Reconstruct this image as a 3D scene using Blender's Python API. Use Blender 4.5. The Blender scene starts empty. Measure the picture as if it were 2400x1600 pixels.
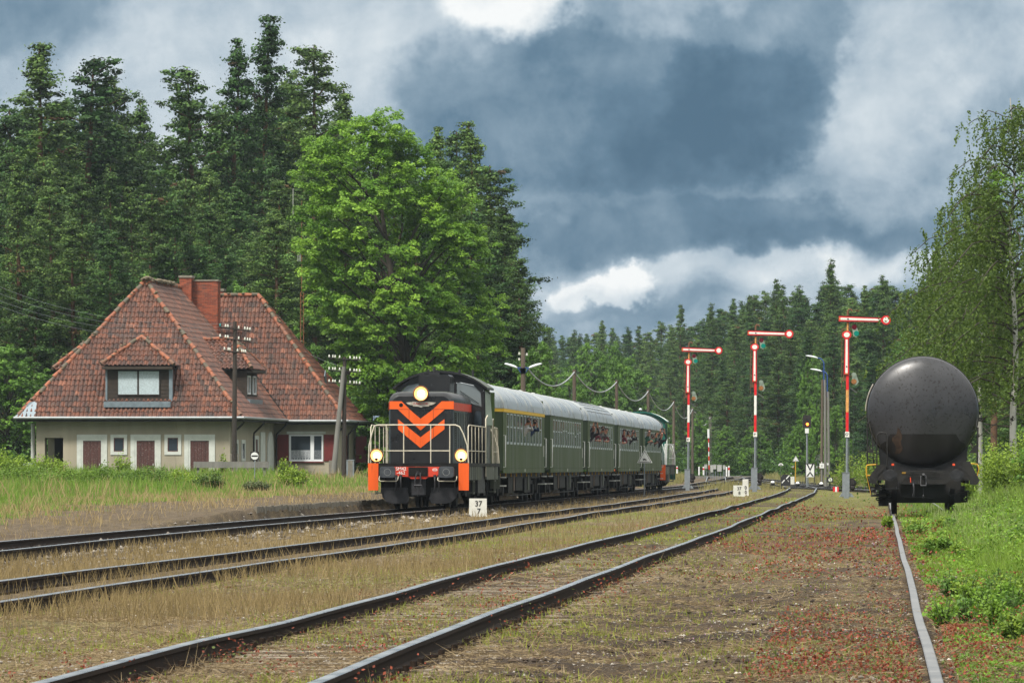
import bpy, bmesh, math, random
import numpy as np
from mathutils import Vector, Matrix
R = math.radians
C = bpy.context.scene.collection
S = bpy.context.scene
random.seed(7); rng = np.random.default_rng(7)
F = 13600.0          # focal length in pixels of the 2400 px wide photograph
HC = 1.25            # camera height above the rails
PITCH = math.atan(294/F)
# ---------------------------------------------------------------- camera
cam = bpy.data.cameras.new('camera'); co = bpy.data.objects.new('camera', cam); C.objects.link(co)
cam.sensor_width = 36; cam.lens = 36*F/2400; cam.clip_start = 1; cam.clip_end = 9000
co.location = (0, 0, HC); co.rotation_euler = (R(90)+PITCH, 0, 0)
cam.dof.use_dof = True; cam.dof.focus_distance = 165; cam.dof.aperture_fstop = 36
S.camera = co
S.view_settings.view_transform = 'Standard'; S.view_settings.look = 'None'
S.view_settings.exposure = 0.6; S.view_settings.gamma = 1
S.cycles.volume_step_rate = 6; S.cycles.volume_bounces = 0; S.cycles.volume_max_steps = 32
S.cycles.max_bounces = 6; S.cycles.diffuse_bounces = 3; S.cycles.transparent_max_bounces = 8
SUN_EL, SUN_AZ = 52, 215     # azimuth clockwise from +Y
# ---------------------------------------------------------------- sun
sd = bpy.data.lights.new('sun', 'SUN'); sd.energy = 3.0; sd.angle = R(10); sd.color = (1, .95, .86)
so = bpy.data.objects.new('sun', sd); C.objects.link(so)
a = R(SUN_AZ); e = R(SUN_EL)
sv = Vector((math.sin(a)*math.cos(e), math.cos(a)*math.cos(e), math.sin(e)))
so.rotation_euler = sv.to_track_quat('Z', 'Y').to_euler(); so.location = (0, 0, 60)
# ---------------------------------------------------------------- node helper
class NT:
    def __init__(s, nt): s.nt = nt; s.n = nt.nodes; s.l = nt.links
    def new(s, t, **k):
        n = s.n.new(t)
        for a_, v in k.items(): setattr(n, a_, v)
        return n
    def put(s, sock, v):
        if isinstance(v, bpy.types.NodeSocket): s.l.new(v, sock)
        elif v is not None: sock.default_value = v
    def m(s, op, a=None, b=None, c=None, clamp=False):
        n = s.n.new('ShaderNodeMath'); n.operation = op; n.use_clamp = clamp
        for i, v in enumerate((a, b, c)): s.put(n.inputs[i], v)
        return n.outputs[0]
    def noise(s, vec, scale, detail=4, rough=.55, dist=0):
        n = s.n.new('ShaderNodeTexNoise'); s.put(n.inputs['Vector'], vec)
        n.inputs['Scale'].default_value = scale; n.inputs['Detail'].default_value = detail
        n.inputs['Roughness'].default_value = rough; n.inputs['Distortion'].default_value = dist
        return n
    def ramp(s, fac, stops, interp='LINEAR'):
        n = s.n.new('ShaderNodeValToRGB'); s.put(n.inputs[0], fac); cr = n.color_ramp; cr.interpolation = interp
        while len(cr.elements) < len(stops): cr.elements.new(.5)
        for el, (p, c) in zip(cr.elements, stops): el.position = p; el.color = (*c, 1) if len(c) == 3 else c
        return n.outputs[0]
    def mix(s, f, a, b, mode='MIX'):
        n = s.n.new('ShaderNodeMix'); n.data_type = 'RGBA'; n.blend_type = mode
        s.put(n.inputs[0], f); s.put(n.inputs[6], (*a, 1) if isinstance(a, tuple) and len(a) == 3 else a)
        s.put(n.inputs[7], (*b, 1) if isinstance(b, tuple) and len(b) == 3 else b)
        return n.outputs[2]
    def mapr(s, v, a, b, c=0., d=1., smooth=True):
        n = s.n.new('ShaderNodeMapRange'); n.interpolation_type = 'SMOOTHSTEP' if smooth else 'LINEAR'
        s.put(n.inputs[0], v)
        for i, q in enumerate((a, b, c, d)): n.inputs[i+1].default_value = q
        return n.outputs[0]
# ---------------------------------------------------------------- world: overcast sky with real cloud shapes by direction
W = bpy.data.worlds.new('World'); S.world = W; W.use_nodes = True
t = NT(W.node_tree); t.n.clear()
tc = t.new('ShaderNodeTexCoord'); sp = t.new('ShaderNodeSeparateXYZ'); t.l.new(tc.outputs['Generated'], sp.inputs[0])
az = t.m('ARCTAN2', sp.outputs[0], sp.outputs[1]); el = t.m('ARCSINE', sp.outputs[2])
kx = t.m('MULTIPLY_ADD', az, 13.6, 1.2)                   # thousandths of the photo's pixels
ky = t.m('MULTIPLY_ADD', el, -13.6, 1.094)
cb = t.new('ShaderNodeCombineXYZ'); t.l.new(kx, cb.inputs[0]); t.l.new(ky, cb.inputs[1])
w1 = t.noise(cb.outputs[0], 2.6, 6, .55); w2 = t.noise(cb.outputs[0], 9, 5, .6)
ws = t.new('ShaderNodeSeparateColor'); t.l.new(w1.outputs['Color'], ws.inputs[0])
ws2 = t.new('ShaderNodeSeparateColor'); t.l.new(w2.outputs['Color'], ws2.inputs[0])
wx = t.m('ADD', t.m('MULTIPLY_ADD', ws.outputs[0], .50, -.25), t.m('MULTIPLY_ADD', ws2.outputs[0], .17, -.085))
wy = t.m('ADD', t.m('MULTIPLY_ADD', ws.outputs[1], .30, -.15), t.m('MULTIPLY_ADD', ws2.outputs[1], .12, -.06))
X_ = t.m('ADD', kx, wx); Y_ = t.m('ADD', ky, wy)
def blob(cx, cy, rx, ry, amp, soft=.9, X=X_, Y=Y_):
    dx = t.m('MULTIPLY', t.m('SUBTRACT', X, cx), 1/rx); dy = t.m('MULTIPLY', t.m('SUBTRACT', Y, cy), 1/ry)
    d = t.m('SQRT', t.m('ADD', t.m('MULTIPLY', dx, dx), t.m('MULTIPLY', dy, dy)))
    return t.m('MULTIPLY', t.mapr(d, 1+soft/2, 1-soft/2), amp)
BL = [(.0,.02,.34,.14,-.18,1.2),(.55,.20,.48,.26,.20,1.2),(.25,.12,.2,.1,.06,1),(1.19,.03,.17,.07,.42,.8),(.95,.10,.20,.08,.12,1.2),
      (1.42,.25,.56,.19,-.24,.32),(1.80,.16,.22,.22,-.17,.35),(1.50,.42,.42,.20,-.16,1.),(1.62,.53,.46,.08,-.16,.35),(2.02,.56,.3,.05,-.13,.8),
      (1.30,.33,.12,.08,.16,1.2),(2.10,.20,.12,.20,.16,1.1),(2.30,.30,.1,.1,-.08,1),(2.33,.08,.2,.12,.12,1),(2.16,.40,.1,.08,-.08,1.2),(1.95,.46,.2,.10,.02,1.2),
      (1.75,.64,.56,.045,.22,1.2),(1.44,.665,.13,.05,.30,.4),(2.05,.62,.14,.045,.16,.8),(1.32,.72,.12,.03,.05,.8),(1.28,.62,.08,.03,-.10,.8),(1.45,.735,.3,.02,-.08,1)]
acc = None
for b_ in BL:
    v = blob(*b_); acc = v if acc is None else t.m('ADD', acc, v)
fine = t.noise(cb.outputs[0], 4.6, 12, .60, .15)
acc = t.m('ADD', acc, t.m('MULTIPLY_ADD', fine.outputs[0], .80, -.40))
acc = t.m('ADD', acc, .51)
sky = t.ramp(acc, [(0, (.068, .138, .212)), (.2, (.110, .195, .280)), (.40, (.21, .305, .39)), (.56, (.37, .46, .54)), (.78, (.58, .65, .70)), (1, (.86, .88, .88))])
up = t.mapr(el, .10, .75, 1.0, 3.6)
gr = t.mapr(el, -.02, .0)
skyc = t.mix(t.mapr(el, .10, .30), sky, (.42, .425, .41))
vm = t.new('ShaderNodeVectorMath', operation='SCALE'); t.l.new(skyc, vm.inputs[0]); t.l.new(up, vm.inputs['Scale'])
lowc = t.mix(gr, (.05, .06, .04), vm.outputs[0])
nish = t.new('ShaderNodeTexSky', sky_type='NISHITA', sun_disc=False); nish.sun_elevation = R(SUN_EL); nish.sun_rotation = R(SUN_AZ)
nish.dust_density = 4
b1 = t.new('ShaderNodeBackground'); t.l.new(nish.outputs[0], b1.inputs[0]); b1.inputs[1].default_value = .05*.05
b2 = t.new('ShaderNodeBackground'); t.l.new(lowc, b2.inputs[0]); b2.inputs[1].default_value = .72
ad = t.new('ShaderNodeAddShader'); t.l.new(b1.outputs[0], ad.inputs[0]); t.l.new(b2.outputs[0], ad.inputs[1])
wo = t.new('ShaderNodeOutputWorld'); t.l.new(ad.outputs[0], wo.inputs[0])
W.cycles.sampling_method = 'MANUAL'; W.cycles.sample_map_resolution = 512
# ---------------------------------------------------------------- pixel helper: the world point at distance Y seen at pixel (px, py)
def at(px, py, Y):
    a_ = (px-1200)/F; b_ = (800-py)/F
    dy = math.cos(PITCH)-b_*math.sin(PITCH); dz = math.sin(PITCH)+b_*math.cos(PITCH)
    k = Y/dy
    return Vector((a_*k, Y, HC+dz*k))
# ---------------------------------------------------------------- materials
MATS = {}
def mat(name, col, rough=.7, metal=0., var=.25, scale=3., bump=0., bscale=20., spec=.4, dirt=None, streak=False, coat=0, spots=None):
    m = bpy.data.materials.new(name); m.use_nodes = True; q = NT(m.node_tree); b = q.n['Principled BSDF']
    tcn = q.new('ShaderNodeTexCoord'); ob = tcn.outputs['Object']
    vec = ob
    if streak:
        mp = q.new('ShaderNodeMapping'); q.l.new(ob, mp.inputs[0]); mp.inputs['Scale'].default_value = (1, 1, .12); vec = mp.outputs[0]
    n = q.noise(vec, scale, 6, .6)
    lo = tuple(c*(1-var) for c in col); hi = tuple(min(1, c*(1+var)) for c in col)
    c = q.ramp(n.outputs[0], [(.3, lo), (.7, hi)])
    if dirt:
        n2 = q.noise(vec, scale*2.3, 5, .7)
        f = q.mapr(n2.outputs[0], dirt[1], dirt[1]+.14); c = q.mix(f, c, tuple(dirt[0]))
    if spots:
        n3 = q.noise(ob, spots[1], 4, .7); f = q.mapr(n3.outputs[0], spots[2], spots[2]+.05); c = q.mix(f, c, tuple(spots[0]))
    q.l.new(c, b.inputs['Base Color'])
    b.inputs['Metallic'].default_value = metal; b.inputs['Specular IOR Level'].default_value = spec
    b.inputs['Coat Weight'].default_value = coat; b.inputs['Coat Roughness'].default_value = .15
    rn = q.mapr(n.outputs[0], .3, .7, max(0, rough-.08), min(1, rough+.08)); q.l.new(rn, b.inputs['Roughness'])
    if bump:
        n4 = q.noise(vec, bscale, 5, .6); bp = q.new('ShaderNodeBump'); bp.inputs['Strength'].default_value = bump
        bp.inputs['Distance'].default_value = .02; q.l.new(n4.outputs[0], bp.inputs['Height']); q.l.new(bp.outputs[0], b.inputs['Normal'])
    MATS[name] = m; return m
def glow(name, col, strength):
    m = bpy.data.materials.new(name); m.use_nodes = True; b = m.node_tree.nodes['Principled BSDF']
    b.inputs['Base Color'].default_value = (*col, 1); b.inputs['Emission Color'].default_value = (*col, 1); b.inputs['Emission Strength'].default_value = strength
    MATS[name] = m; return m
def attrmat(name, rough=.6, trans=.3, spec=.3, bump=0):
    m = bpy.data.materials.new(name); m.use_nodes = True; q = NT(m.node_tree); b = q.n['Principled BSDF']
    at_ = q.new('ShaderNodeAttribute', attribute_name='col'); q.l.new(at_.outputs['Color'], b.inputs['Base Color'])
    csock = at_.outputs['Color']
    if name in ('leaf', 'needle'):
        oi = q.new('ShaderNodeObjectInfo'); tint = q.ramp(oi.outputs['Random'], [(0, (.55, .70, .62)), (.35, (.90, .98, .80)), (.7, (1.2, 1.12, .9)), (1, (1.65, 1.52, 1.15))]) if name == 'needle' else q.ramp(oi.outputs['Random'], [(0, (.92, .95, .9)), (1, (1.06, 1.05, 1.0))])
        csock = q.mix(1.0, csock, tint, 'MULTIPLY'); q.l.new(csock, b.inputs['Base Color'])
    b.inputs['Roughness'].default_value = rough; b.inputs['Specular IOR Level'].default_value = spec
    if trans:
        tr = q.new('ShaderNodeBsdfTranslucent'); q.l.new(csock, tr.inputs[0])
        mx = q.new('ShaderNodeMixShader'); mx.inputs[0].default_value = trans
        q.l.new(b.outputs[0], mx.inputs[1]); q.l.new(tr.outputs[0], mx.inputs[2]); q.l.new(mx.outputs[0], q.n['Material Output'].inputs[0])
    MATS[name] = m; return m
def islandmat(name, stops, rough=.7, var=.35, scale=4, spots=None, bump=.0):
    m = bpy.data.materials.new(name); m.use_nodes = True; q = NT(m.node_tree); b = q.n['Principled BSDF']
    g = q.new('ShaderNodeNewGeometry'); c = q.ramp(g.outputs['Random Per Island'], stops)
    tcn = q.new('ShaderNodeTexCoord'); n = q.noise(tcn.outputs['Object'], scale, 6, .65)
    c = q.mix(q.mapr(n.outputs[0], .35, .7, 0, var*1.6), c, (.035, .028, .024))
    n2 = q.noise(tcn.outputs['Object'], .7, 4, .6)
    c = q.mix(q.mapr(n2.outputs[0], .5, .75, 0, .45), c, (.10, .075, .06))
    if spots:
        n3 = q.noise(tcn.outputs['Object'], spots[1], 5, .7); c = q.mix(q.mapr(n3.outputs[0], spots[2], spots[2]+.06), c, tuple(spots[0]))
    q.l.new(c, b.inputs['Base Color']); b.inputs['Roughness'].default_value = rough
    MATS[name] = m; return m
def glassmat(name, col, rough=.06, spec=.8, alpha=1, coat=.6):
    m = bpy.data.materials.new(name); m.use_nodes = True; b = m.node_tree.nodes['Principled BSDF']
    b.inputs['Base Color'].default_value = (*col, 1); b.inputs['Roughness'].default_value = rough; b.inputs['Specular IOR Level'].default_value = spec
    b.inputs['Coat Weight'].default_value = coat; b.inputs['Alpha'].default_value = alpha
    MATS[name] = m; return m
mat('rail_side', (.030, .021, .016), .85, 0, .5, 9, .3, spec=.12, dirt=((.09, .05, .03), .62))
mat('rail_head', (.36, .38, .40), .30, .95, .12, 2)
mat('rail_head_dull', (.27, .265, .26), .42, .8, .3, 3, dirt=((.25, .12, .06), .62))
mat('sleeper_wood', (.055, .040, .030), .85, 0, .4, 5, .4)
mat('sleeper_concrete', (.22, .18, .13), .85, 0, .3, 5, .3, dirt=((.07, .05, .035), .5))
mat('loco_black', (.010, .010, .011), .34, 0, .4, 1.6, .15, 8, .5, dirt=((.055, .058, .065), .58), coat=.15)
mat('loco_grey', (.070, .080, .060), .55, 0, .25, 3, .2, dirt=((.04, .035, .03), .6), streak=True)
mat('loco_orange', (.74, .105, .012), .40, 0, .14, 2, 0, dirt=((.36, .06, .02), .60), coat=.1, streak=True)
mat('loco_red', (.52, .045, .02), .45, 0, .2, 4, 0, dirt=((.12, .03, .02), .6))
mat('loco_teal', (.010, .10, .075), .35, 0, .2, 2, 0, coat=.2)
mat('rail_cream', (.50, .46, .36), .5, 0, .15, 8, 0, dirt=((.18, .13, .08), .62))
mat('rail_white', (.62, .63, .61), .5, 0, .12, 8)
mat('black_iron', (.007, .0065, .006), .6, 0, .5, 5, .3, 12, spec=.22, dirt=((.05, .04, .032), .67))
mat('dark_iron', (.024, .024, .027), .5, .2, .4, 6, .2, dirt=((.10, .07, .05), .66))
mat('buffer_iron', (.065, .072, .082), .45, .4, .35, 7)
mat('rust', (.20, .085, .035), .8, 0, .45, 5, .3)
mat('coach_green', (.042, .064, .016), .5, 0, .28, 1.2, 0, spec=.28, dirt=((.078, .098, .040), .58), streak=True)
mat('coach_dark_green', (.018, .034, .008), .6, 0, .4, 2, 0, spec=.2, streak=True)
mat('coach_roof', (.37, .40, .42), .32, .2, .16, 1.0, 0, dirt=((.23, .25, .26), .58))
mat('window_silver', (.52, .56, .60), .35, .5, .15, 4)
mat('yellow', (.68, .42, .02), .5, 0, .15, 3, dirt=((.3, .18, .03), .66))
mat('yellow_dull', (.50, .28, .02), .55, 0, .2, 3)
mat('light_grey', (.42, .43, .40), .6, 0, .15, 5)
glassmat('glass_dark', (.030, .040, .050), .10, .35, coat=0)
glassmat('glass_bright', (.22, .26, .29), .08)
glassmat('glass_clear', (.10, .12, .13), .04, .6, .45)
mat('tank', (.040, .040, .044), .34, .25, .25, 1.0, .03, 30, .55, dirt=((.020, .018, .018), .56), spots=((.018, .016, .016), 13, .56))
mat('tank_tar', (.012, .011, .011), .38, .1, .5, 2, .1, 20, streak=True, dirt=((.06, .032, .015), .66))
mat('tank_iron', (.016, .015, .014), .6, .2, .5, 6, .2, dirt=((.075, .055, .045), .63))
mat('tank_stain', (.034, .019, .011), .6, 0, .5, 9)
mat('plaster', (.33, .295, .225), .9, 0, .16, 1.1, .25, 40, .2, dirt=((.16, .145, .12), .60), streak=True)
mat('white_trim', (.52, .54, .50), .8, 0, .12, 3, .1, spec=.2, dirt=((.36, .36, .33), .64))
mat('white_new', (.72, .74, .76), .4, 0, .05, 3)
mat('door_red', (.075, .030, .026), .7, 0, .3, 5, .2, streak=True, spots=((.25, .22, .2), 22, .60))
mat('shutter_red', (.125, .016, .014), .6, 0, .25, 5)
mat('old_board', (.040, .030, .023), .85, 0, .45, 6, .5, 25)
mat('lead', (.17, .21, .24), .5, .3, .25, 4)
mat('gutter', (.30, .32, .33), .45, .3, .2, 4)
mat('soffit', (.030, .027, .025), .8, 0, .3, 4)
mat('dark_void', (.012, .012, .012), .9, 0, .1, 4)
mat('curtain', (.42, .44, .46), .9, 0, .4, 14)
mat('frosted', (.40, .47, .50), .4, 0, .22, 16)
mat('ridge_moss', (.14, .115, .075), .95, 0, .4, 9, .4)
mat('chimney_cap', (.20, .18, .14), .9, 0, .3, 6)
islandmat('tiles', [(0, (.060, .032, .025)), (.15, (.100, .042, .029)), (.5, (.155, .056, .032)), (.85, (.195, .068, .036)), (.96, (.21, .080, .045)), (1, (.30, .12, .07))], .55, .5, 3.5, ((.34, .32, .28), 5, .68))
islandmat('ridge_tiles', [(0, (.36, .12, .055)), (.5, (.28, .09, .045)), (.65, (.13, .105, .07)), (1, (.10, .085, .055))], .75, .3, 5)
mat('wood_pole', (.040, .032, .026), .85, 0, .35, 4, .4, 30, streak=True)
mat('grey_pole', (.17, .165, .15), .85, 0, .25, 4, .3, 30, streak=True)
mat('brown_pole', (.105, .080, .060), .9, 0, .3, 4, .3, 30, streak=True)
mat('concrete', (.17, .155, .13), .9, 0, .25, 5, .3, 30)
mat('concrete_wall', (.17, .15, .115), .9, 0, .35, 3, .4, 14, streak=True, dirt=((.05, .045, .035), .55))
mat('porcelain', (.62, .62, .55), .3, 0, .15, 20)
mat('teal_glass', (.02, .22, .22), .3, 0, .1, 20)
mat('sig_red', (.62, .018, .022), .42, 0, .12, 5)
mat('sig_orange_red', (.68, .07, .02), .5, 0, .2, 7)
mat('sig_white', (.74, .73, .68), .5, 0, .1, 6, dirt=((.5, .38, .22), .70))
mat('sig_rusty', (.62, .30, .09), .7, 0, .25, 9, spots=((.3, .08, .02), 20, .58))
mat('sig_brown', (.15, .075, .04), .8, 0, .3, 9)
mat('sig_black', (.02, .016, .015), .6, 0, .3, 9)
mat('sig_grey', (.21, .235, .255), .5, .2, .15, 5)
mat('lens_red', (.10, .005, .015), .2, 0, .1, 5); mat('lens_green', (.005, .20, .15), .2, 0, .1, 5); mat('lens_amber', (.28, .12, .04), .4, 0, .3, 9)
mat('lens_plate', (.22, .27, .22), .5, 0, .2, 9)
mat('text_black', (.02, .02, .022), .6, 0, .1, 5); mat('text_white', (.75, .75, .72), .6, 0, .1, 5)
mat('stone_white', (.60, .60, .55), .85, 0, .1, 6, .2, dirt=((.33, .32, .27), .60), spots=((.05, .045, .04), 9, .66))
mat('sign_white', (.70, .71, .70), .5, 0, .08, 6)
mat('lamp_white', (.62, .66, .68), .35, 0, .08, 6); mat('lamp_blue', (.02, .06, .22), .5, 0, .1, 6)
mat('cabinet', (.36, .37, .35), .6, 0, .15, 6); mat('cable_white', (.30, .32, .32), .5, 0, .1, 5); mat('wire', (.10, .10, .10), .6, .4, .1, 5)
mat('brass', (.55, .50, .42), .4, .6, .2, 8)
mat('bark_pine', (.115, .066, .042), .95, 0, .4, 2.5, .5, 8, .1, dirt=((.06, .045, .035), .55))
mat('bark_grey', (.060, .052, .042), .95, 0, .35, 3, .5, 8, .1)
mat('bark_birch', (.42, .41, .38), .8, 0, .2, 2, .2, 10, .2, spots=((.02, .018, .016), 2.6, .55))
mat('skin', (.42, .20, .14), .6, 0, .08, 5); mat('hair', (.03, .02, .015), .8, 0, .2, 9)
mat('cloth_dark', (.022, .022, .028), .85, 0, .2, 9); mat('cloth_green', (.02, .075, .045), .85, 0, .2, 9); mat('cloth_white', (.45, .45, .44), .85, 0, .1, 9)
mat('cloth_grey', (.13, .13, .14), .85, 0, .1, 9); mat('cloth_maroon', (.11, .02, .03), .85, 0, .1, 9); mat('cloth_navy', (.02, .04, .10), .85, 0, .1, 9)
mat('plank', (.16, .08, .03), .9, 0, .3, 9, .3)
attrmat('leaf', .55, .35, .3); attrmat('needle', .6, .22, .2); attrmat('grassblade', .7, .3, .15); attrmat('pebble', .8, 0, .3)
glow('lamp_hot', (1, .52, .14), 1.6); glow('lamp_core', (1, .82, .5), 7); glow('amber_lit', (1, .16, .02), 5)
# ---------------------------------------------------------------- mesh builder
class MB:
    def __init__(s): s.v = []; s.f = []; s.mi = []; s.mats = []; s.cur = 0; s.sm = []
    def use(s, name):
        if name not in s.mats: s.mats.append(name)
        s.cur = s.mats.index(name); return s
    def add(s, vs, fs, smooth=False):
        o = len(s.v); s.v += [tuple(v) for v in vs]
        for f in fs: s.f.append(tuple(i+o for i in f)); s.mi.append(s.cur); s.sm.append(smooth)
        return s
    def box(s, cx, cy, cz, sx, sy, sz, M=None, taper=1., bev=0):
        hx, hy, hz = sx/2, sy/2, sz/2
        if bev:
            pts = []
            b = min(bev, hx*.49, hz*.49)
            prof = [(-hx+b, -hz), (hx-b, -hz), (hx, -hz+b), (hx, hz-b), (hx-b, hz), (-hx+b, hz), (-hx, hz-b), (-hx, -hz+b)]
            vs = [(x, -hy, z) for x, z in prof]+[(x, hy, z) for x, z in prof]
            fs = [tuple(range(8)), tuple(range(15, 7, -1))]+[(i, i+8, (i+1) % 8+8, (i+1) % 8) for i in range(8)]
        else:
            vs = [(-hx, -hy, -hz), (hx, -hy, -hz), (hx, hy, -hz), (-hx, hy, -hz), (-hx*taper, -hy*taper, hz), (hx*taper, -hy*taper, hz), (hx*taper, hy*taper, hz), (-hx*taper, hy*taper, hz)]
            fs = [(0, 3, 2, 1), (4, 5, 6, 7), (0, 1, 5, 4), (1, 2, 6, 5), (2, 3, 7, 6), (3, 0, 4, 7)]
        if M is not None: vs = [M @ Vector(v) for v in vs]
        return s.add([(v[0]+cx, v[1]+cy, v[2]+cz) for v in vs], fs)
    def b2(s, x0, x1, y0, y1, z0, z1): return s.box((x0+x1)/2, (y0+y1)/2, (z0+z1)/2, x1-x0, y1-y0, z1-z0)
    def tube(s, pts, r, n=8, cap=True, smooth=True, closed=False):
        pts = [Vector(p) for p in pts]; m = len(pts); rs = r if isinstance(r, (list, tuple)) else [r]*m
        vs = []; up = Vector((0, 0, 1)); pu = None
        for i, p in enumerate(pts):
            if closed: d = pts[(i+1) % m]-pts[i-1]
            else: d = (pts[min(i+1, m-1)]-pts[max(i-1, 0)])
            if d.length < 1e-9: d = Vector((0, 0, 1))
            d.normalize()
            if pu is None: pu = up if abs(d.z) < .9 else Vector((1, 0, 0))
            u = (pu-d*pu.dot(d))
            if u.length < 1e-6: u = d.orthogonal()
            u.normalize(); w = d.cross(u); pu = u
            for k in range(n):
                a_ = 2*math.pi*k/n+math.pi/n; vs.append(p+(u*math.cos(a_)+w*math.sin(a_))*rs[i])
        fs = []
        for i in range(m if closed else m-1):
            j = (i+1) % m
            for k in range(n): fs.append((i*n+k, i*n+(k+1) % n, j*n+(k+1) % n, j*n+k))
        s.add(vs, fs, smooth)
        if cap and not closed: s.add(vs[:n], [tuple(range(n-1, -1, -1))]); s.add(vs[-n:], [tuple(range(n))])
        return s
    def rod(s, a_, b_, r, n=8, r2=None): return s.tube([a_, b_], [r, r if r2 is None else r2], n)
    def lathe(s, prof, c, axis='z', n=24, smooth=True):   # prof (radius, height)
        vs = []
        for r, h in prof:
            for k in range(n):
                a_ = 2*math.pi*k/n; x, y = r*math.cos(a_), r*math.sin(a_)
                vs.append({'z': (x, y, h), 'y': (x, h, y), 'x': (h, x, y)}[axis])
        fs = [(i*n+k, i*n+(k+1) % n, (i+1)*n+(k+1) % n, (i+1)*n+k) for i in range(len(prof)-1) for k in range(n)]
        return s.add([(v[0]+c[0], v[1]+c[1], v[2]+c[2]) for v in vs], fs, smooth)
    def prism(s, poly, y0, y1, plane='xz', smooth=False):
        n = len(poly)
        def P(a_, b_, h): return {'xz': (a_, h, b_), 'xy': (a_, b_, h), 'yz': (h, a_, b_)}[plane]
        vs = [P(a_, b_, y0) for a_, b_ in poly]+[P(a_, b_, y1) for a_, b_ in poly]
        s.add(vs, [tuple(range(n)), tuple(range(2*n-1, n-1, -1))])
        return s.add(vs, [(i, i+n, (i+1) % n+n, (i+1) % n) for i in range(n)], smooth)
    def disc(s, c, r, y0, y1, n=24, sz=1.): return s.prism([(c[0]+r*math.cos(2*math.pi*k/n), c[1]+sz*r*math.sin(2*math.pi*k/n)) for k in range(n)], y0, y1)
    def build(s, name, parent=None, mat=None, fixn=True):
        me = bpy.data.meshes.new(name); me.from_pydata(s.v, [], s.f)
        ms = s.mats or [mat]
        for m_ in ms: me.materials.append(MATS[m_])
        if len(ms) > 1: me.polygons.foreach_set('material_index', s.mi)
        me.polygons.foreach_set('use_smooth', s.sm)
        if fixn:
            bm = bmesh.new(); bm.from_mesh(me); bmesh.ops.recalc_face_normals(bm, faces=bm.faces); bm.to_mesh(me); bm.free()
        me.update()
        o = bpy.data.objects.new(name, me); C.objects.link(o)
        if parent is not None: o.parent = parent
        return o
def mb(m=None):
    b = MB()
    if m: b.use(m)
    return b
def tag(o, label=None, cat=None, group=None, kind=None):
    if label: o['label'] = label
    if cat: o['category'] = cat
    if group: o['group'] = group
    if kind: o['kind'] = kind
    return o
def thing(name, label, cat, loc=(0, 0, 0), rz=0, group=None):
    o = bpy.data.objects.new(name, None); C.objects.link(o); o.location = loc; o.rotation_euler = (0, 0, rz); o.empty_display_size = .3
    return tag(o, label, cat, group)
def dup(root, loc=None, rz=None, label=None, group=None, scale=None):
    r = root.copy(); C.objects.link(r)
    if loc is not None: r.location = loc
    if rz is not None: r.rotation_euler = (0, 0, rz)
    if scale is not None: r.scale = scale
    if label: r['label'] = label
    if group: r['group'] = group
    for ch in list(root.children):
        c_ = ch.copy(); C.objects.link(c_); c_.parent = r
        for g_ in list(ch.children):
            d_ = g_.copy(); C.objects.link(d_); d_.parent = c_
    return r
def npmesh(name, v, f, m, col=None, parent=None, smooth=False):
    me = bpy.data.meshes.new(name); v = np.ascontiguousarray(v, dtype=np.float32); f = np.ascontiguousarray(f, dtype=np.int32)
    k = f.shape[1]; me.vertices.add(len(v)); me.vertices.foreach_set('co', v.ravel())
    me.loops.add(f.size); me.loops.foreach_set('vertex_index', f.ravel())
    me.polygons.add(len(f)); me.polygons.foreach_set('loop_start', np.arange(0, f.size, k, dtype=np.int32))
    try: me.polygons.foreach_set('loop_total', np.full(len(f), k, dtype=np.int32))
    except Exception: pass
    me.polygons.foreach_set('use_smooth', np.full(len(f), smooth)); me.update(calc_edges=True)
    if col is not None:
        at_ = me.color_attributes.new('col', 'FLOAT_COLOR', 'POINT')
        c4 = np.ones((len(v), 4), dtype=np.float32); c4[:, :3] = col; at_.data.foreach_set('color', c4.ravel())
    me.materials.append(MATS[m] if isinstance(m, str) else m)
    o = bpy.data.objects.new(name, me); C.objects.link(o)
    if parent is not None: o.parent = parent
    return o
def text(s, size, m, M, parent, name='lettering', depth=.004, align='CENTER', sx=1., bold=0):
    cu = bpy.data.curves.new('t', 'FONT'); cu.body = s; cu.size = size; cu.align_x = align; cu.align_y = 'CENTER'; cu.extrude = depth; cu.space_line = .85; cu.offset = bold
    to = bpy.data.objects.new('t', cu); C.objects.link(to)
    dg = bpy.context.evaluated_depsgraph_get(); me = bpy.data.meshes.new_from_object(to.evaluated_get(dg)); me.name = name
    bpy.data.objects.remove(to); me.transform(Matrix.Diagonal((sx, 1, 1, 1))); me.transform(M)
    me.materials.clear(); me.materials.append(MATS[m]); o = bpy.data.objects.new(name, me); C.objects.link(o)
    if parent is not None: o.parent = parent
    return o
FACE = Matrix.Rotation(R(90), 4, 'X')      # text standing up, facing -Y
def TM(x, y, z, rot=None): return Matrix.Translation((x, y, z)) @ (rot if rot is not None else FACE)
SIDE = Matrix.Rotation(R(90), 4, 'Z') @ FACE      # text on a side that faces +X
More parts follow.
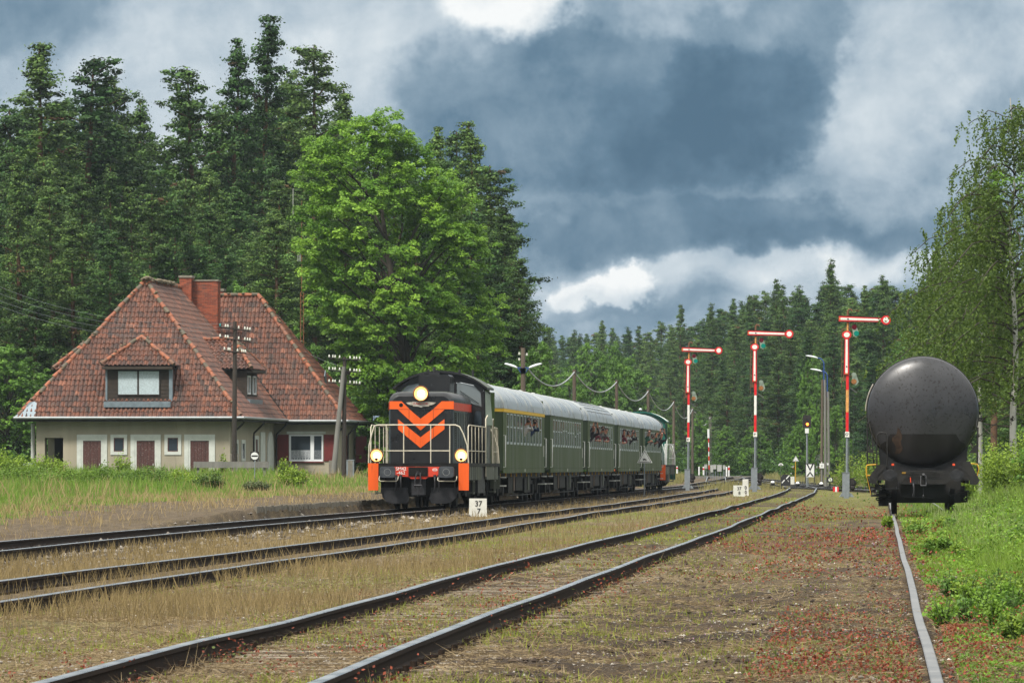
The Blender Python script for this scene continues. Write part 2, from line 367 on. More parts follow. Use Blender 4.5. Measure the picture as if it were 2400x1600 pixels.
# ---------------------------------------------------------------- value noise
def vnoise(x, y, sc, seed=0, oct=4):
    x = np.asarray(x, float)*sc; y = np.asarray(y, float)*sc; tot = 0; amp = 1; nrm = 0
    for o_ in range(oct):
        xi = np.floor(x).astype(np.int64); yi = np.floor(y).astype(np.int64); fx = x-xi; fy = y-yi
        fx = fx*fx*(3-2*fx); fy = fy*fy*(3-2*fy)
        def h(i, j):
            n = (i*374761393+j*668265263+(seed+o_*17)*1442695041) & 0x7fffffff
            n = ((n ^ (n >> 13))*1274126177) & 0x7fffffff
            return ((n ^ (n >> 16)) & 0xffff)/65535.
        v = (h(xi, yi)*(1-fx)+h(xi+1, yi)*fx)*(1-fy)+(h(xi, yi+1)*(1-fx)+h(xi+1, yi+1)*fx)*fy
        tot = tot+v*amp; nrm += amp; amp *= .5; x = x*2.03+11.3; y = y*2.03+5.7
    return tot/nrm
def sstep(a_, b_, x): t_ = np.clip((np.asarray(x, float)-a_)/(b_-a_), 0, 1); return t_*t_*(3-2*t_)
# ---------------------------------------------------------------- track alignments and terrain
def path(pts, sm=14):
    ys = np.arange(pts[0][0]-30, pts[-1][0]+30, 1.); p = np.array(pts)
    s0 = (p[1, 1]-p[0, 1])/(p[1, 0]-p[0, 0]); s1 = (p[-1, 1]-p[-2, 1])/(p[-1, 0]-p[-2, 0])
    xs = np.interp(ys, p[:, 0], p[:, 1]); xs = np.where(ys < p[0, 0], p[0, 1]+(ys-p[0, 0])*s0, xs); xs = np.where(ys > p[-1, 0], p[-1, 1]+(ys-p[-1, 0])*s1, xs)
    k = np.ones(sm)/sm; pad = np.pad(xs, (sm, sm), mode='reflect', reflect_type='odd'); xs2 = np.convolve(pad, k, 'same')[sm:-sm]
    return lambda Y: np.interp(Y, ys, xs2)
XC = path([(-20, -13.8), (30, -11.35), (87, -8.44), (107, -7.38), (134, -5.54), (172.5, -2.83), (400, 12.82), (460, 17.), (520, 21), (600, 25.5), (680, 27.5), (760, 27), (850, 22), (950, 12)], 24)
XB = path([(-20, -10.), (30, -7.1), (54, -5.5), (70.5, -4.4), (84, -3.45), (102, -2.1), (122, -.78), (148, .75), (165, 1.8), (193, 3.85), (205, 4.63), (254, 7.7), (283, 9.6), (330, 12.3), (380, 14.6), (430, 16)], 12)
XA = path([(-20, -5.3), (10, -3.3), (32.2, -1.82), (43.6, -1.12), (57, -.25), (70.4, .58), (87.5, 1.69), (107, 3.03), (146, 5.48), (202, 9.05), (270, 13.3), (330, 16.6), (380, 18.4), (430, 18.9)], 10)
XD = path([(-20, -.16), (132.8, 9.54), (283, 19.1), (310, 20.2), (340, 20.6), (380, 20.), (420, 18.9), (460, 18.2)], 12)
def gY(Y): return np.interp(Y, [0, 385, 500, 600, 750, 1000, 3000], [0, 0, .40, .62, .90, 1.1, 6.])
def gz(X, Y):
    X = np.asarray(X, float); Y = np.asarray(Y, float)
    z = gY(Y)-.17
    L = X-XC(Y)
    plat = sstep(-1.55, -1.75, L)*sstep(108, 152, Y)*(1-sstep(330, 380, Y))*.39
    ramp = sstep(-1.9, -6, L)*sstep(60, 150, Y)*.12*(1-sstep(330, 380, Y))
    rise = sstep(-5, -16, L)*sstep(190, 262, Y)*(1-sstep(420, 600, Y))*.34
    Rr = X-XD(Y); rr = sstep(.9, 4, Rr)*.22*(1-sstep(300, 400, Y))
    lump = (vnoise(X, Y, .35, 3)-.5)*.10*sstep(1.3, 3, np.abs(X-XC(Y)))*sstep(.9, 2, np.abs(X-XA(Y)))*sstep(.9, 2, np.abs(X-XB(Y)))
    ba = .095*(1-sstep(1.25, 2.3, np.abs(X-XA(Y))))*(Y < 420)
    ba = ba+.105*(1-sstep(1.5, 3.2, np.abs(X-XD(Y))))*(1-sstep(140, 165, Y))+.03*(1-sstep(1.3, 2.2, np.abs(X-XB(Y))))*(Y < 400)
    nr = np.minimum(np.minimum(np.abs(np.abs(X-XA(Y))-.755), np.abs(np.abs(X-XD(Y))-.755)), np.minimum(np.abs(np.abs(X-XB(Y))-.755), np.abs(np.abs(X-XC(Y))-.755)))
    k = np.clip((1-Y/260)*1.4, 0, 1)*(.25+.75*sstep(.05, .45, nr))
    bare = sstep(1.0, 2.5, X-XA(Y))*sstep(-.3, -1.5, X-XD(Y))*(1-sstep(90, 140, Y))
    mic = (vnoise(X, Y, 2.2, 9, 5)-.5)*.085*k+(vnoise(X, Y, 9, 19, 3)-.5)*.030*k+(vnoise(X, Y, 1.1, 29, 4)-.5)*.20*bare*k
    return z+plat+ramp+rise+rr+lump+ba+mic
def gz1(x, y): return float(gz(x, y))
glassmat('windscreen_glass', (.20, .23, .24), .06, .7, .75); mat('cab_side', (.17, .21, .18), .45, 0, .2, 3)  # windscreen: pale base colour stands in for sky showing in the glass
mat('stem_green', (.08, .13, .03), .8, 0, .2, 9)
# ================================================================ GROUND (one sheet)
def ground():
    u = np.concatenate([-np.geomspace(3.2, .115, 26), np.linspace(-.11, .11, 250), np.geomspace(.115, 3.2, 26)])
    ys = np.concatenate([np.linspace(-60, 20, 12), np.geomspace(24, 420, 640), np.geomspace(425, 900, 60), np.geomspace(930, 5000, 16)])
    U, Y = np.meshgrid(u, ys); X = U*np.where(Y < 24, 24+(24-Y)*.6, Y)
    Z = gz(X, Y)
    near = np.clip(1-Y/260, 0, 1)
    n1 = vnoise(X, Y, .5, 1, 5); n2 = vnoise(X, Y, 2.5, 2, 5); n3 = vnoise(X, Y*.35, .22, 5, 5); n4 = vnoise(X, Y, 7, 8, 3)
    def c(*a_): return np.array(a_)[None, None, :]
    tan = c(.215, .160, .085); straw = c(.27, .205, .11); dirt = c(.085, .058, .038); dark = c(.040, .029, .021); moss = c(.20, .20, .050)
    gry = c(.125, .105, .082); grn = c(.09, .14, .035); red = c(.17, .055, .035); path_ = c(.165, .125, .080); dg = c(.03, .045, .018)
    def mx(A, B, f): f = np.clip(f, 0, 1)[..., None]; return A*(1-f)+B*f
    col = mx(dirt+0*X[..., None], tan, sstep(.32, .6, n1*.5+n2*.5))
    LC, LB, LA, LD = X-XC(Y), X-XB(Y), X-XA(Y), X-XD(Y)
    bet = sstep(-1.2, -.2, -np.abs(LB))*0
    CB = (LC > 1.3) & (LB < .9); BA = (LB >= .9) & (LA < -.6); A_ = np.abs(LA) <= 1.1; AD = (LA > .6) & (LD < -.2)
    col = np.where(CB[..., None], mx(tan, straw, n2*1.6-.4), col)
    f = sstep(70, 110, Y)*sstep(.40, .60, n3*.6+n1*.4)
    c2 = mx(mx(tan, straw, n2*1.4-.5), moss, sstep(.42, .62, n1*.6+n3*.4)*.55+f*.75); c2 = mx(c2, dirt, sstep(.55, .72, n2)*.55)
    col = np.where(BA[..., None], c2, col)
    c3 = mx(mx(dirt*.8, tan*.85, n2*1.9-.7), moss, f*.8)
    col = np.where(A_[..., None], c3, col)
    c4 = mx(mx(dirt, tan, sstep(.42, .66, n2)*.75), dark, sstep(.50, .68, n1)*.7*(1-sstep(55, 75, Y)))
    c4 = mx(c4, straw*.9, sstep(.45, .65, n1)*sstep(50, 65, Y)*(1-sstep(80, 100, Y))*.9)
    c4 = mx(c4, dark*1.1, sstep(.42, .60, n1)*sstep(.5, 2.2, LA)*(1-sstep(58, 80, Y))*.75); c4 = mx(c4, red*.8, sstep(.45, .6, n3)*sstep(68, 95, Y)*(1-sstep(170, 230, Y))*.7); c4 = mx(c4, moss, sstep(120, 230, Y)*.8)
    col = np.where(AD[..., None], c4, col)
    col = np.where((LD >= -.2)[..., None], mx(grn, dark, sstep(.5, .7, n2)*.6), col)
    # ballast of the train's track
    bC = 1-sstep(1.25, 1.9, np.abs(LC)+(n2-.5)*.6); col = mx(col, mx(gry*.55, dark, n2), bC)
    bB = (1-sstep(.75, 1.05, np.abs(LB)+(n2-.5)*.5))*.45; col = mx(col, dirt, bB)
    # platform and field on the left
    pf = sstep(-1.6, -1.8, LC); left = mx(path_, tan*.8, sstep(.45, .7, n1)*.7); left = mx(left, dirt*1.1, sstep(.5, .7, n2)*.5)
    gfar = sstep(-4.8, -6.4, LC+(n1-.5)*3)*sstep(90, 130, Y); left = mx(left, straw*.9, sstep(-4.8, -6.4, LC+(n1-.5)*3)*.8)
    left = mx(left, grn*.8, gfar); left = np.where((Y < 120)[..., None], mx(left, dirt*1.3, sstep(.4, .6, n1)*.6), left)
    col = mx(col, left, pf)
    # beyond the yard
    far = sstep(330, 400, Y)*sstep(3.2, 5, np.minimum(np.abs(LC), np.minimum(np.abs(LD), np.abs(LA)))); col = mx(col, mx(grn, moss, n1), far*.9)
    fo = sstep(338, 350, Y)*sstep(1250, 1150, 1200+U*F); col = mx(col, dg, fo)
    col = col*(.48+1.20*n4)[..., None]*(.80+.50*n2)[..., None]
    nr, nc = X.shape; v = np.stack([X, Y, Z], -1).reshape(-1, 3)
    i = np.arange(nr*nc).reshape(nr, nc); f_ = np.stack([i[:-1, :-1], i[:-1, 1:], i[1:, 1:], i[1:, :-1]], -1).reshape(-1, 4)
    m = bpy.data.materials.new('soil'); m.use_nodes = True; q = NT(m.node_tree); b = q.n['Principled BSDF']
    at_ = q.new('ShaderNodeAttribute', attribute_name='col'); tcn = q.new('ShaderNodeTexCoord')
    n = q.noise(tcn.outputs['Object'], 26, 5, .7); nb = q.noise(tcn.outputs['Object'], 70, 3, .7)
    cc = q.mix(q.mapr(n.outputs[0], .42, .62, .75, 0), at_.outputs['Color'], (.030, .022, .016))
    cc = q.mix(q.mapr(nb.outputs[0], .60, .70, 0, .6), cc, (.30, .26, .20))
    q.l.new(cc, b.inputs['Base Color']); b.inputs['Roughness'].default_value = .92; b.inputs['Specular IOR Level'].default_value = .15
    bp = q.new('ShaderNodeBump'); bp.inputs['Strength'].default_value = .8; bp.inputs['Distance'].default_value = .05; q.l.new(n.outputs[0], bp.inputs['Height']); q.l.new(bp.outputs[0], b.inputs['Normal'])
    o = npmesh('ground', v, f_, m, col.reshape(-1, 3), smooth=True); tag(o, kind='structure')
ground()
# ================================================================ TRACKS
def rail_mesh(name, Xf, off, y0, y1, ztop, parent, wob=.0, head='rail_head', h=.14):
    ys = np.concatenate([np.arange(y0, min(y1, 120), .5), np.arange(max(y0, 120), y1, 1.5), [y1]]); ys = np.unique(ys)
    xs = Xf(ys); dx = np.gradient(xs, ys); nx, ny = 1/np.sqrt(1+dx**2), -dx/np.sqrt(1+dx**2)
    w = (vnoise(ys, ys*0+off*7, .13, 31, 1)-.5)*wob; wl = (vnoise(ys, ys*0+off*3, .10, 41, 1)-.5)*wob*1.2
    prof = [(-.065, -h), (-.065, -h+.012), (-.012, -h+.03), (-.012, -.045), (-.036, -.035), (-.037, -.006), (-.030, 0), (.030, 0), (.037, -.006), (.036, -.035), (.012, -.045), (.012, -h+.03), (.065, -h+.012), (.065, -h)]
    n = len(prof); v = []
    for (a_, b_) in prof:
        v.append(np.stack([xs+nx*(off+a_+wl), ys+ny*(off+a_), gY(ys)+ztop+b_+w], -1))
    v = np.stack(v, 1).reshape(-1, 3); m = len(ys); i = np.arange(m*n).reshape(m, n)
    f = []
    fl = []
    for k in range(n):
        k2 = (k+1) % n
        f.append(np.stack([i[:-1, k], i[:-1, k2], i[1:, k2], i[1:, k]], -1)); fl.append(np.full(m-1, 1 if k in (5, 6, 7) else 0))
    f = np.concatenate(f); fl = np.concatenate(fl)
    o = npmesh(name, v, f, 'rail_side', parent=parent, smooth=False); o.data.materials.append(MATS[head])
    o.data.polygons.foreach_set('material_index', fl.astype(np.int32)); return o
def sleeper_geom(b, x, y, ang, z, L=2.5, mat_='sleeper_wood', dz=0):
    M = Matrix.Rotation(ang, 3, 'Z')
    b.use(mat_); b.box(x, y, z-.07+dz, L, .25, .14, M)
    for s_ in (-1, 1):
        b.use('rail_side'); c_ = M @ Vector((s_*.755, 0, 0)); b.box(x+c_.x, y+c_.y, z+.008+dz, .36, .17, .02, M)
        for q_ in (-1, 1):
            for r_ in (-.05, .05):
                c2 = M @ Vector((s_*.755+q_*.115, r_, 0)); b.tube([(x+c2.x, y+c2.y, z+dz), (x+c2.x, y+c2.y, z+.055+dz)], .022, 6)
def track(name_label, Xf, y0, y1, ztop, wob, head, smat, nsl, step=.62, s0=None, s1=None, only_plates=False):
    t_ = thing('railway_track', name_label, 'track', (0, 0, 0))
    for off in (-.7535, .7535): rail_mesh('rail', Xf, off, y0, y1, ztop, t_, wob, head)
    s0 = s0 or y0; s1 = s1 or y1; ys = np.arange(s0, s1, step); rest = mb()
    for k, y in enumerate(ys):
        x = float(Xf(y)); ang = -math.atan(float(Xf(y+1)-Xf(y-1))/2); z = float(gY(y))+ztop-.143
        if k < nsl:
            b = mb(); sleeper_geom(b, x, y, ang, z, mat_=smat, dz=random.uniform(-.015, .012)+(.012 if smat == 'sleeper_concrete' else -.03)); b.build('sleeper', t_, fixn=False)
        else: sleeper_geom(rest, x, y, ang+random.uniform(-.02, .02), z, mat_=smat, dz=random.uniform(-.02, 0)-(.0 if smat == 'sleeper_concrete' else .03))
    if len(ys) > nsl: r_ = rest.build('sleepers', t_, fixn=False); r_['kind'] = 'stuff'
    return t_
track('railway track the orange and black locomotive stands on, passing the platform edge', XC, 40, 900, 0, .010, 'rail_head', 'sleeper_wood', 90, s0=70, s1=330)
track('narrow looking middle track overgrown with dry grass, second from the platform', XB, 25, 428, 0, .035, 'rail_head', 'sleeper_wood', 90, s0=45, s1=290)
track('nearest pair of shiny rails running from the bottom left of the photo, on tan sleepers', XA, 12, 420, .06, .05, 'rail_head', 'sleeper_concrete', 95, s0=26, s1=200)
track('weed covered siding with white edged rail that carries the tank wagon', XD, 12, 455, 0, .020, 'rail_head_dull', 'sleeper_wood', 60, s0=30, s1=130)
def XE(Y): return np.interp(Y, [296, 330, 380, 430, 500, 560], [20.9, 19.2, 16.6, 15.1, 17.6, 21.3])
def XG(Y): return np.interp(Y, [330, 400, 470, 560], [24.8, 21.5, 19.6, 22.4])
te = thing('railway_track', 'turnout track slanting across the yard between the signal posts', 'track')
for off in (-.7535, .7535): rail_mesh('rail', XE, off, 300, 520, .01, te, .02, 'rail_head')
te = thing('railway_track', 'siding lead curving away behind the tank wagon to the far turnout', 'track')
for off in (-.7535, .7535): rail_mesh('rail', XG, off, 330, 500, .01, te, .02, 'rail_head')
# platform edge wall of upright concrete slabs
pe = thing('platform_edge', 'low weathered concrete slab wall edging the platform beside the locomotive', 'platform edge')
b = mb('concrete_wall')
y = 146.
while y < 330:
    x = float(XC(y))-1.72; ang = -math.atan(.0688); M = Matrix.Rotation(ang+random.uniform(-.03, .03), 3, 'Z')
    b.box(x+random.uniform(-.015, .015), y+.28, .02+random.uniform(-.015, .02), .09, .53, .46, M); y += .56
b.build('slab_wall', pe)
# road of the level crossing far away
ro = mb('concrete'); xs = np.linspace(12, 60, 40)
for i_ in range(39):
    a0, a1 = xs[i_], xs[i_+1]
    def q_(x_, y_): return (x_, y_, float(gY(y_))+.02-.0*abs(x_))
    ro.add([q_(a0, 505), q_(a1, 505), q_(a1, 511), q_(a0, 511), (a0, 505, -.4), (a1, 505, -.4)], [(0, 1, 2, 3), (4, 5, 1, 0)])
r_ = ro.build('road'); tag(r_, kind='structure')
# ================================================================ LOCOMOTIVE (front buffer faces at local y = 0)
def zx(v): return (v-640)/306.
def zz(v): return (1458-v)/306.
def loco(label, body, loc, rz, front=True):
    T = thing('diesel_locomotive', label, 'locomotive', loc, rz)
    HW = .97; HB = 1.37; HT = 3.50; y0, y1 = 1.45, 8.55; CW = 1.40; yc = 8.55; yr = 11.1
    # hood with rounded roof
    def hoodprof(w, top, r=.30, n=7):
        p = [(-w, HB)]
        for k in range(n+1): a_ = math.pi-math.pi/2*k/n; p.append((-w+r+r*math.cos(a_), top-r+r*math.sin(a_)))
        for k in range(n+1): a_ = math.pi/2-math.pi/2*k/n; p.append((w-r+r*math.cos(a_), top-r+r*math.sin(a_)))
        return p+[(w, HB)]
    def hood(ya, yb, name, ra=.22):
        b = mb(body); P = []
        secs = [(ya, 1-.13, -.13), (ya+.06, 1-.05, -.06), (ya+.16, 1, 0), (yb, 1, 0)]
        base = hoodprof(HW, HT); n = len(base)
        for (y, sc, dz) in secs:
            for (x, z) in base: P.append((x*(HW+(sc-1)*.55)/HW, y, max(HB, z+dz if z > 2 else z)))
        fs = [(i*n+k, i*n+k+1, (i+1)*n+k+1, (i+1)*n+k) for i in range(len(secs)-1) for k in range(n-1)]
        b.add(P, fs, True); b.add(P[:n], [tuple(range(n))]); b.add(P[-n:], [tuple(range(n))])
        return b.build(name, T)
    h = hood(y0, y1, 'hood')
    # side louvres, doors and grille as shallow panels on the hood
    for s_ in (1, -1):
        b = mb('black_iron')
        for k in range(9): yy = 2.0+k*.7; b.b2(min(s_*HW, s_*(HW+.012)), max(s_*HW, s_*(HW+.012)), yy, yy+.03, 1.5, 2.9)
        for k in range(26): b.box(s_*(HW+.014), 2.36, 1.62+k*.05, .02, .5, .022)
        b.build('side_grille', h)
        b = mb('loco_red' if front else body)
        b.b2(min(s_*(HW+.003), s_*(HW+.014)), max(s_*(HW+.003), s_*(HW+.014)), y0+.16, y1, 2.955, 3.19); b.build('side_stripe', h)
    b = mb('loco_grey')
    for k in range(4): b.tube([(-HW+.28, 2.6+k*1.4, HT+.008), (HW-.28, 2.6+k*1.4, HT+.008)], .02, 6)
    b.build('roof_seams', h)
    # short hood behind the cab
    hs = mb(body); base = [(x, z-.0) for x, z in hoodprof(HW, 3.1)]; n = len(base)
    P = [(x, yr, z) for x, z in base]+[(x, 13.1, z) for x, z in base]; hs.add(P, [(k, k+1, k+1+n, k+n) for k in range(n-1)], True); hs.add(P[n:], [tuple(range(n))]); hs.build('short_hood', T)
    fy = y0-.012
    if front:
        b = mb('loco_orange')   # chevrons and upper band
        def poly(pts, d=.010): b.prism([(zx(x)*1.0, zz(z_)) for x, z_ in pts], fy-d, fy+.006)
        poly([(352, 473), (462, 473), (536, 546), (352, 546)]); poly([(943, 473), (832, 473), (752, 546), (943, 546)])
        poly([(430, 549), (538, 549), (636, 632), (636, 740)]); poly([(858, 549), (750, 549), (637, 632), (637, 740)])
        poly([(427, 635), (636, 802), (636, 900), (427, 727)]); poly([(859, 635), (637, 802), (637, 900), (859, 727)])
        b.build('chevron', T)
        b = mb('brass')   # winged badge
        w = [(505, 484), (560, 480), (562, 476), (722, 476), (724, 480), (780, 484), (760, 500), (735, 508), (718, 508), (715, 520), (665, 521), (642, 530), (618, 521), (568, 520), (565, 508), (548, 508), (520, 500)]
        b.prism([(zx(x), zz(z_)) for x, z_ in w], fy-.035, fy); bo = b.build('badge', T)
        b = mb('light_grey'); b.prism([(zx(x), zz(z_)) for x, z_ in [(568, 481), (716, 481), (704, 510), (664, 516), (642, 526), (620, 516), (580, 510)]], fy-.038, fy-.034); b.build('badge_field', bo)
        text('FABLOK', .10, 'loco_red', TM(zx(642), fy-.042, zz(496)), bo, sx=1.25)
        b = mb('black_iron'); b.disc((zx(458), zz(507)), .058, fy-.02, fy-.008); b.build('side_port', T)
        b = mb('dark_iron')   # panel joints, latches
        for x in (430, 531, 754, 859): b.box(zx(x), fy-.006, 2.2, .012, .012, 1.55)
        b.box(0, fy-.006, zz(547), 1.9, .012, .012)
        for x, z_ in ((375, 640), (920, 640), (470, 770)): b.box(zx(x), fy-.015, zz(z_), .12, .03, .03)
        b.build('panel_joints', T)
    # exhaust box
    b = mb(body); b.box(0, 7.15, 3.79, .96, 1.7, .62, bev=.06); b.box(0, 7.15, 3.5, .8, 1.5, .2); eb = b.build('exhaust_box', T)
    b = mb('dark_iron'); b.box(-.05, 6.9, 4.13, .3, .3, .1); b.rod((-.05, 6.9, 4.1), (-.05, 6.9, 4.33), .05); b.rod((-.0, 7.2, 4.1), (-.0, 7.2, 4.26), .04); b.build('exhaust_stack', eb)
    # cab
    arc = []
    for k in range(15):
        a_ = -1+2*k/14; arc.append((a_*(CW+.02), 4.25-.52*abs(a_)**2.3))
    b = mb(body)
    cabp = [(-CW, HB), (-CW, 3.0)]+[(x*.97, z-.05) for x, z in arc]+[(CW, 3.0), (CW, HB)]
    # faces with window holes: front and rear walls built from strips
    def wall(y, d):
        # piers, lower wall and header around three openings
        b.prism([(-CW, HB), (CW, HB), (CW, 2.45), (-CW, 2.45)], y, y+d)
        b.prism([(-CW, 2.45), (-1.33, 2.45), (-1.27, 3.55), (-1.36, 3.6)], y, y+d); b.prism([(CW, 2.45), (1.33, 2.45), (1.27, 3.55), (1.36, 3.6)], y, y+d)
        b.prism([(-.50, 2.45), (.50, 2.45), (.50, 3.9), (-.50, 3.9)], y, y+d)
        for s_ in (-1, 1):
            b.prism([(s_*.5, 2.45), (s_*1.33, 2.45), (s_*1.33, 3.10), (s_*.5, 3.40)], y, y+d)
        hd = [(x*.97, z-.05) for x, z in arc]
        b.prism([(-1.30, 3.55)]+hd+[(1.30, 3.55), (1.05, 3.80), (.5, 3.92), (-.5, 3.92), (-1.05, 3.80)], y, y+d)
    wall(yc, .06); wall(yr-.06, .06)
    for s_ in (-1, 1):
        xo, xi = s_*CW, s_*(CW-.05)
        b.b2(min(xo, xi), max(xo, xi), yc+.06, yr-.06, HB, 2.55); b.b2(min(xo, xi), max(xo, xi), yc+.06, yc+.35, 2.55, 3.62); b.b2(min(xo, xi), max(xo, xi), yr-.35, yr-.06, 2.55, 3.62)
        b.b2(min(xo, xi), max(xo, xi), yc+1.2, yc+1.32, 2.55, 3.62)
    cab = b.build('cab', T)
    b = mb('loco_grey' if front else 'rail_white'); arc2 = [(x*1.045, z) for x, z in arc]
    pr = arc2+[(x, z-.06) for x, z in arc2[::-1]]
    n = len(arc2); P = [(x, yc-.16, z) for x, z in arc2]+[(x, yr+.16, z) for x, z in arc2]+[(x, yc-.16, z-.07) for x, z in arc2]+[(x, yr+.16, z-.07) for x, z in arc2]
    b.add(P, [(k, k+1, k+1+n, k+n) for k in range(n-1)]+[(k+2*n, k+1+2*n, k+1+3*n, k+3*n) for k in range(n-1)], True)
    b.use(body); b.add(P, [(k, k+1, k+1+2*n, k+2*n) for k in range(n-1)]+[(k+n, k+1+n, k+1+3*n, k+3*n) for k in range(n-1)]+[(0, n, 3*n, 2*n), (n-1, 2*n-1, 4*n-1, 3*n-1)])
    rf = b.build('cab_roof', T)
    for yy in (yc+.02, yr-.045):
        for s_ in (-1, 1):
            b = mb('windscreen_glass'); b.prism([(s_*.52, 3.38), (s_*1.32, 3.12), (s_*1.28, 3.54), (s_*1.04, 3.78), (s_*.52, 3.90)], yy, yy+.015); g = b.build('windscreen', cab)
            if yy < 9:
                b = mb('black_iron'); b.rod((s_*.62, yc-.03, 3.62), (s_*1.22, yc-.03, 3.22), .012, 6); b.build('wiper', cab)
    for s_ in (-1, 1):
        b = mb('glass_clear'); b.b2(min(s_*(CW-.03), s_*(CW-.015)), max(s_*(CW-.03), s_*(CW-.015)), yc+.3, yr-.3, 2.5, 3.66); b.build('side_window', cab)
        # front door with oval window beside the hood
        dz0, dz1, cx, hw = 2.42, 2.98, s_*1.185, .115
        b = mb('loco_grey')
        pts = []
        for k in range(20):
            a_ = 2*math.pi*k/20; c_, d_ = math.cos(a_), math.sin(a_); pts.append((cx+hw*1.25*math.copysign(abs(c_)**.5, c_), 2.70+.33*math.copysign(abs(d_)**.5, d_)))
        b.use('black_iron'); b.prism(pts, yc-.02, yc+.001); dr = b.build('door_window_frame', cab)
        b = mb('glass_dark'); b.prism([(cx+(x-cx)*.78, 2.70+(z-2.70)*.90) for x, z in pts], yc-.028, yc-.021); b.build('door_pane', cab)
    b = mb('cab_side'); b.b2(CW+.0, CW+.035, yc+.25, yc+.32, 2.4, 3.6); b.add([(CW+.01, yc-.02, 3.62), (CW+.16, yc+.1, 3.5), (CW+.24, yc+.1, 2.55), (CW+.03, yc-.02, 2.55)], [(0, 1, 2, 3)]); b.build('side_deflector', cab)  # added slanted panel, pale like the cab side wall and its reflecting window
    b = mb('dark_void'); b.b2(-1.3, 1.3, yc+.5, yr-.5, HB+.03, 2.35); b.build('cab_desk', cab)
    # deck and frame
    b = mb('black_iron'); b.b2(-1.50, 1.50, .60, 13.65, 1.27, HB-.002); b.build('deck', T)
    # side skirts
    for s_ in (-1, 1):
        b = mb('loco_grey')
        b.b2(min(s_*1.42, s_*1.48), max(s_*1.42, s_*1.48), .95, 6.2, .86, 1.26)
        b.b2(min(s_*1.42, s_*1.48), max(s_*1.42, s_*1.48), 8.2, 13.2, .86, 1.26)
        for k in range(7): b.b2(min(s_*1.48, s_*1.495), max(s_*1.48, s_*1.495), 1.2+k*.75, 1.23+k*.75, .86, 1.26)
        b.build('skirt', T)
        b = mb('dark_iron'); b.b2(min(s_*.9, s_*1.4), max(s_*.9, s_*1.4), 5.6, 8.6, .45, 1.25); b.build('fuel_tank', T)
        for (ya) in ((2.7), (11.6)):
            st = mb('loco_grey'); st.b2(min(s_*1.30, s_*1.49), max(s_*1.30, s_*1.49), ya, ya+.5, .45, .49); st.b2(min(s_*1.30, s_*1.49), max(s_*1.30, s_*1.49), ya, ya+.5, .80, .83)
            st.b2(min(s_*1.46, s_*1.49), max(s_*1.46, s_*1.49), ya-.04, ya, .42, 1.26); st.b2(min(s_*1.46, s_*1.49), max(s_*1.46, s_*1.49), ya+.5, ya+.54, .42, 1.26); st.build('step', T)
    # buffer beams, plates
    for yb_, s0_ in ((.60, 1), (13.65, -1)):
        b = mb('loco_red' if front else 'dark_iron')
        pl = [(-.72, .98), (-.30, .96), (-.22, .90), (.22, .90), (.30, .96), (.72, .98), (.72, 1.26), (-.72, 1.26)]
        y2 = yb_+.05*s0_; b.prism(pl, min(yb_, y2), max(yb_, y2)); b.use('black_iron'); b.prism([(-1.5, .98), (-.722, .98), (-.722, 1.26), (-1.5, 1.26)], min(yb_, y2)+.003, max(yb_, y2)); b.prism([(1.5, .98), (.722, .98), (.722, 1.26), (1.5, 1.26)], min(yb_, y2)+.003, max(yb_, y2)); bm_ = b.build('buffer_beam', T)
        if s0_ == 1 and front:
            text('SM42\n-462', .14, 'text_white', TM(zx(480), yb_-.006, 1.135), bm_, sx=1.0)
            b = mb('text_white'); b.disc((zx(790), 1.17), .075, yb_-.006, yb_-.002, sz=.62); b.use('loco_red'); b.disc((zx(790), 1.17), .062, yb_-.009, yb_-.005, sz=.6); b.use('text_white')
            for k in range(5): b.box(zx(790)-.042+k*.021, yb_-.011, 1.17, .009, .004, .045)
            b.build('builder_plate', bm_)
        b = mb('loco_orange')
        for s_ in (-1, 1):
            b = mb('loco_orange' if (s0_ == 1) == front else ('loco_grey' if front else body)); c_ = s_*1.355; y2 = yb_+.03*s0_; b.prism([(c_-.15, .555), (c_+.15, .555), (c_+.155, 1.365), (c_-.155, 1.365)], min(yb_-.02*s0_, y2), max(yb_-.02*s0_, y2))
            b.build('corner_plate', T)
            # buffers
            bb = mb('black_iron'); ye = yb_-.60*s0_
            bb.lathe([(0, yb_), (.13, yb_), (.13, yb_-.25*s0_), (.09, yb_-.25*s0_), (.09, yb_-.52*s0_), (0, yb_-.52*s0_)], (s_*.876, 0, 1.10), 'y', 16)
            sh = []
            for k in range(28):
                a_ = 2*math.pi*k/28; c2, d2 = math.cos(a_), math.sin(a_); sh.append((s_*.876+.235*math.copysign(abs(c2)**.42, c2), 1.10+.172*math.copysign(abs(d2)**.42, d2)))
            bb.use('buffer_iron'); ya, yb2 = sorted((ye, yb_-.52*s0_)); bb.prism(sh, ya+.012, yb2)
            bb.prism([(s_*.876+(x-s_*.876)*.93, 1.10+(z-1.10)*.93) for x, z in sh], ya, ya+.012) if s0_ == 1 else None
            bf = bb.build('buffer', T)
            if s0_ == 1:
                tor = mb('light_grey'); tor.tube([(s_*.876+.10*math.cos(a_), ye-.002, 1.10+.10*math.sin(a_)) for a_ in np.linspace(0, 2*math.pi, 24, endpoint=False)], .0035, 4, closed=True); tor.build('wear_ring', bf)
            # handle under buffer
            hb = mb('rail_cream'); x0 = s_*.876; hb.tube([(x0-.28, yb_-.1*s0_, .97), (x0-.28, yb_-.3*s0_, .87), (x0-.24, yb_-.3*s0_, .83), (x0+.24, yb_-.3*s0_, .83), (x0+.28, yb_-.3*s0_, .87), (x0+.28, yb_-.1*s0_, .97)], .014, 6); hb.build('shunter_handle', T)
        # hook, hoses, coupling
        ck = mb('dark_iron'); yq = yb_-.12*s0_
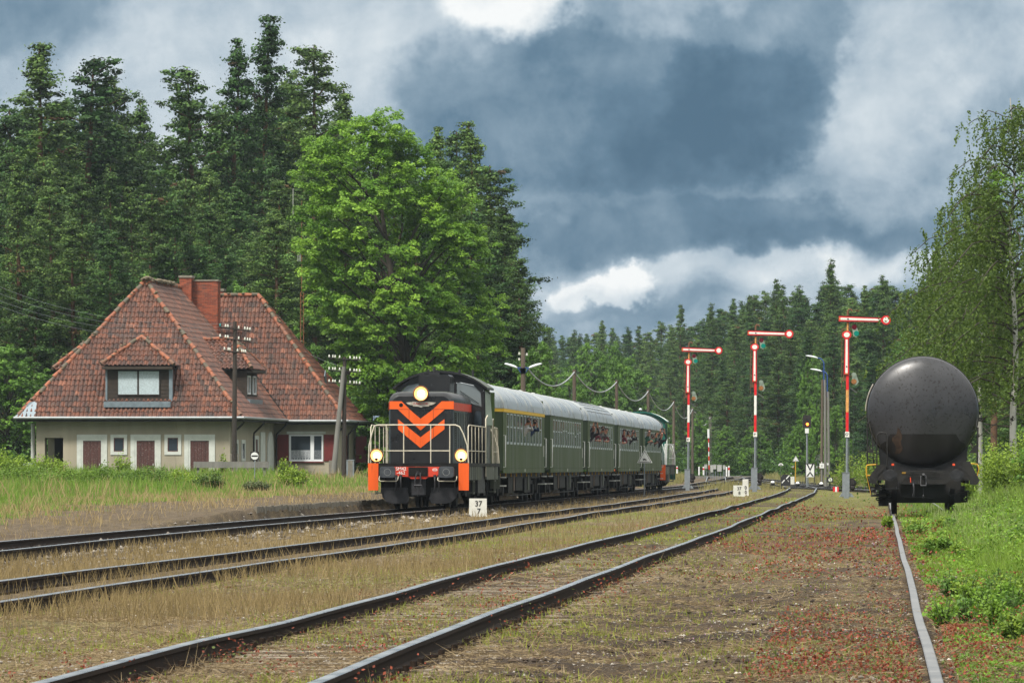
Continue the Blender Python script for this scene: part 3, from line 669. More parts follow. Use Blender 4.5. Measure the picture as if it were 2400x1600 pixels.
        ck.use('black_iron'); ck.b2(-.30, .28, min(yb_-.03*s0_, yb_), max(yb_-.03*s0_, yb_), .98, 1.25); ck.use('dark_iron')
        ck.b2(-.035, .035, min(yq-.2*s0_, yb_), max(yq-.2*s0_, yb_), 1.02, 1.13); ck.tube([(-.03, yq-.15*s0_, 1.08), (-.075, yq-.25*s0_, .85), (-.06, yq-.2*s0_, .62)], .022, 8); ck.tube([(.07, yq-.15*s0_, 1.08), (.10, yq-.25*s0_, .85), (.06, yq-.2*s0_, .62)], .022, 8)
        ck.rod((-.10, yq-.22*s0_, .70), (.13, yq-.22*s0_, .70), .035); ck.rod((0, yq-.2*s0_, .75), (0, yq-.2*s0_, .38), .014, 6); ck.build('coupling', T)
        for x in (-.66, -.52, .50, .62):
            hh = mb('dark_iron'); hh.tube([(x, yb_-.02*s0_, 1.0), (x, yb_-.16*s0_, .95), (x+.01, yb_-.18*s0_, .70), (x-.02, yb_-.12*s0_, .52)], .026, 8); hh.box(x, yb_-.13*s0_, .98, .09, .09, .07); hh.build('brake_hose', T)
        # ploughs
        for s_ in (-1, 1):
            p = mb('dark_iron'); c0, c1 = s_*.30, s_*1.13
            y2 = yb_+.28*s0_
            pts = [(s_*.33, .48), (s_*1.13, .48), (s_*1.10, .34), (s_*.98, .215), (s_*.80, .165), (s_*.36, .165), (s_*.30, .30)]
            p.prism(pts, min(y2, y2+.03), max(y2, y2+.03)); p.box(s_*.75, y2+.12*s0_, .55, .8, .2, .18); p.build('rail_guard', T)
        b = mb('dark_iron'); b.b2(-.22, .20, min(yb_+.1*s0_, yb_+.14*s0_), max(yb_+.1*s0_, yb_+.14*s0_), .42, .94); b.use('black_iron'); b.b2(-1.05, 1.05, min(yb_+.4*s0_, yb_+.6*s0_), max(yb_+.4*s0_, yb_+.6*s0_), .35, 1.2); b.build('apron', T)
    # bogies
    for yc_ in (3.35, 10.9):
        b = mb('black_iron')
        for s_ in (-1, 1):
            x0_, x1_ = sorted((s_*1.0, s_*1.12)); b.b2(x0_, x1_, yc_-1.9, yc_+1.9, .62, .82); b.b2(x0_, x1_, yc_-1.75, yc_-.85, .35, .75); b.b2(x0_, x1_, yc_+.85, yc_+1.75, .35, .75)
            for q_ in (-1.7, -.9, .9, 1.7): b.tube([(s_*1.16, yc_+q_, .5), (s_*1.16, yc_+q_, .9)], .07, 8)
            b.rod((s_*1.2, yc_-.6, .4), (s_*1.2, yc_+.6, .75), .04)
        b.b2(-.8, .8, yc_-.4, yc_+.4, .5, 1.0); bo = b.build('bogie', T)
        for yw in (yc_-1.3, yc_+1.3):
            w = mb('black_iron')
            w.rod((-.8, yw, .5), (.8, yw, .5), .08)
            for s_ in (-1, 1):
                w.lathe([(0, s_*.69), (.535, s_*.69), (.535, s_*.715), (.505, s_*.72), (.50, s_*.83), (.44, s_*.83), (.38, s_*.80), (.12, s_*.80), (0, s_*.82)], (0, yw, .505), 'x', 24)
            w.build('wheelset', bo)
    # headlights
    if front:
        def lamp(x, y, z, r, name):
            b = mb('black_iron'); b.lathe([(0, y+.22), (r*.7, y+.22), (r*1.18, y+.1), (r*1.18, y-.03), (r*1.0, y-.035), (r*1.0, y-.0)], (x, 0, z), 'y', 28); b.use('rust'); b.lathe([(r*1.18, y-.03), (r*1.2, y-.04), (r*1.0, y-.045), (r*.99, y-.03)], (x, 0, z), 'y', 28)
            o = b.build(name, T)
            b = mb('lamp_hot'); b.lathe([(r*.99, y-.006), (r*.7, y+.03), (r*.55, y+.06)], (x, 0, z), 'y', 28); b.use('lamp_core'); b.lathe([(r*.55, y+.06), (0, y+.065)], (x, 0, z), 'y', 20); b.build('reflector', o)
            return o
        l1 = lamp(0+.01, fy-.10, 3.45, .20, 'headlight')
        for s_ in (-1, 1):
            lz = zz(970); l_ = lamp(s_*1.27+.0, .72, lz, .175, 'headlight'); b = mb('dark_iron'); b.rod((s_*1.27, .82, 1.36), (s_*1.27, .82, lz-.15), .03); b.rod((s_*1.27, .8, lz+.2), (s_*1.27, .8, lz+.30), .035); b.disc((s_*1.27, lz-.11), .05, .66, .69, 16); b.build('lamp_bracket', l_)
    # handrails
    def hr(ptsl, name='handrail', r=.021, m_='rail_cream' if front else 'rail_white'):
        b = mb(m_)
        for p in ptsl: b.tube(p, r if len(p) > 2 else r*.85, 7)
        return b.build(name, T)
    zt = zz(692); zm = zz(928); sidebars = 5
    for yy, sg in ((.68, 1), (13.55, -1)):
        top = [(-1.50, yy, HB), (-1.485, yy, 1.9), (-1.40, yy, 2.25), (-1.33, yy, zt-.03), (-1.22, yy, zt), (1.10, yy, zt), (1.22, yy, zt-.05), (1.33, yy, 2.25), (1.45, yy, 1.9), (1.49, yy, HB)]
        lst = [top, [(-.97, yy, zm), (.93, yy, zm)]]+[[(x, yy, HB), (x, yy, zt)] for x in (-.97, -.45, .36, .93)]
        hr(lst)
    for s_ in (-1, 1):
        xx = s_*1.46
        for (ya, yb_, nb_) in ((.95, 8.0, 4), (11.4, 13.3, 2)):
            l2 = [[(xx, ya, HB), (xx, ya, zt-.06), (xx, ya+.3, zt), (xx, yb_-.1, zt-.02), (xx, yb_, zt-.08), (xx, yb_, HB)], [(xx, ya, zm), (xx, yb_, zm)]]+[[(xx, ya+(yb_-ya)*k/(nb_+1), HB), (xx, ya+(yb_-ya)*k/(nb_+1), zt)] for k in range(1, nb_+1)]
            hr(l2, r=.017)
        hr([[(xx, 8.1, .95), (xx, 8.1, 2.75), (xx+s_*.05, 8.2, 2.85), (xx, 8.35, 2.8)], [(xx, 10.9, .95), (xx, 10.9, 2.7), (xx+s_*.02, 11.1, 2.78), (xx, 11.2, 1.0)]], 'grab_rail')
    b = mb('dark_iron')
    for (x, y) in ((.55, 9.3), (-.4, 9.0), (.9, 10.2)): b.rod((x, y, 4.1), (x, y, 4.30), .04)
    b.build('roof_fittings', rf)
    return T
D0 = Vector((-2.83, 172.5)); DIR = Vector((math.sin(R(3.936)), math.cos(R(3.936))))
def onC(s_): p = D0+DIR*s_; return (p.x, p.y, 0)
RZ = -R(3.936)
loco('black diesel locomotive with orange chevrons and lit headlamps at the head of the train', 'loco_black', onC(0), RZ)
loco('dark green diesel locomotive coupled at the far end of the train', 'loco_teal', onC(14.9+24.75*5+14.25), RZ+math.pi, front=False)
# ================================================================ COACHES
def coach(label, s0_, nwin, stripe=False, ribs=False, win0=3.0, win1=21.6, long_=24.5):
    T = thing('passenger_coach', label, 'railway coach', onC(s0_), RZ, 'green coaches of the train')
    L = long_; W_ = 1.41; zb, ze, zr = 1.05, 3.16, 4.06; e0, e1 = .55, L-.55
    sec = [(e0, .80), (e0+.02, .80), (e0+1.0, 1.0), (e1-1.0, 1.0), (e1-.02, .80), (e1, .80)]
    # side walls, with window openings left free on the near (+x) side
    b = mb('coach_green')
    zs, zt_ = 2.02, 3.02
    ya, yb_ = e0+1.05, e1-1.05
    def wallx(sx_):
        x1 = sx_*W_; x0 = sx_*(W_-.05); X0, X1 = min(x0, x1), max(x0, x1)
        b.b2(X0, X1, ya, yb_, zb+.16, zs); b.b2(X0, X1, ya, yb_, zt_, ze); b.b2(X0-(0 if sx_ > 0 else .008), X1+(.008 if sx_ > 0 else 0), ya, yb_, zb, zb+.155)
        return X0, X1
    X0, X1 = wallx(1)
    step_ = (win1-win0)/nwin; ww = step_*.62; ys = [win0+step_*(k+.5) for k in range(nwin)]
    yy = ya
    for yc_ in ys: b.b2(X0, X1, yy, yc_-ww/2, zs, zt_); yy = yc_+ww/2
    b.b2(X0, X1, yy, yb_, zs, zt_)
    wallx(-1); b.b2(-W_, -W_+.05, ya, yb_, zs, zt_)
    body_ = b.build('body', T)
    for (q0, q1) in ((ya, e0), (yb_, e1)):
        b = mb('coach_dark_green')      # narrowed end vestibules
        for s_ in (-1, 1):
            P = [(s_*(W_-.01), q0, zb+.1), (s_*(W_-.22), q1, zb+.1), (s_*(W_-.22), q1, ze), (s_*(W_-.01), q0, ze), (s_*(W_-.08), q0, zb+.1), (s_*(W_-.28), q1, zb+.1), (s_*(W_-.28), q1, ze), (s_*(W_-.08), q0, ze)]
            b.add(P, [(0, 1, 2, 3), (4, 5, 6, 7), (0, 1, 5, 4), (3, 2, 6, 7)])
        q2 = q1+(.04 if q1 > q0 else -.04); b.b2(-W_+.2, W_-.2, min(q1, q2), max(q1, q2), zb+.1, ze+.5); b.build('vestibule', T)
    b = mb('black_iron')
    for q1, sg in ((e0, -1), (e1, 1)):
        b.b2(-.7, .7, min(q1, q1+sg*.5), max(q1, q1+sg*.5), 1.2, 3.4)
    b.build('gangway', T)
    # roof
    nA = 16; arc = []
    for k in range(nA+1): a_ = math.pi*(1-k/nA); arc.append((math.cos(a_)*(W_+.02)*1.0, ze+(zr-ze)*abs(math.sin(a_))**.85))
    b = mb('coach_roof'); secs = [(e0, .0, .86), (e0+.5, .0, .93), (e0+1.05, 0, 1), (e1-1.05, 0, 1), (e1-.5, 0, .93), (e1, 0, .86)]
    P = [(x*sc, y, ze+(z-ze)*(1-(1-sc)*1.1)) for (y, _, sc) in secs for x, z in arc]; n = nA+1
    b.add(P, [(i*n+k, i*n+k+1, (i+1)*n+k+1, (i+1)*n+k) for i in range(5) for k in range(nA)], True)
    b.add(P[:n], [tuple(range(n))]); b.add(P[-n:], [tuple(range(n))]); rf = b.build('roof', T)
    b = mb('light_grey')
    for yy in (e0+1.05, e0+8, L/2+1, e1-8, e1-1.05):
        b.tube([(x*1.004, yy, ze+(z-ze)*1.004) for x, z in arc], .012, 4)
    b.build('roof_seams', rf)
    if ribs:
        b = mb('sig_grey')
        for k in (9, 10, 11, 12, 13, 14): x, z = arc[k]; b.tube([(x*1.01, e0+2, z+.012), (x*1.01, e1-2, z+.012)], .012, 4)
        b.build('roof_ribs', rf)
    else:
        for yy in (8, 15.5):
            b = mb('light_grey'); b.lathe([(.0, .0), (.12, .0), (.15, .05), (.09, .12), (0, .14)], (-.15, yy, zr-.03), 'z', 12); b.build('roof_vent', rf)
    b = mb('yellow' if stripe else 'coach_green'); x = W_+.005
    b.b2(x-.02, x+.01, ya, yb_, ze-.11 if stripe else ze-.05, ze+.01)
    if stripe: b.add([(x, ya, ze-.11), (x-.21, e0, ze-.11), (x-.21, e0, ze+.01), (x, ya, ze+.01)], [(0, 1, 2, 3)])
    b.build('cantrail', body_)
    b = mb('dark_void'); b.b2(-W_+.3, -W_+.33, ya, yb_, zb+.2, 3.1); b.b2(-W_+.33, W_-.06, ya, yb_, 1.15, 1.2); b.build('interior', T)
    random.seed(int(s0_*10))
    for k, yc_ in enumerate(ys):
        f = mb('window_silver'); fw = .045; xo = W_+.004; xi = W_-.04
        f.b2(xi, xo, yc_-ww/2-.005, yc_-ww/2+fw, zs, zt_); f.b2(xi, xo, yc_+ww/2-fw, yc_+ww/2+.005, zs, zt_)
        f.b2(xi, xo, yc_-ww/2+fw, yc_+ww/2-fw, zs-.02, zs+fw*1.3); f.b2(xi, xo, yc_-ww/2+fw, yc_+ww/2-fw, zt_-fw, zt_)
        zmid = 2.55+random.choice((0, 0, 0, -.12, .05)); opened = k in label_open.get(round(s0_), ())
        f.b2(xi, xo, yc_-ww/2+fw, yc_+ww/2-fw, zmid, zmid+.045); fo = f.build('window', T)
        g = mb('glass_dark'); g.b2(W_-.016, W_-.006, yc_-ww/2+fw, yc_+ww/2-fw, zs+.04, zmid)
        if not opened: g.use(random.choice(('glass_dark', 'glass_dark', 'glass_dark', 'glass_bright'))); g.b2(W_-.012, W_-.003, yc_-ww/2+fw, yc_+ww/2-fw, zmid+.045, zt_-fw)
        g.build('pane', fo)
    # doors' grab rails
    for yy in (ya+.12, yb_-.12):
        g = mb('rail_white'); g.tube([(W_, yy, 1.25), (W_+.07, yy, 1.25), (W_+.07, yy, 2.28), (W_, yy, 2.28)], .02, 6); g.build('grab_rail', T)
    g = mb('light_grey'); g.b2(W_+.002, W_+.012, yb_-.62, yb_-.3, 1.62, 2.02); g.build('route_board', T)
    g = mb('text_white'); g.b2(W_+.009, W_+.013, L/2-.12, L/2+.12, 1.09, 1.19); g.build('number_plate', T)
    g = mb('yellow_dull')
    for yy in np.arange(ya+.3, yb_, 2.6): g.b2(W_-.14, W_-.1, yy, yy+.10, .93, 1.05)
    g.build('jacking_marks', T)
    # underframe
    g = mb('black_iron'); g.b2(-1.2, 1.2, e0, e1, .86, 1.04); g.b2(.5, 1.25, 6.3, 9., .38, .9); g.b2(.5, 1.25, 10., 13.4, .45, .9); g.b2(.6, 1.25, 14.5, 17.6, .36, .9); g.b2(-1.25, -.5, 7, 17, .4, .9)
    g.rod((1.3, 6, .30), (1.3, 18, .30), .02, 5); g.build('underframe', T)
    for (yy) in (8.5, 15.9):
        g = mb('loco_grey' if yy > 13 else 'brown_pole'); g.b2(1.26, 1.285, yy, yy+.55, .45, .98); g.build('equipment_cover', T)
    for yy in (e0+.9, e1-1.6):
        g = mb('light_grey'); g.b2(W_-.2, W_+.06, yy, yy+.9, .62, .66); g.use('light_grey'); g.b2(W_-.2, W_+.06, yy+.2, yy+.8, .90, .93); g.use('black_iron'); g.rod((W_-.1, yy+.1, .6), (W_-.1, yy+.1, 1.0), .02, 5); g.rod((W_-.1, yy+.8, .6), (W_-.1, yy+.8, 1.0), .02, 5); g.build('step', T)
    for yc_ in (3.4, L-3.4):
        g = mb('black_iron')
        for s_ in (-1, 1):
            a0, a1 = sorted((s_*1.0, s_*1.12)); g.b2(a0, a1, yc_-1.7, yc_+1.7, .58, .78); g.b2(a0, a1, yc_-.5, yc_+.5, .40, .60)
            for q_ in (-1.25, 1.25): g.box(s_*1.1, yc_+q_, .48, .2, .42, .34)
            for q_ in (-.25, .25): g.tube([(s_*1.14, yc_+q_, .42), (s_*1.14, yc_+q_, .85)], .09, 8)
        bo = g.build('bogie', T)
        for yw in (yc_-1.25, yc_+1.25):
            w = mb('black_iron'); w.rod((-.8, yw, .46), (.8, yw, .46), .07)
            for s_ in (-1, 1): w.lathe([(0, s_*.70), (.49, s_*.70), (.46, s_*.72), (.46, s_*.83), (.40, s_*.83), (.34, s_*.80), (0, s_*.80)], (0, yw, .462), 'x', 22)
            w.build('wheelset', bo)
    for yb2, sg in ((e0, -1), (e1, 1)):
        for s_ in (-1, 1):
            g = mb('black_iron'); g.lathe([(0, yb2), (.12, yb2), (.1, yb2+sg*.4), (.22, yb2+sg*.42), (.22, yb2+sg*.47), (0, yb2+sg*.47)], (s_*.876, 0, 1.06), 'y', 14); g.build('buffer', T)
    return T, ys, ww
label_open = {15: (5, 6, 7), 64: (0, 1, 2, 3, 5, 7), 89: (0, 1, 3, 4, 5, 6), 114: (0, 1, 3)}
SP = [14.9+24.75*k for k in range(5)]
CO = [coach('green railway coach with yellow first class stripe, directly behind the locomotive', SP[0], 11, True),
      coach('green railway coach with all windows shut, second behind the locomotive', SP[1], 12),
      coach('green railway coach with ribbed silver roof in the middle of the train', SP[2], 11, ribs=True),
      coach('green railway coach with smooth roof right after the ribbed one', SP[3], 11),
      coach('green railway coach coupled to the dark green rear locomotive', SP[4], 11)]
# ================================================================ TANK WAGON (buffer faces at local y = 0)
def wagon():
    T = thing('tank_wagon', 'dark grey railway tank wagon standing alone on the weedy siding at the right', 'tank wagon', (10.79, 152.2, 0), -math.atan(.0635))
    r, cz = 1.47, 2.70; y0, y1 = 1.55, 13.2
    b = mb('tank'); prof = []
    for k in range(10):
        a_ = math.pi/2*k/9; prof.append((r*math.sin(a_), y0-.42*math.cos(a_)))
    prof += [(r, y0+.3), (r, y1)]
    for k in range(1, 8): a_ = math.pi/2*k/7; prof.append((r*math.cos(a_), y1+.42*math.sin(a_)))
    b.lathe(prof, (0, 0, cz), 'y', 72); tk = b.build('tank', T)
    # tarred skirt plate round the lower part of the end
    b = mb('tank_tar'); zt_ = cz-r+.82-.20; N = 40
    P = []; rows = 10
    zc = 2.12
    for i in range(rows+1):
        z = cz-r*1.0+ (zc-(cz-r))*i/rows; dz_ = z-cz; hw = math.sqrt(max(0, r*r-dz_*dz_)); hw2 = min(hw, 1.12-.0*i)
        if i > rows-3: hw2 = min(hw2, 1.02-.05*(i-rows+3))
        for k in range(N+1):
            x = -hw2+2*hw2*k/N; rr = min(1, math.sqrt(x*x+dz_*dz_)/r); y = y0-.42*math.sqrt(max(0, 1-rr*rr))-.010; P.append((x, y, z))
    b.add(P, [(i*(N+1)+k, i*(N+1)+k+1, (i+1)*(N+1)+k+1, (i+1)*(N+1)+k) for i in range(rows) for k in range(N)], True); b.build('end_cladding', tk)
    b = mb('tank_iron')
    for yy in (y0+.35, 5, 9, 12.8): b.tube([((r+.012)*math.cos(a_), yy, cz+(r+.012)*math.sin(a_)) for a_ in np.linspace(0, 2*math.pi, 60, endpoint=False)], .018, 4, closed=True)
    b.build('tank_band', tk)
    b = mb('brass'); b.tube([((r+.05)*math.cos(a_), 2.6, cz+(r+.05)*math.sin(a_)) for a_ in np.linspace(R(150), R(178), 10)], .02, 5); b.build('band_edge', tk)
    b = mb('tank_stain'); P = []; ws = [.02, .06, .09, .12, .13, .10, .13, .09, .06]; rr_ = random.Random(4)
    for i, hw in enumerate(ws):
        z = 2.28-.085*i; xc = -.66+.03*math.sin(i*1.3)
        for x in (xc-hw*rr_.uniform(.6, 1.2), xc, xc+hw*rr_.uniform(.6, 1.2)):
            dz_ = z-cz; q_ = min(1, math.sqrt(x*x+dz_*dz_)/r); P.append((x, y0-.42*math.sqrt(max(0, 1-q_*q_))-.016, z))
    b.add(P, [(i*3+k, i*3+k+1, i*3+k+4, i*3+k+3) for i in range(len(ws)-1) for k in range(2)], True); b.build('rust_stain', tk)
    # saddle and frame
    b = mb('tank_tar'); b.prism([(-1.12, 1.15), (1.12, 1.15), (1.18, 1.75), (1.05, 1.95), (.9, 1.7), (.4, 1.42), (-.4, 1.42), (-.9, 1.7), (-1.05, 1.95), (-1.18, 1.75)], y0-.02, y0+.2); b.b2(-1.2, 1.2, .75, 1.2, 1.02, 1.16); b.b2(-.35, .35, 1.2, 13, .9, 1.2); b.build('saddle', T)
    b = mb('tank_iron'); b.prism([(-1.30, .90), (-.72, .90), (-.62, .80), (.62, .80), (.72, .90), (1.30, .90), (1.30, 1.16), (-1.30, 1.16)], .62, .70)
    b.prism([(-1.22, 1.0), (-.96, 1.27), (-1.08, 1.33), (-1.2, 1.30), (-1.42, 1.0), (-1.42, .83), (-1.22, .8)], .60, .74)
    b.prism([(1.22, 1.0), (.96, 1.27), (1.05, 1.40), (1.22, 1.40), (1.48, .90), (1.40, .78), (1.22, .8)], .60, .74)
    for s_ in (-1, 1): b.b2(min(s_*1.1, s_*1.2), max(s_*1.1, s_*1.2), .7, 13.9, .82, 1.1)
    for x in (-.82, -.3, .3, .82):
        for z in (.95, 1.05, 1.11): b.rod((x, .62, z), (x, .60, z), .014, 6)
    hb = b.build('headstock', T)
    b = mb('dark_void'); b.b2(-.35, .35, .612, .622, 1.11, 1.135); b.b2(-.5, .5, .612, .622, .93, .945); b.build('slot', hb)
    b = mb('tank_iron'); b.b2(-.45, .45, .605, .615, 1.06, 1.075); b.b2(-.45, .45, .605, .615, .985, .995); b.build('rib', hb)
    b = mb('sig_rusty'); b.use('yellow_dull'); b.b2(-.56, -.46, .605, .615, 1.075, 1.115); b.use('text_black')
    for k in range(5): b.box(-.55+.02*k+.0, .602, 1.095, .010, .004, .02)
    b.build('plate', hb)
    # buffers: oval heads
    for s_ in (-1, 1):
        b = mb('tank_iron'); b.lathe([(0, .62), (.15, .62), (.12, .35), (.085, .35), (.085, .05), (0, .05)], (s_*.875, 0, 1.05), 'y', 20)
        pts = [(s_*.875+.19*math.cos(a_)*(1-.22*max(0, -math.sin(a_))), 1.05+(.125 if math.sin(a_) > 0 else .17)*math.sin(a_)) for a_ in np.linspace(0, 2*math.pi, 30, endpoint=False)]
        b.use('dark_iron'); b.prism(pts, .0, .05); b.prism([(s_*.875+(x-s_*.875)*.72, 1.05+(z-1.05)*.72) for x, z in pts], -.015, 0); b.build('buffer', T)
        b = mb('tank_iron'); b.rod((s_*.80, .66, 1.16), (s_*.80, .66, 1.28), .028, 6); mk = b.build('lamp_iron', T); b = mb('sig_orange_red'); b.box(s_*.80, .66, 1.315, .066, .05, .055, bev=.008); b.build('marker', mk)
    # draw gear
    b = mb('dark_iron'); b.tube([(-.0, .6, .98), (0, .35, 1.0), (0, .25, 1.06)], .035, 8); b.tube([(-.065, .45, 1.02), (-.075, .35, .8), (-.05, .33, .75), (.05, .33, .75), (.075, .35, .8), (.065, .45, 1.02), (0, .45, 1.07)], .02, 8); b.rod((-.08, .33, .76), (.08, .33, .76), .032); b.rod((0, .4, .7), (0, .4, .50), .012, 6); b.lathe([(0, 0), (.03, .03), (.02, .08), (0, .1)], (0, .4, .43), 'z', 8); b.build('coupling', T)
    b = mb('dark_iron'); b.tube([(-.28, .6, .85), (-.26, .45, .80), (-.24, .45, .62), (-.27, .5, .48)], .028, 8); b.box(-.25, .5, .83, .12, .1, .06); bh = b.build('brake_hose', T)
    b = mb('sig_orange_red'); b.rod((-.34, .56, .98), (-.33, .55, .84), .012, 6); b.build('brake_cock', bh)
    # left hand rails
    b = mb('tank_iron'); b.tube([(-1.22, .75, 1.15), (-1.22, .75, 2.05), (-1.18, .75, 2.14), (-1.08, .75, 2.16), (-.98, .75, 2.14), (-.95, .75, 2.05), (-.95, .75, 1.2)], .020, 8); b.build('hand_rail', T)
    b = mb('tank_iron'); b.rod((-1.47, 1.0, 1.3), (-1.47, 1.0, 2.4), .022); b.rod((-1.30, 1.2, 1.2), (-1.36, 1.4, 2.3), .016); b.rod((-1.47, 1.0, 2.4), (-1.38, 1.6, 2.5), .016); b.rod((1.42, 1.0, .9), (1.44, 1.0, 2.3), .024); b.rod((1.40, 1.1, 2.3), (1.44, 1.6, 2.6), .016); b.build('side_post', T)
    b = mb('tank_iron'); b.prism([(1.20, 1.62), (1.44, 1.62), (1.44, 1.9)], .99, 1.01); b.prism([(-1.44, 1.62), (-1.30, 1.62), (-1.44, 1.85)], .99, 1.01); b.build('gusset', T)
    b = mb('yellow_dull'); b.tube([(-1.20, .95, 1.32), (-1.48, .95, 1.30), (-1.50, .95, 1.22), (-1.49, .95, 1.02), (-1.46, .95, .92), (-1.36, .95, .50)], .020, 7); b.rod((-1.47, .95, 1.03), (-1.25, .95, 1.01), .022); b.tube([(1.2, .95, 1.34), (1.42, .95, 1.33), (1.47, .95, 1.2), (1.40, .95, .95)], .016, 6); b.build('shunter_step', T)
    b = mb('tank_iron'); b.rod((-1.38, .95, .50), (-.98, .95, .50), .03); b.rod((-1.36, .95, .52), (-1.47, .95, 1.0), .022); b.build('step_bar', T)
    b = mb('black_iron')        # stack of discs: spring / brake cylinder
    for k in range(7):
        rr = [.17, .20, .20, .20, .18, .14, .07][k]; b.lathe([(0, 0), (rr, 0), (rr*1.02, .02), (rr, .035), (0, .035)], (-1.05, 1.25, .58-k*.055), 'z', 16)
    b.lathe([(.13, 0), (.13, .4), (0, .4)], (-1.05, 1.25, .22), 'z', 12); b.build('spring_stack', T)
    b = mb('dark_iron'); b.tube([(-1.0, .5, .88), (-1.0, .5, .68), (-.66, .5, .68), (-.66, .5, .88)], .013, 6); b.build('shunter_handle', T)
    b = mb('tank_iron')
    for (x0, y_, z0, x1, z1) in ((-1.4, 1.0, .72, -1.1, .68), (-1.35, .9, .62, -1.05, .78), (-1.28, .8, .60, -1.15, .9), (-.5, 1.0, .45, .5, .42), (.7, .9, .5, 1.2, .62)): b.rod((x0, y_, z0), (x1, y_+.2, z1), .022, 6)
    b.box(-1.2, .9, .72, .16, .3, .16); b.b2(-.6, .6, 1.1, 1.3, .45, .8); b.b2(-1.0, 1.0, 1.6, 1.8, .3, .9); b.build('brake_rigging', T)
    for yc_ in (2.9, 11.6):
        b = mb('black_iron')
        for s_ in (-1, 1):
            a0, a1 = sorted((s_*.98, s_*1.1)); b.b2(a0, a1, yc_-1.4, yc_+1.4, .45, .75)
            for q_ in (-.9, .9): b.box(s_*1.06, yc_+q_, .46, .24, .36, .3)
        b.b2(-.9, .9, yc_-.2, yc_+.2, .5, .95); bo = b.build('bogie', T)
        for yw in (yc_-.9, yc_+.9):
            w = mb('black_iron'); w.rod((-.8, yw, .46), (.8, yw, .46), .08)
            for s_ in (-1, 1): w.lathe([(0, s_*.69), (.49, s_*.69), (.48, s_*.715), (.46, s_*.72), (.46, s_*.83), (.38, s_*.83), (.3, s_*.79), (0, s_*.79)], (0, yw, .465), 'x', 26)
            w.build('wheelset', bo)
    return T
wagon()
# ================================================================ STATION HOUSE
HA = R(5.5); HG = .58
HT = thing('station_house', 'old grey plastered station house with steep red tiled roofs and dormers', 'house', (-24.76, 302., HG), -HA)
random.seed(11)
def tiles(name, parent, P0, e, up, poly, tw=.225, th=.345, m='tiles'):
    """pantiles on a plane; poly = convex outline in (along eave, up slope) metres"""
    P0 = Vector(P0); e = Vector(e).normalized(); up = Vector(up).normalized(); n = e.cross(up).normalized()
    if n.z < 0: n = -n
    def span(v):
        xs = []
        for i in range(len(poly)):
            (a0, b0), (a1, b1) = poly[i], poly[(i+1) % len(poly)]
            if (b0-v)*(b1-v) <= 0 and b0 != b1: xs.append(a0+(a1-a0)*(v-b0)/(b1-b0))
        return (min(xs), max(xs)) if len(xs) >= 2 else None
    vmin = min(p[1] for p in poly); vmax = max(p[1] for p in poly); umin = min(p[0] for p in poly); umax = max(p[0] for p in poly)
    b = mb(m); prof = [(0, -.005), (.14, .055), (.36, .085), (.58, .06), (.80, .0), (1.0, -.005)]
    v = vmin; r_ = 0
    while v < vmax-.05:
        va, vb = v, min(v+th+.03, vmax); s0 = span(va+1e-4); s1 = span(vb-1e-4)
        if s0 and s1:
            off = random.uniform(-.02, .02); u = umin+off-tw
            while u < umax:
                if u+tw > min(s0[0], s1[0]) and u < max(s0[1], s1[1]):
                    lift = .034+random.uniform(-.006, .010); tilt = random.uniform(-.006, .006); vs = []
                    jit = random.uniform(-.018, .018)
                    a0 = max(s0[0], min(s0[1], u)); a1 = max(s0[0], min(s0[1], u+tw)); c0 = max(s1[0], min(s1[1], u)); c1 = max(s1[0], min(s1[1], u+tw))
                    if a1-a0 > .03 or c1-c0 > .03:
                        for (f_, h_) in prof: vs.append(P0+e*(a0+(a1-a0)*f_)+up*(va+jit)+n*(h_+lift+tilt))
                        for (f_, h_) in prof: vs.append(P0+e*(c0+(c1-c0)*f_)+up*(vb+jit)+n*(h_*.9))
                        for (f_, h_) in prof: vs.append(P0+e*(a0+(a1-a0)*f_)+up*(va+jit)+n*(h_+lift-.035))
                        k = len(prof); b.add(vs, [(i, i+1, i+1+k, i+k) for i in range(k-1)]+[(i+2*k, i+1+2*k, i+1, i) for i in range(k-1)])
                u += tw
        v += th; r_ += 1
    b.build(name, parent, fixn=False)
def ridge(parent, pa, pb, r=.13):
    pa, pb = Vector(pa), Vector(pb); L = (pb-pa).length; n = max(1, int(L/.36)); b = mb('ridge_tiles'); d = (pb-pa)/n
    for k in range(n):
        a_ = pa+d*k+Vector((random.uniform(-.02, .02), random.uniform(-.02, .02), random.uniform(-.01, .03))); b.tube([a_, a_+d*1.06], [r*random.uniform(.95, 1.12), r*.82], 8)
    b.build('ridge_tiles', parent, fixn=False)
    b = mb('ridge_moss')
    for k in range(int(n*1.6)):
        if random.random() < .55:
            p = pa+(pb-pa)*random.random()+Vector((random.uniform(-.1, .1), random.uniform(-.1, .1), random.uniform(-.02, .12))); s_ = random.uniform(.04, .12); b.lathe([(0, 0), (s_, s_*.2), (s_*.7, s_*.8), (0, s_)], p, 'z', 6)
    if b.f: tag(b.build('moss', parent, fixn=False), kind='stuff')
EZ = 3.80-HG; RZH = 11.0-HG
def plane_quad(b, pts): b.add(pts, [tuple(range(len(pts)))])
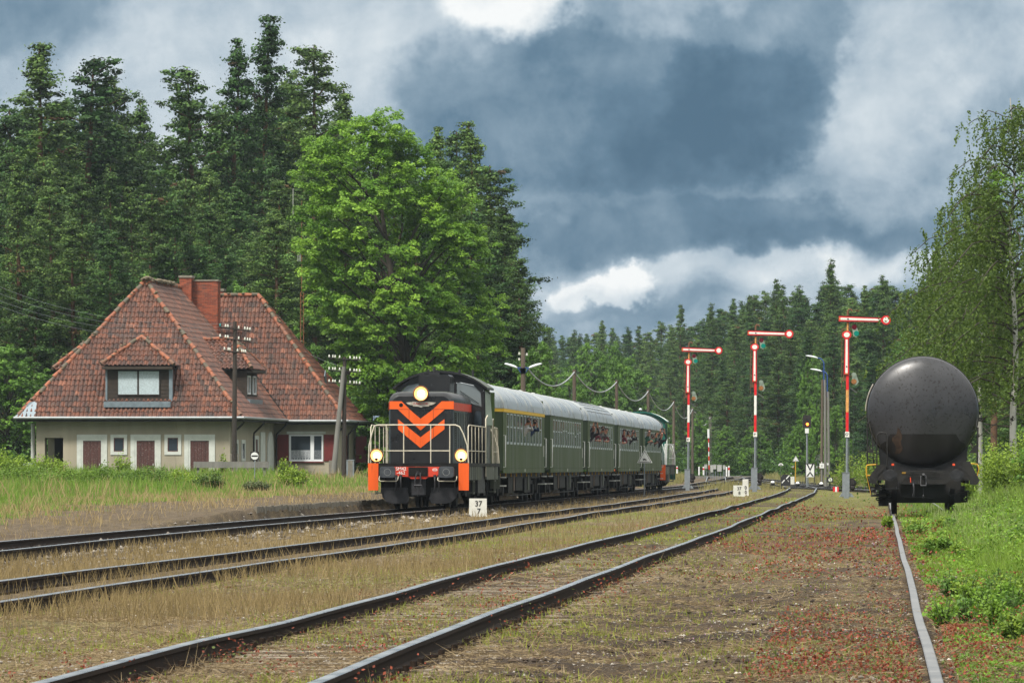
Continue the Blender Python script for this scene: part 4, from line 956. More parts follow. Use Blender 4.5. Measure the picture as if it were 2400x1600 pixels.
# front wing: eaves u -.9..10.9, v -.7..17 ; ridge u 5 from v 4.6 to 17
u0, u1, v0 = -.92, 10.92, -.72; ur = 5.0; vr = 4.6; ve = 21.
rise = RZH-EZ; run_s = u1-ur; sl_s = math.hypot(run_s, rise); run_f = vr-v0; sl_f = math.hypot(run_f, rise)
rfw = mb('soffit'); plane_quad(rfw, [(u0, v0, EZ), (u1, v0, EZ), (ur, vr, RZH)]); plane_quad(rfw, [(u1, v0, EZ), (u1, ve, EZ), (ur, ve, RZH), (ur, vr, RZH)]); plane_quad(rfw, [(u0, v0, EZ), (ur, vr, RZH), (ur, ve, RZH), (u0, ve, EZ)]); plane_quad(rfw, [(u0, v0, EZ-.02), (u1, v0, EZ-.02), (u1, ve, EZ-.02), (u0, ve, EZ-.02)]); plane_quad(rfw, [(u0, ve, EZ), (u1, ve, EZ), (ur, ve, RZH)])
RF = rfw.build('front_roof', HT, fixn=False)
w_ = u1-u0
tiles('roof_tiles', RF, (u0, v0, EZ), (1, 0, 0), (0, run_f, rise), [(0, 0), (w_, 0), (ur-u0, sl_f)])
tiles('roof_tiles', RF, (u1, v0, EZ), (0, 1, 0), (-run_s, 0, rise), [(0, 0), (ve-v0, 0), (ve-v0, sl_s), (vr-v0, sl_s)])
tiles('roof_tiles', RF, (u0, ve, EZ), (0, -1, 0), (ur-u0, 0, rise), [(0, 0), (ve-v0, 0), (ve-vr, sl_s), (0, sl_s)], tw=.47, th=.66)
ridge(RF, (u0+.1, v0+.1, EZ+.12), (ur, vr, RZH+.08)); ridge(RF, (u1-.1, v0+.1, EZ+.12), (ur, vr, RZH+.08)); ridge(RF, (ur, vr, RZH+.08), (ur, 17, RZH+.08), .15)
b = mb('ridge_moss')
for k in range(150):
    v = random.uniform(vr-.4, 13); s_ = random.uniform(.08, .20); b.lathe([(0, 0), (s_, s_*.2), (s_*.7, s_*.7), (0, s_)], (ur+random.uniform(-.15, .25), v, RZH+.08+random.uniform(-.05, .1)), 'z', 6)
tag(b.build('moss', RF, fixn=False), kind='stuff')
b = mb('lead'); b.add([(u0-.10, v0-.06, EZ+.05), (u0+1.0, v0-.06, EZ+.06), (u0+1.0, v0+.42, EZ+.78), (u0+.86, v0+.5, EZ+.86), (u0+.62, v0+.42, EZ+.82), (u0+.3, v0+.2, EZ+.42)], [(0, 1, 2, 3, 4, 5)]); b.build('metal_patch', RF, fixn=False)
# rear wing
q0, q1, w0, w1 = -.5, 14.25, 16.1, 25.4; qr = 8.75; wr = (w0+w1)/2; RZ2 = 10.7-HG; EZ2 = EZ-.04; rise2 = RZ2-EZ2
rr_ = mb('soffit'); plane_quad(rr_, [(q0, w0, EZ2), (q1, w0, EZ2), (qr, wr, RZ2), (4, wr, RZ2)]); plane_quad(rr_, [(q1, w0, EZ2), (q1, w1, EZ2), (qr, wr, RZ2)]); plane_quad(rr_, [(q0, w1, EZ2), (q1, w1, EZ2), (qr, wr, RZ2), (4, wr, RZ2)]); plane_quad(rr_, [(q0, w0, EZ2), (q0, w1, EZ2), (4, wr, RZ2)]); plane_quad(rr_, [(q0, w0, EZ2-.02), (q1, w0, EZ2-.02), (q1, w1, EZ2-.02), (q0, w1, EZ2-.02)])
RB = rr_.build('rear_roof', HT, fixn=False)
slr = math.hypot(wr-w0, rise2); slq = math.hypot(q1-qr, rise2)
tiles('roof_tiles', RB, (q0, w0, EZ2), (1, 0, 0), (0, wr-w0, rise2), [(4.5, 0), (q1-q0, 0), (qr-q0, slr), (4.5, slr)])
tiles('roof_tiles', RB, (q1, w0, EZ2), (0, 1, 0), (-(q1-qr), 0, rise2), [(0, 0), (w1-w0, 0), ((w1-w0)/2, slq)])
ridge(RB, (q1-.1, w0+.1, EZ2+.12), (qr, wr, RZ2+.08)); ridge(RB, (q1-.1, w1-.1, EZ2+.12), (qr, wr, RZ2+.08), .10); ridge(RB, (4.5, wr, RZ2+.08), (qr, wr, RZ2+.08), .12)
b = mb('lead'); b.box(0, 0, 0, .5, .05, .8); sk = b.build('roof_light', RB); sk.parent = RB; sk.location = (q1-1.6, wr-1.2, EZ2+2.35); sk.rotation_euler = (0, R(-40), R(90))
# lead valley
b = mb('dark_void'); b.tube([(u1+.02, w0+.1, EZ+.02), (u1-.0, w0, EZ+.1), (ur+1.4, wr-.7, RZ2-1.2)], .07, 6); b.build('valley', RB)
# gutters
for (pa, pb, par) in (((u0-.12, v0-.10, EZ), (u1+.12, v0-.10, EZ), RF), ((u1+.10, v0-.10, EZ), (u1+.10, w0, EZ), RF), ((u1+.1, w0-.10, EZ2), (q1+.12, w0-.10, EZ2), RB), ((q1+.10, w0-.1, EZ2), (q1+.10, w1, EZ2), RB)):
    g = mb('gutter'); g.tube([pa, pb], .075, 8); g.build('gutter', par)
g = mb('soffit'); g.b2(u0, u1, v0, v0+.05, EZ-.20, EZ-.03); g.b2(u1-.06, u1-.01, v0+.06, w0, EZ-.20, EZ-.03); g.b2(u1, q1, w0+.01, w0+.06, EZ2-.2, EZ2-.03); g.b2(q1-.06, q1-.01, w0+.07, w1, EZ2-.2, EZ2-.03); g.build('eaves_board', HT)
# walls
WX = 10.18; WZ = EZ-.03; b = mb('plaster'); zb_ = -.6
op_z = 2.77-HG
b.b2(1.42, WX, 0, .35, zb_, WZ); b.b2(0, .45, 0, .35, zb_, WZ); b.b2(.45, 1.42, 0, .35, op_z, WZ)
b.b2(0, .35, .35, 1.2, zb_, WZ); b.b2(0, .35, 3.5, 17, zb_, WZ); b.b2(0, .35, 1.2, 3.5, op_z, WZ); b.b2(WX-.35, WX, .35, 16.8, zb_, WZ); b.b2(1.5, WX-.35, 3.6, 3.9, zb_, WZ)
b.b2(WX, 13.7, 16.8, 17.15, zb_, WZ-.03); b.b2(13.35, 13.7, 17.15, 24.9, zb_, WZ-.03); b.b2(0, 13.35, 24.6, 24.9, zb_, WZ-.03); b.build('wall', HT)
b = mb('plaster'); b.b2(-.06, WX+.05, -.05, -.002, zb_, .42); b.b2(WX+.1, 13.75, 16.74, 16.798, zb_, .62); b.build('plinth', HT)
def U(px): return (px-85)/455*10.18          # front face horizontal position
def Z_(py): return (1094-py)/45.+1.25-HG
def opening(px0, px1, py0, py1, din, kind):
    x0, x1, zt_, zb2 = U(px0), U(px1), Z_(py0), Z_(py1)
    fr = mb('white_trim'); t_ = din; fr.b2(x0, x0+t_, -.045, .02, zb2, zt_); fr.b2(x1-t_, x1, -.045, .02, zb2, zt_); fr.b2(x0+t_, x1-t_, -.045, .02, zt_-t_, zt_)
    if kind == 'window': fr.b2(x0+t_, x1-t_, -.045, .02, zb2, zb2+t_)
    if kind == 'door':
        fr.b2(x0+t_, x0+t_+.10, -.025, .02, zb2, zt_-t_); fr.b2(x1-t_-.10, x1-t_, -.025, .02, zb2, zt_-t_); fr.b2(x0+t_+.10, x1-t_-.10, -.025, .02, zt_-t_-.10, zt_-t_); t_ = t_+.10
    if kind == 'door':
        d = mb('door_red'); a0, a1, zt2 = x0+t_, x1-t_, zt_-t_
        n = 5
        for k in range(n): d.b2(a0+(a1-a0)*k/n+.006, a0+(a1-a0)*(k+1)/n-.006, -.016, -.004, zb2, zt2-.03)
        d.use('dark_void'); d.b2(a0, a1, -.004, -.002, zb2, zt2); D = d.build('door', HT); fr.build('door_frame', D)
        h = mb('light_grey'); h.box(a1-.08, -.03, zb2+1.15, .035, .03, .12); h.build('handle', D)
    else:
        d = mb('door_red'); a0, a1, zt2, zb3 = x0+t_, x1-t_, zt_-t_, zb2+t_; d.b2(a0, a0+.05, -.02, .01, zb3, zt2); d.b2(a1-.05, a1, -.02, .01, zb3, zt2); d.b2(a0+.05, a1-.05, -.02, .01, zt2-.06, zt2); d.b2(a0+.05, a1-.05, -.02, .01, zb3, zb3+.05); D = d.build('window', HT); fr.build('window_frame', D)
        g = mb('glass_dark'); g.b2(a0+.05, a1-.05, -.008, -.004, zb3+.05, zt2-.06); g.build('pane', D)
for (a_, c_) in ((181, 252), (307, 378), (433, 505)): opening(a_, c_, 1018, 1140, .22, 'door')
for (a_, c_) in ((260, 299), (386.5, 426)): opening(a_, c_, 1018, 1065.5, .17, 'window')
# right side wall of the front wing: small windows, door, arched door (faces +u)
def sidebox(b, v0_, v1_, z0_, z1_, d): b.b2(WX, WX+d, v0_, v1_, z0_, z1_)
for (va, vb, za, zb3, m_) in ((1.2, 2.8, .98, 2.1, 'w'), (4.0, 5.4, .98, 2.1, 'w'), (9.0, 10.4, -.3, 2.35, 'd')):
    b = mb('white_trim'); sidebox(b, va, va+.25, za, zb3, .05); sidebox(b, vb-.25, vb, za, zb3, .05); sidebox(b, va+.25, vb-.25, zb3-.2, zb3, .05)
    if m_ == 'w': sidebox(b, va+.25, vb-.25, za, za+.15, .05)
    d = mb('glass_dark' if m_ == 'w' else 'door_red'); sidebox(d, va+.25, vb-.25, za+(.15 if m_ == 'w' else 0), zb3-.2, .012); D = d.build('window' if m_ == 'w' else 'door', HT); b.build('window_frame' if m_ == 'w' else 'door_frame', D)
b = mb('white_trim')
sidebox(b, 11.2, 12.9, -.3, 2.55, .05); b.build('wall_panel', HT)
b = mb('white_trim'); pts = [(13.9, -.4), (16.2, -.4), (16.2, 1.5)]+[(15.05+1.15*math.cos(a_), 1.5+1.1*math.sin(a_)) for a_ in np.linspace(0, math.pi, 14)]+[(13.9, 1.5)]
b.prism(pts, WX, WX+.06, 'yz'); ad_ = b.build('arched_door', HT)
for (x, v) in ((WX+.12, .5), (WX+.14, 7.8), (WX+.16, 16.55), (13.6, 16.65), (13.85, 20.)):
    g = mb('soffit'); g.tube([(x+.6, v-.15, EZ-.05), (x+.55, v-.12, EZ-.25), (x+.02, v, EZ-.75), (x, v, EZ-.95), (x, v, -.5)], .05, 7); g.build('downpipe', HT)
# rear wing front: large window with shutters.  px at its own distance
def U2(px): return (px-85)/ (802-85.)*13.7+.0
def pu(px, Y=318.6): X = (px-1200)/F*Y; return (X+24.76-16.8*math.sin(HA))/math.cos(HA)
def pz(py, Y=318.6): return (1094-py)/F*Y+HC-HG
yf = 16.8
x0, x1, zt_, zb2 = pu(679.5), pu(759), pz(1018.5), pz(1081)
f = mb('white_new'); f.b2(x0, x0+.10, yf-.05, yf+.01, zb2, zt_); f.b2(x1-.08, x1, yf-.05, yf+.01, zb2, zt_); xm = x0+.68*(x1-x0); f.b2(xm-.10, xm+.10, yf-.05, yf+.01, zb2+.12, zt_-.07); f.b2(x0+.10, x1-.08, yf-.05, yf+.01, zb2, zb2+.12); f.b2(x0+.10, x1-.08, yf-.05, yf+.01, zt_-.07, zt_); fw = f.build('window', HT)
g = mb('glass_dark'); g.b2(x0+.1, xm-.1, yf-.012, yf-.004, zb2+.12, zt_-.07); g.b2(xm+.1, x1-.08, yf-.012, yf-.004, zb2+.12, zt_-.07); g.build('pane', fw)
g = mb('curtain')
for (c0, c1) in ((x0+.11, xm-.11), (xm+.11, x1-.09)):
    n = 14
    for k in range(n): xa = c0+(c1-c0)*k/n; g.b2(xa+.01, xa+(c1-c0)/n-.012, yf-.016, yf-.013, zb2+.13+(.05 if k % 2 else 0), zb2+.62)
g.build('lace_curtain', fw)
g = mb('white_trim'); g.b2(pu(674), pu(765), yf-.06, yf-.002, pz(1017), pz(1011)); g.build('lintel', fw)
g = mb('shutter_red'); g.b2(x0-.03, x1+.03, yf-.09, yf-.002, zb2-.07, zb2-.004); g.build('sill', fw)
for (a_, c_) in ((648, 678), (761, 784)):
    g = mb('shutter_red'); xa, xb = pu(a_), pu(c_); g.b2(xa, xb, yf-.05, yf-.003, pz(1080), pz(1018.5)); sh = g.build('shutter', HT)
g = mb('white_trim'); g.b2(13.7, 13.75, 18.4, 19.2, pz(1084), pz(1013)); g.build('side_window_frame', HT)
g = mb('shutter_red'); g.b2(13.7, 13.76, 19.2, 20.4, pz(1084), pz(1019)); g.build('shutter', HT)
g = mb('shutter_red'); g.box(0, 0, 0, .62, .05, 1.45); sh = g.build('shutter', HT); sh.location = (14.15, 23.5, pz(1052))
# dormers: generic builder, local frame: window face looks to -y, x across
def dbox(parent, M, w, z0, z1, slope, wins, front_name='dormer'):
    """dormer body; M places local x(across) y(into roof) into house coordinates; slope = rise / run of main roof; z0 base"""
    hw = w/2; dep = (z1-z0)/slope+.1
    b = mb('old_board')
    def T_(l): return [M @ Vector(p) for p in l]
    f0 = [(-hw, 0, z0-.1), (hw, 0, z0-.1), (hw, 0, z1), (-hw, 0, z1)]; b.add(T_(f0), [(0, 1, 2, 3)])
    for s_ in (-1, 1): b.add(T_([(s_*hw, 0, z0-.1), (s_*hw, 0, z1), (s_*hw, dep, z1)]), [(0, 1, 2)])
    nb = 9
    for k in range(nb):
        za = z0+(z1-z0)*k/nb; zb3 = za+(z1-z0)/nb*.86; v = T_([(-hw, -.02, za), (hw, -.02, za), (hw, -.02, zb3), (-hw, -.02, zb3), (-hw, .01, za), (hw, .01, za), (hw, .01, zb3), (-hw, .01, zb3)]); b.add(v, [(0, 1, 2, 3), (0, 1, 5, 4), (2, 3, 7, 6)])
        ya, yb_ = max(0, (za-z0)/slope), 0
        for s_ in (-1, 1): v = T_([(s_*(hw+.02), -.02, za), (s_*(hw+.02), (za-z0)/slope, za), (s_*(hw+.02), (za-z0)/slope+.06, zb3), (s_*(hw+.02), -.02, zb3)]); b.add(v, [(0, 1, 2, 3)])
    D = b.build(front_name, parent, fixn=False)
    return D
def bar(b, M, x0, x1, y0, y1, z0, z1):
    v = [M @ Vector(p) for p in ((x0, y0, z0), (x1, y0, z0), (x1, y1, z0), (x0, y1, z0), (x0, y0, z1), (x1, y0, z1), (x1, y1, z1), (x0, y1, z1))]
    b.add(v, [(0, 3, 2, 1), (4, 5, 6, 7), (0, 1, 5, 4), (1, 2, 6, 5), (2, 3, 7, 6), (3, 0, 4, 7)])
def hip_roof(parent, M, w, z1, zr_, slope, zbase, front=.45, ov=.32, hr=1.5):
    """little hipped roof: ridge runs back into the main roof"""
    hw = w/2+ov; yr_ = (zr_-zbase)/slope; ye_ = (z1-zbase)/slope; yh = -front+hr
    A, B_, Cc = M @ Vector((-hw, -front, z1)), M @ Vector((hw, -front, z1)), M @ Vector((0, yh, zr_)); E, G_, H_ = M @ Vector((0, yr_+.2, zr_)), M @ Vector((-hw, ye_+.1, z1)), M @ Vector((hw, ye_+.1, z1))
    b = mb('soffit'); b.add([A, B_, Cc, E, G_, H_], [(0, 1, 2), (1, 5, 3, 2), (0, 2, 3, 4), (0, 4, 5, 1)]); o = b.build('dormer_roof', parent, fixn=False)
    def face(P, Q, Rp, S_=None):
        e_ = (Q-P).normalized(); top = Rp if S_ is None else Rp; n = e_.cross(Rp-P); up_ = n.cross(e_).normalized()
        if up_.z < 0: up_ = -up_
        pts = [P, Q, Rp]+([S_] if S_ is not None else []); tiles('roof_tiles', o, P, e_, up_, [((p-P).dot(e_), (p-P).dot(up_)) for p in pts])
    face(A, B_, Cc); face(B_, H_, E, Cc); face(G_, A, Cc, E)
    z_ = Vector((0, 0, .08)); ridge(o, A+z_, Cc+z_, .11); ridge(o, B_+z_, Cc+z_, .11); ridge(o, Cc+z_, E+z_, .11)
    return o
slf = rise/run_f; sls = rise/run_s
# front dormer
ud = 5.38; zd0 = 4.67-HG; yv = v0+(zd0-EZ)/slf
M1 = Matrix.Translation((ud, yv, 0)); D1 = dbox(HT, M1, 3.3, zd0, 6.42-HG, slf, None)
hip_roof(HT, M1, 3.3, 6.50-HG, 7.98-HG, slf, zd0, .35, .28, 1.4)
b = mb('frosted'); bar(b, M1, -1.05, -.03, -.07, -.05, 5.02-HG, 6.22-HG); bar(b, M1, .03, 1.1, -.07, -.05, 5.02-HG, 6.22-HG); wd = b.build('window', HT); 
b = mb('old_board'); 
for (c0, c1) in ((-1.09, -.005), (.005, 1.14)):
    bar(b, M1, c0, c0+.04, -.09, -.04, 4.98-HG, 6.26-HG); bar(b, M1, c1-.04, c1, -.09, -.04, 4.98-HG, 6.26-HG); bar(b, M1, c0+.04, c1-.04, -.09, -.04, 6.22-HG, 6.26-HG); bar(b, M1, c0+.04, c1-.04, -.09, -.04, 4.98-HG, 5.02-HG)
b.build('window_frame', wd)
b = mb('lead'); bar(b, M1, -1.75, 1.75, -.42, -.0, zd0-.32, zd0-.02); bar(b, M1, -1.72, -1.62, -.05, .05, zd0, 6.3-HG); bar(b, M1, 1.62, 1.80, -.06, .12, zd0, 6.3-HG); b.build('flashing', D1)
b = mb('old_board'); bar(b, M1, -1.85, 1.85, -.42, -.05, 6.32-HG, 6.46-HG); b.build('eaves_beam', D1)
# side dormer, looks to +u
zd0 = 4.86-HG; ux = u1-(zd0-EZ)/sls; vc_ = 8.6
M2 = Matrix.Translation((ux, vc_, 0)) @ Matrix.Rotation(R(90), 4, 'Z'); D2 = dbox(HT, M2, 4.6, zd0, 6.38-HG, sls, None)
hip_roof(HT, M2, 4.6, 6.42-HG, 8.0-HG, sls, zd0, .40, .35, 1.3)
for c_ in (-1.2, .9):
    b = mb('white_new'); bar(b, M2, c_-.55, c_-.42, -.10, -.03, zd0+.25, 6.1-HG); bar(b, M2, c_+.42, c_+.55, -.10, -.03, zd0+.25, 6.1-HG); bar(b, M2, c_-.42, c_+.42, -.10, -.03, zd0+.25, zd0+.33); bar(b, M2, c_-.42, c_+.42, -.10, -.03, 6.02-HG, 6.1-HG); f = b.build('window', HT)
    b = mb('glass_dark'); bar(b, M2, c_-.42, c_+.42, -.05, -.03, zd0+.33, 6.02-HG); b.build('pane', f)
b = mb('old_board'); bar(b, M2, -2.5, 2.5, -.45, -.05, 6.26-HG, 6.40-HG); bar(b, M2, -2.34, -2.2, -.12, -.02, zd0, 6.3-HG); b.build('eaves_beam', D2)
b = mb('lead'); bar(b, M2, -2.4, 2.4, -.3, -.0, zd0-.25, zd0-.02); b.build('flashing', D2)
# left dormer, only its roof shows beside the front roof
zd0 = 5.2-HG; M3 = Matrix.Translation((u0+(zd0-EZ)/sls, 9.0, 0)) @ Matrix.Rotation(R(-90), 4, 'Z'); D3 = dbox(HT, M3, 4.2, zd0, 6.4-HG, sls, None); hip_roof(HT, M3, 4.2, 6.40-HG, 7.8-HG, sls, zd0, .55, .35, 1.3)
# chimneys with real courses of brick
islandmat('bricks', [(0, (.20, .05, .028)), (.5, (.32, .075, .035)), (.85, (.40, .10, .045)), (1, (.14, .05, .035))], .85, .25, 6)
mat('mortar', (.20, .15, .12), .95, 0, .2, 8)
def chimney(x0, x1, y0_, y1_, zb3, zt2, cap=.12):
    b = mb('mortar'); b.b2(x0+.012, x1-.012, y0_+.012, y1_-.012, zb3, zt2); ch = b.build('chimney', HT)
    br = mb('bricks'); z = zb3; k = 0; h = .088
    while z < zt2-.05:
        zz1 = min(z+h-.014, zt2)
        for (axis, lo, hi, fixed, sgn) in (('x', x0, x1, y0_, -1), ('y', y0_, y1_, x1, 1)):
            u = lo-(k % 2)*.13
            while u < hi:
                a_, c_ = max(lo, u), min(hi, u+.245)
                if c_-a_ > .04:
                    if axis == 'x': br.b2(a_, c_, fixed-.004, fixed+.03, z, zz1)
                    else: br.b2(fixed-.03, fixed+.004, a_+.001, c_, z, zz1)
                u += .26
        z += h; k += 1
    br.build('bricks', ch, fixn=False)
    c_ = mb('chimney_cap'); c_.b2(x0-.05, x1+.05, y0_-.05, y1_+.05, zt2, zt2+cap); c_.build('cap', ch)
chimney(5.05, 5.70, 16.0, 17.0, 9.6-HG, 11.60-HG); chimney(5.72, 7.08, 16.5, 17.6, 8.0-HG, 11.42-HG, .08); chimney(3.5, 6.55, 22.2, 23.0, 9.4-HG, 11.05-HG, .14)
b = mb('light_grey'); b.rod((-.35, 1.0, 1.1), (-.35, 1.0, 2.9-HG+.6), .11, 10); b.build('flue_pipe', HT)
# ================================================================ STREET-SIDE THINGS, POLES, SIGNALS
def gpos(px, py0, Y): p = at(px, py0, Y); return p
def semaphore(px, Y, zb_, s, lab, label, rusty=0, lean=0.):
    X = (px-1200)/F*Y; T = thing('semaphore_signal', label, 'railway signal', (X, Y, zb_), 0, 'semaphore signals across the yard throat')
    T.rotation_euler = (0, R(lean), 0)
    b = mb('sig_grey'); b.b2(-.20, .12, -.18, .18, 0, 1.08); b.b2(-.22, .14, -.2, .2, 1.08, 1.11); b.use('sig_grey'); b.b2(-.14, .10, -.19, .0, -.15, .28); b.prism([(-.34, -.02), (-.22, .16), (.20, .16), (.34, -.02)], -.12, .16); box_ = b.build('drive_box', T)
    w = mb('sig_black'); w.lathe([(0, 0), (.17, 0), (.17, .05), (0, .05)], (.28, .0, .62), 'y', 16); w.rod((.28, -.06, .62), (.28, .14, .62), .04); w.b2(.13, .32, -.1, .1, .5, .85); w.rod((.2, -.02, .8), (.42, -.02, .86), .02); w.lathe([(0, 0), (.13, 0), (.13, .04), (0, .04)], (.25, -.1, .42), 'y', 14); w.build('wire_wheel', T)
    b = mb('sig_grey'); b.rod((0, 0, 1.1), (0, 0, 3.0), .055); b.rod((.09, .05, 1.1), (.09, .05, 8.2), .018, 6); b.build('mast_foot', T)
    bands = [(2.95, 3.86, 'sig_red'), (3.86, 4.88, 'sig_rusty' if rusty == 1 else 'sig_white'), (4.88, 5.75, 'sig_red')]
    for z0_, z1_, m_ in bands: b = mb(m_); b.b2(-.062, .062, -.06, .05, z0_, z1_); b.build('mast_band', T)
    b = mb('sig_orange_red' if s > 1.02 else 'sig_rusty'); b.rod((0, 0.02, 5.75), (0, 0.02, 7.95), .05); b.use('sig_brown'); b.rod((0, .02, 7.95), (0, .02, 8.52), .055); b.tube([(0, .02, 8.5), (.05, .02, 8.58), (.16, .02, 8.56), (.2, .02, 8.48)], .04, 6); b.build('mast_top', T)
    b = mb('sig_white'); b.b2(-.10, .10, -.085, -.065, 2.72, 2.97); pl = b.build('name_plate', T); text(lab, .17, 'text_black', TM(0, -.090, 2.845), pl, bold=.002)
    def arm(M, red, L=1.78):
        v = mb('sig_black'); k = []
        poly = [(-.42, -.13), (L-.22, -.10), (L-.22, .10), (-.42, .15)]
        def pr(m_, pts, y0_, y1_):
            o_ = MB(); o_.use(m_); o_.prism(pts, y0_, y1_); return o_
        o = MB(); o.use(red); o.prism(poly, -.02, .0); o.disc((L-.03, 0), .215, -.022, .0)
        o.use('sig_black'); o.prism([(-.44, .13), (L-.22, .09), (L-.22, .115), (-.44, .155)], -.03, -.018); o.prism([(-.44, -.14), (L-.22, -.115), (L-.22, -.09), (-.44, -.12)], -.03, -.018)
        o.use('sig_white'); o.prism([(-.34, -.055), (L-.28, -.045), (L-.28, .045), (-.34, .055)], -.032, -.018); o.disc((L-.03, 0), .135, -.034, -.02); o.use('sig_rusty'); o.prism([(-.40, -.05), (-.342, -.05), (-.342, .05), (-.40, .05)], -.032, -.018)
        o.use('sig_black'); o.disc((0, 0), .035, -.05, -.03, 10)
        o.v = [tuple(M @ Vector(p)) for p in o.v]; return o
    M = Matrix.Translation((0, -.10, 8.13)) @ Matrix.Rotation(R(1.2), 4, 'Y'); arm(M, 'sig_red').build('arm', T)
    M = Matrix.Translation((-.05, -.10, 5.95)) @ Matrix.Rotation(R(-90), 4, 'Y') @ Matrix.Scale(.86, 4, (1, 0, 0)); arm(M, 'sig_orange_red' if s > 1.02 else 'sig_red', 1.72).build('arm', T)
    for (z, m1, m2, q_) in ((7.65, 'lens_red', 'lens_green', 1), (5.45, 'lens_plate', 'lens_amber', -1)):
        b = mb('lens_plate'); pts = [(.18, z+.18), (.40, z+.18), (.52, z-.2), (.40, z-.36), (.26, z-.3)]; b.prism(pts, -.02, .0); b.use('sig_brown'); b.rod((0, -.01, z+.05), (.25, -.01, z+.05), .02, 6); sp_ = b.build('lens_plate', T)
        b = mb(m1); b.disc((.30, z+.12), .115, -.04, -.022); b.build('lens', sp_); b = mb(m2); b.disc((.40-(.10 if q_ < 0 else 0), z-.18), .12, -.04, -.022); b.build('lens', sp_)
    b = mb('sig_brown'); b.rod((-.26, 0, 5.0), (-.26, 0, 7.7), .018, 6); b.rod((-.26, 0, 7.6), (-.06, 0, 7.75), .018, 6); b.rod((-.26, 0, 5.3), (-.05, 0, 5.3), .018, 6); b.b2(-.2, -.08, -.03, .03, 5.3, 5.75); b.use('wire'); b.rod((-.26, 0, 5.0), (-.1, 0, 1.1), .008, 5); b.rod((.28, 0, .7), (.28, 0, 4.9), .006, 4); b.rod((.10, 0, 5.0), (.42, 0, 4.75), .03, 6); b.build('pull_rods', T)
    T.scale = (s, s, s)
    return T
semaphore(1984, 262, -.08, 1.0*.985, 'G¹', 'right hand semaphore signal beside the tank wagon, with a rusty orange band on its mast', 1, .45)
semaphore(1769, 294, .14, 1.0*.97, 'F¹', 'middle semaphore signal beside the white 37/8 kilometre stones', 0, .35)
semaphore(1612, 338, .03, .99, 'E¹', 'left hand semaphore signal behind the rear of the train', 0, .5)
# telegraph poles in front of the house
def telegraph(px, Y, topy, basey, label, strut=False):
    X = (px-1200)/F*Y; s = F/Y; zb_ = gz1(X, Y)-.05; zt_ = HC+(1094-topy)/s; T = thing('telegraph_pole', label, 'telegraph pole', (X, Y, zb_), 0, 'telegraph poles before the station house')
    H = zt_-zb_; b = mb('wood_pole'); b.tube([(0, 0, .75 if not strut else 0), (.02, 0, H*.6), (.03, 0, H)], [.125, .105, .085], 10); b.build('pole', T)
    if strut: b = mb('grey_pole'); b.tube([(-.50, -.2, .35), (.0, -.16, H*.92)], [.14, .10], 10); b.build('strut', T)
    b = mb('concrete')
    for q_ in ((-.0,) if not strut else (-.62, .32)): b.box(q_, .10 if not strut else -.1, .55, .36 if not strut else .22, .20, 1.4 if not strut else .9)
    b.build('concrete_foot', T)
    ang = R(26 if not strut else 12)
    for k, dz in enumerate((.36, .85, 1.42) if not strut else (.12, .72, 1.32)):
        z = H-dz; Lh = (.78, .78, .55)[k] if not strut else .80; tilt = R(7) if not strut else R(4)
        b = mb('sig_black'); e_ = Vector((math.cos(ang), math.sin(ang), -math.sin(tilt)*.9)).normalized(); o_ = Vector((.03, -.1, z)); b.rod(o_-e_*Lh, o_+e_*Lh, .028, 6); b.build('crossarm', T)
        for q_ in ((-.95, -.72, -.58, -.30, .35, .60, .75, .95) if strut else (-.95, -.6, -.45, .25, .65, .82, .98)):
            p = o_+e_*(Lh*q_); up_ = (1 if (strut or random.random() < .8) else -1); b = mb('sig_black'); b.rod(p, p+Vector((0, 0, .07)), .012, 5); io = b.build('insulator_pin', T)
            b = mb('porcelain' if not (k == 0 and q_ < -.9 and not strut) else 'teal_glass'); b.lathe([(.02, 0), (.043, .01), (.04, .06), (.028, .08), (.036, .11), (.016, .135), (0, .135)], p+Vector((0, 0, .04)), 'z', 10); b.build('insulator', T)
    return T
T1 = telegraph(549, 268, 753, 1078, 'thin dark telegraph pole with tilted crossarms before the middle of the house')
T2 = telegraph(806, 284, 836, 1124, 'double legged telegraph pole with three rows of insulators at the right end of the house', True)
def cable(name, pts, r, m, label, cat, group=None, sag=None, n=14, parent=None):
    b = mb(m); P = []
    for i in range(len(pts)-1):
        a_, c_ = Vector(pts[i]), Vector(pts[i+1])
        for k in range(n+(i == len(pts)-2)):
            f_ = k/n; p = a_.lerp(c_, f_); p.z -= 4*f_*(1-f_)*(sag or 0); P.append(p)
    b.tube(P, r, 5); o = b.build(name, parent); 
    if parent is None: tag(o, label, cat, group)
    return o
for k, (py0, py1) in enumerate(((655, 757), (672, 764), (690, 770), (702, 786))):
    cable('telegraph_wire', [at(-60, py0-10, 330), at(545, py1, 268)], .005, 'sig_grey', 'thin wires running from the pole before the house to the left', 'wire', 'telegraph wires left of the house', .9)
cable('telegraph_wire', [at(700, 815, 330), at(800, 858, 284)], .005, 'sig_grey', 'thin wire running from the double telegraph pole back to the rear roof', 'wire', None, .1)
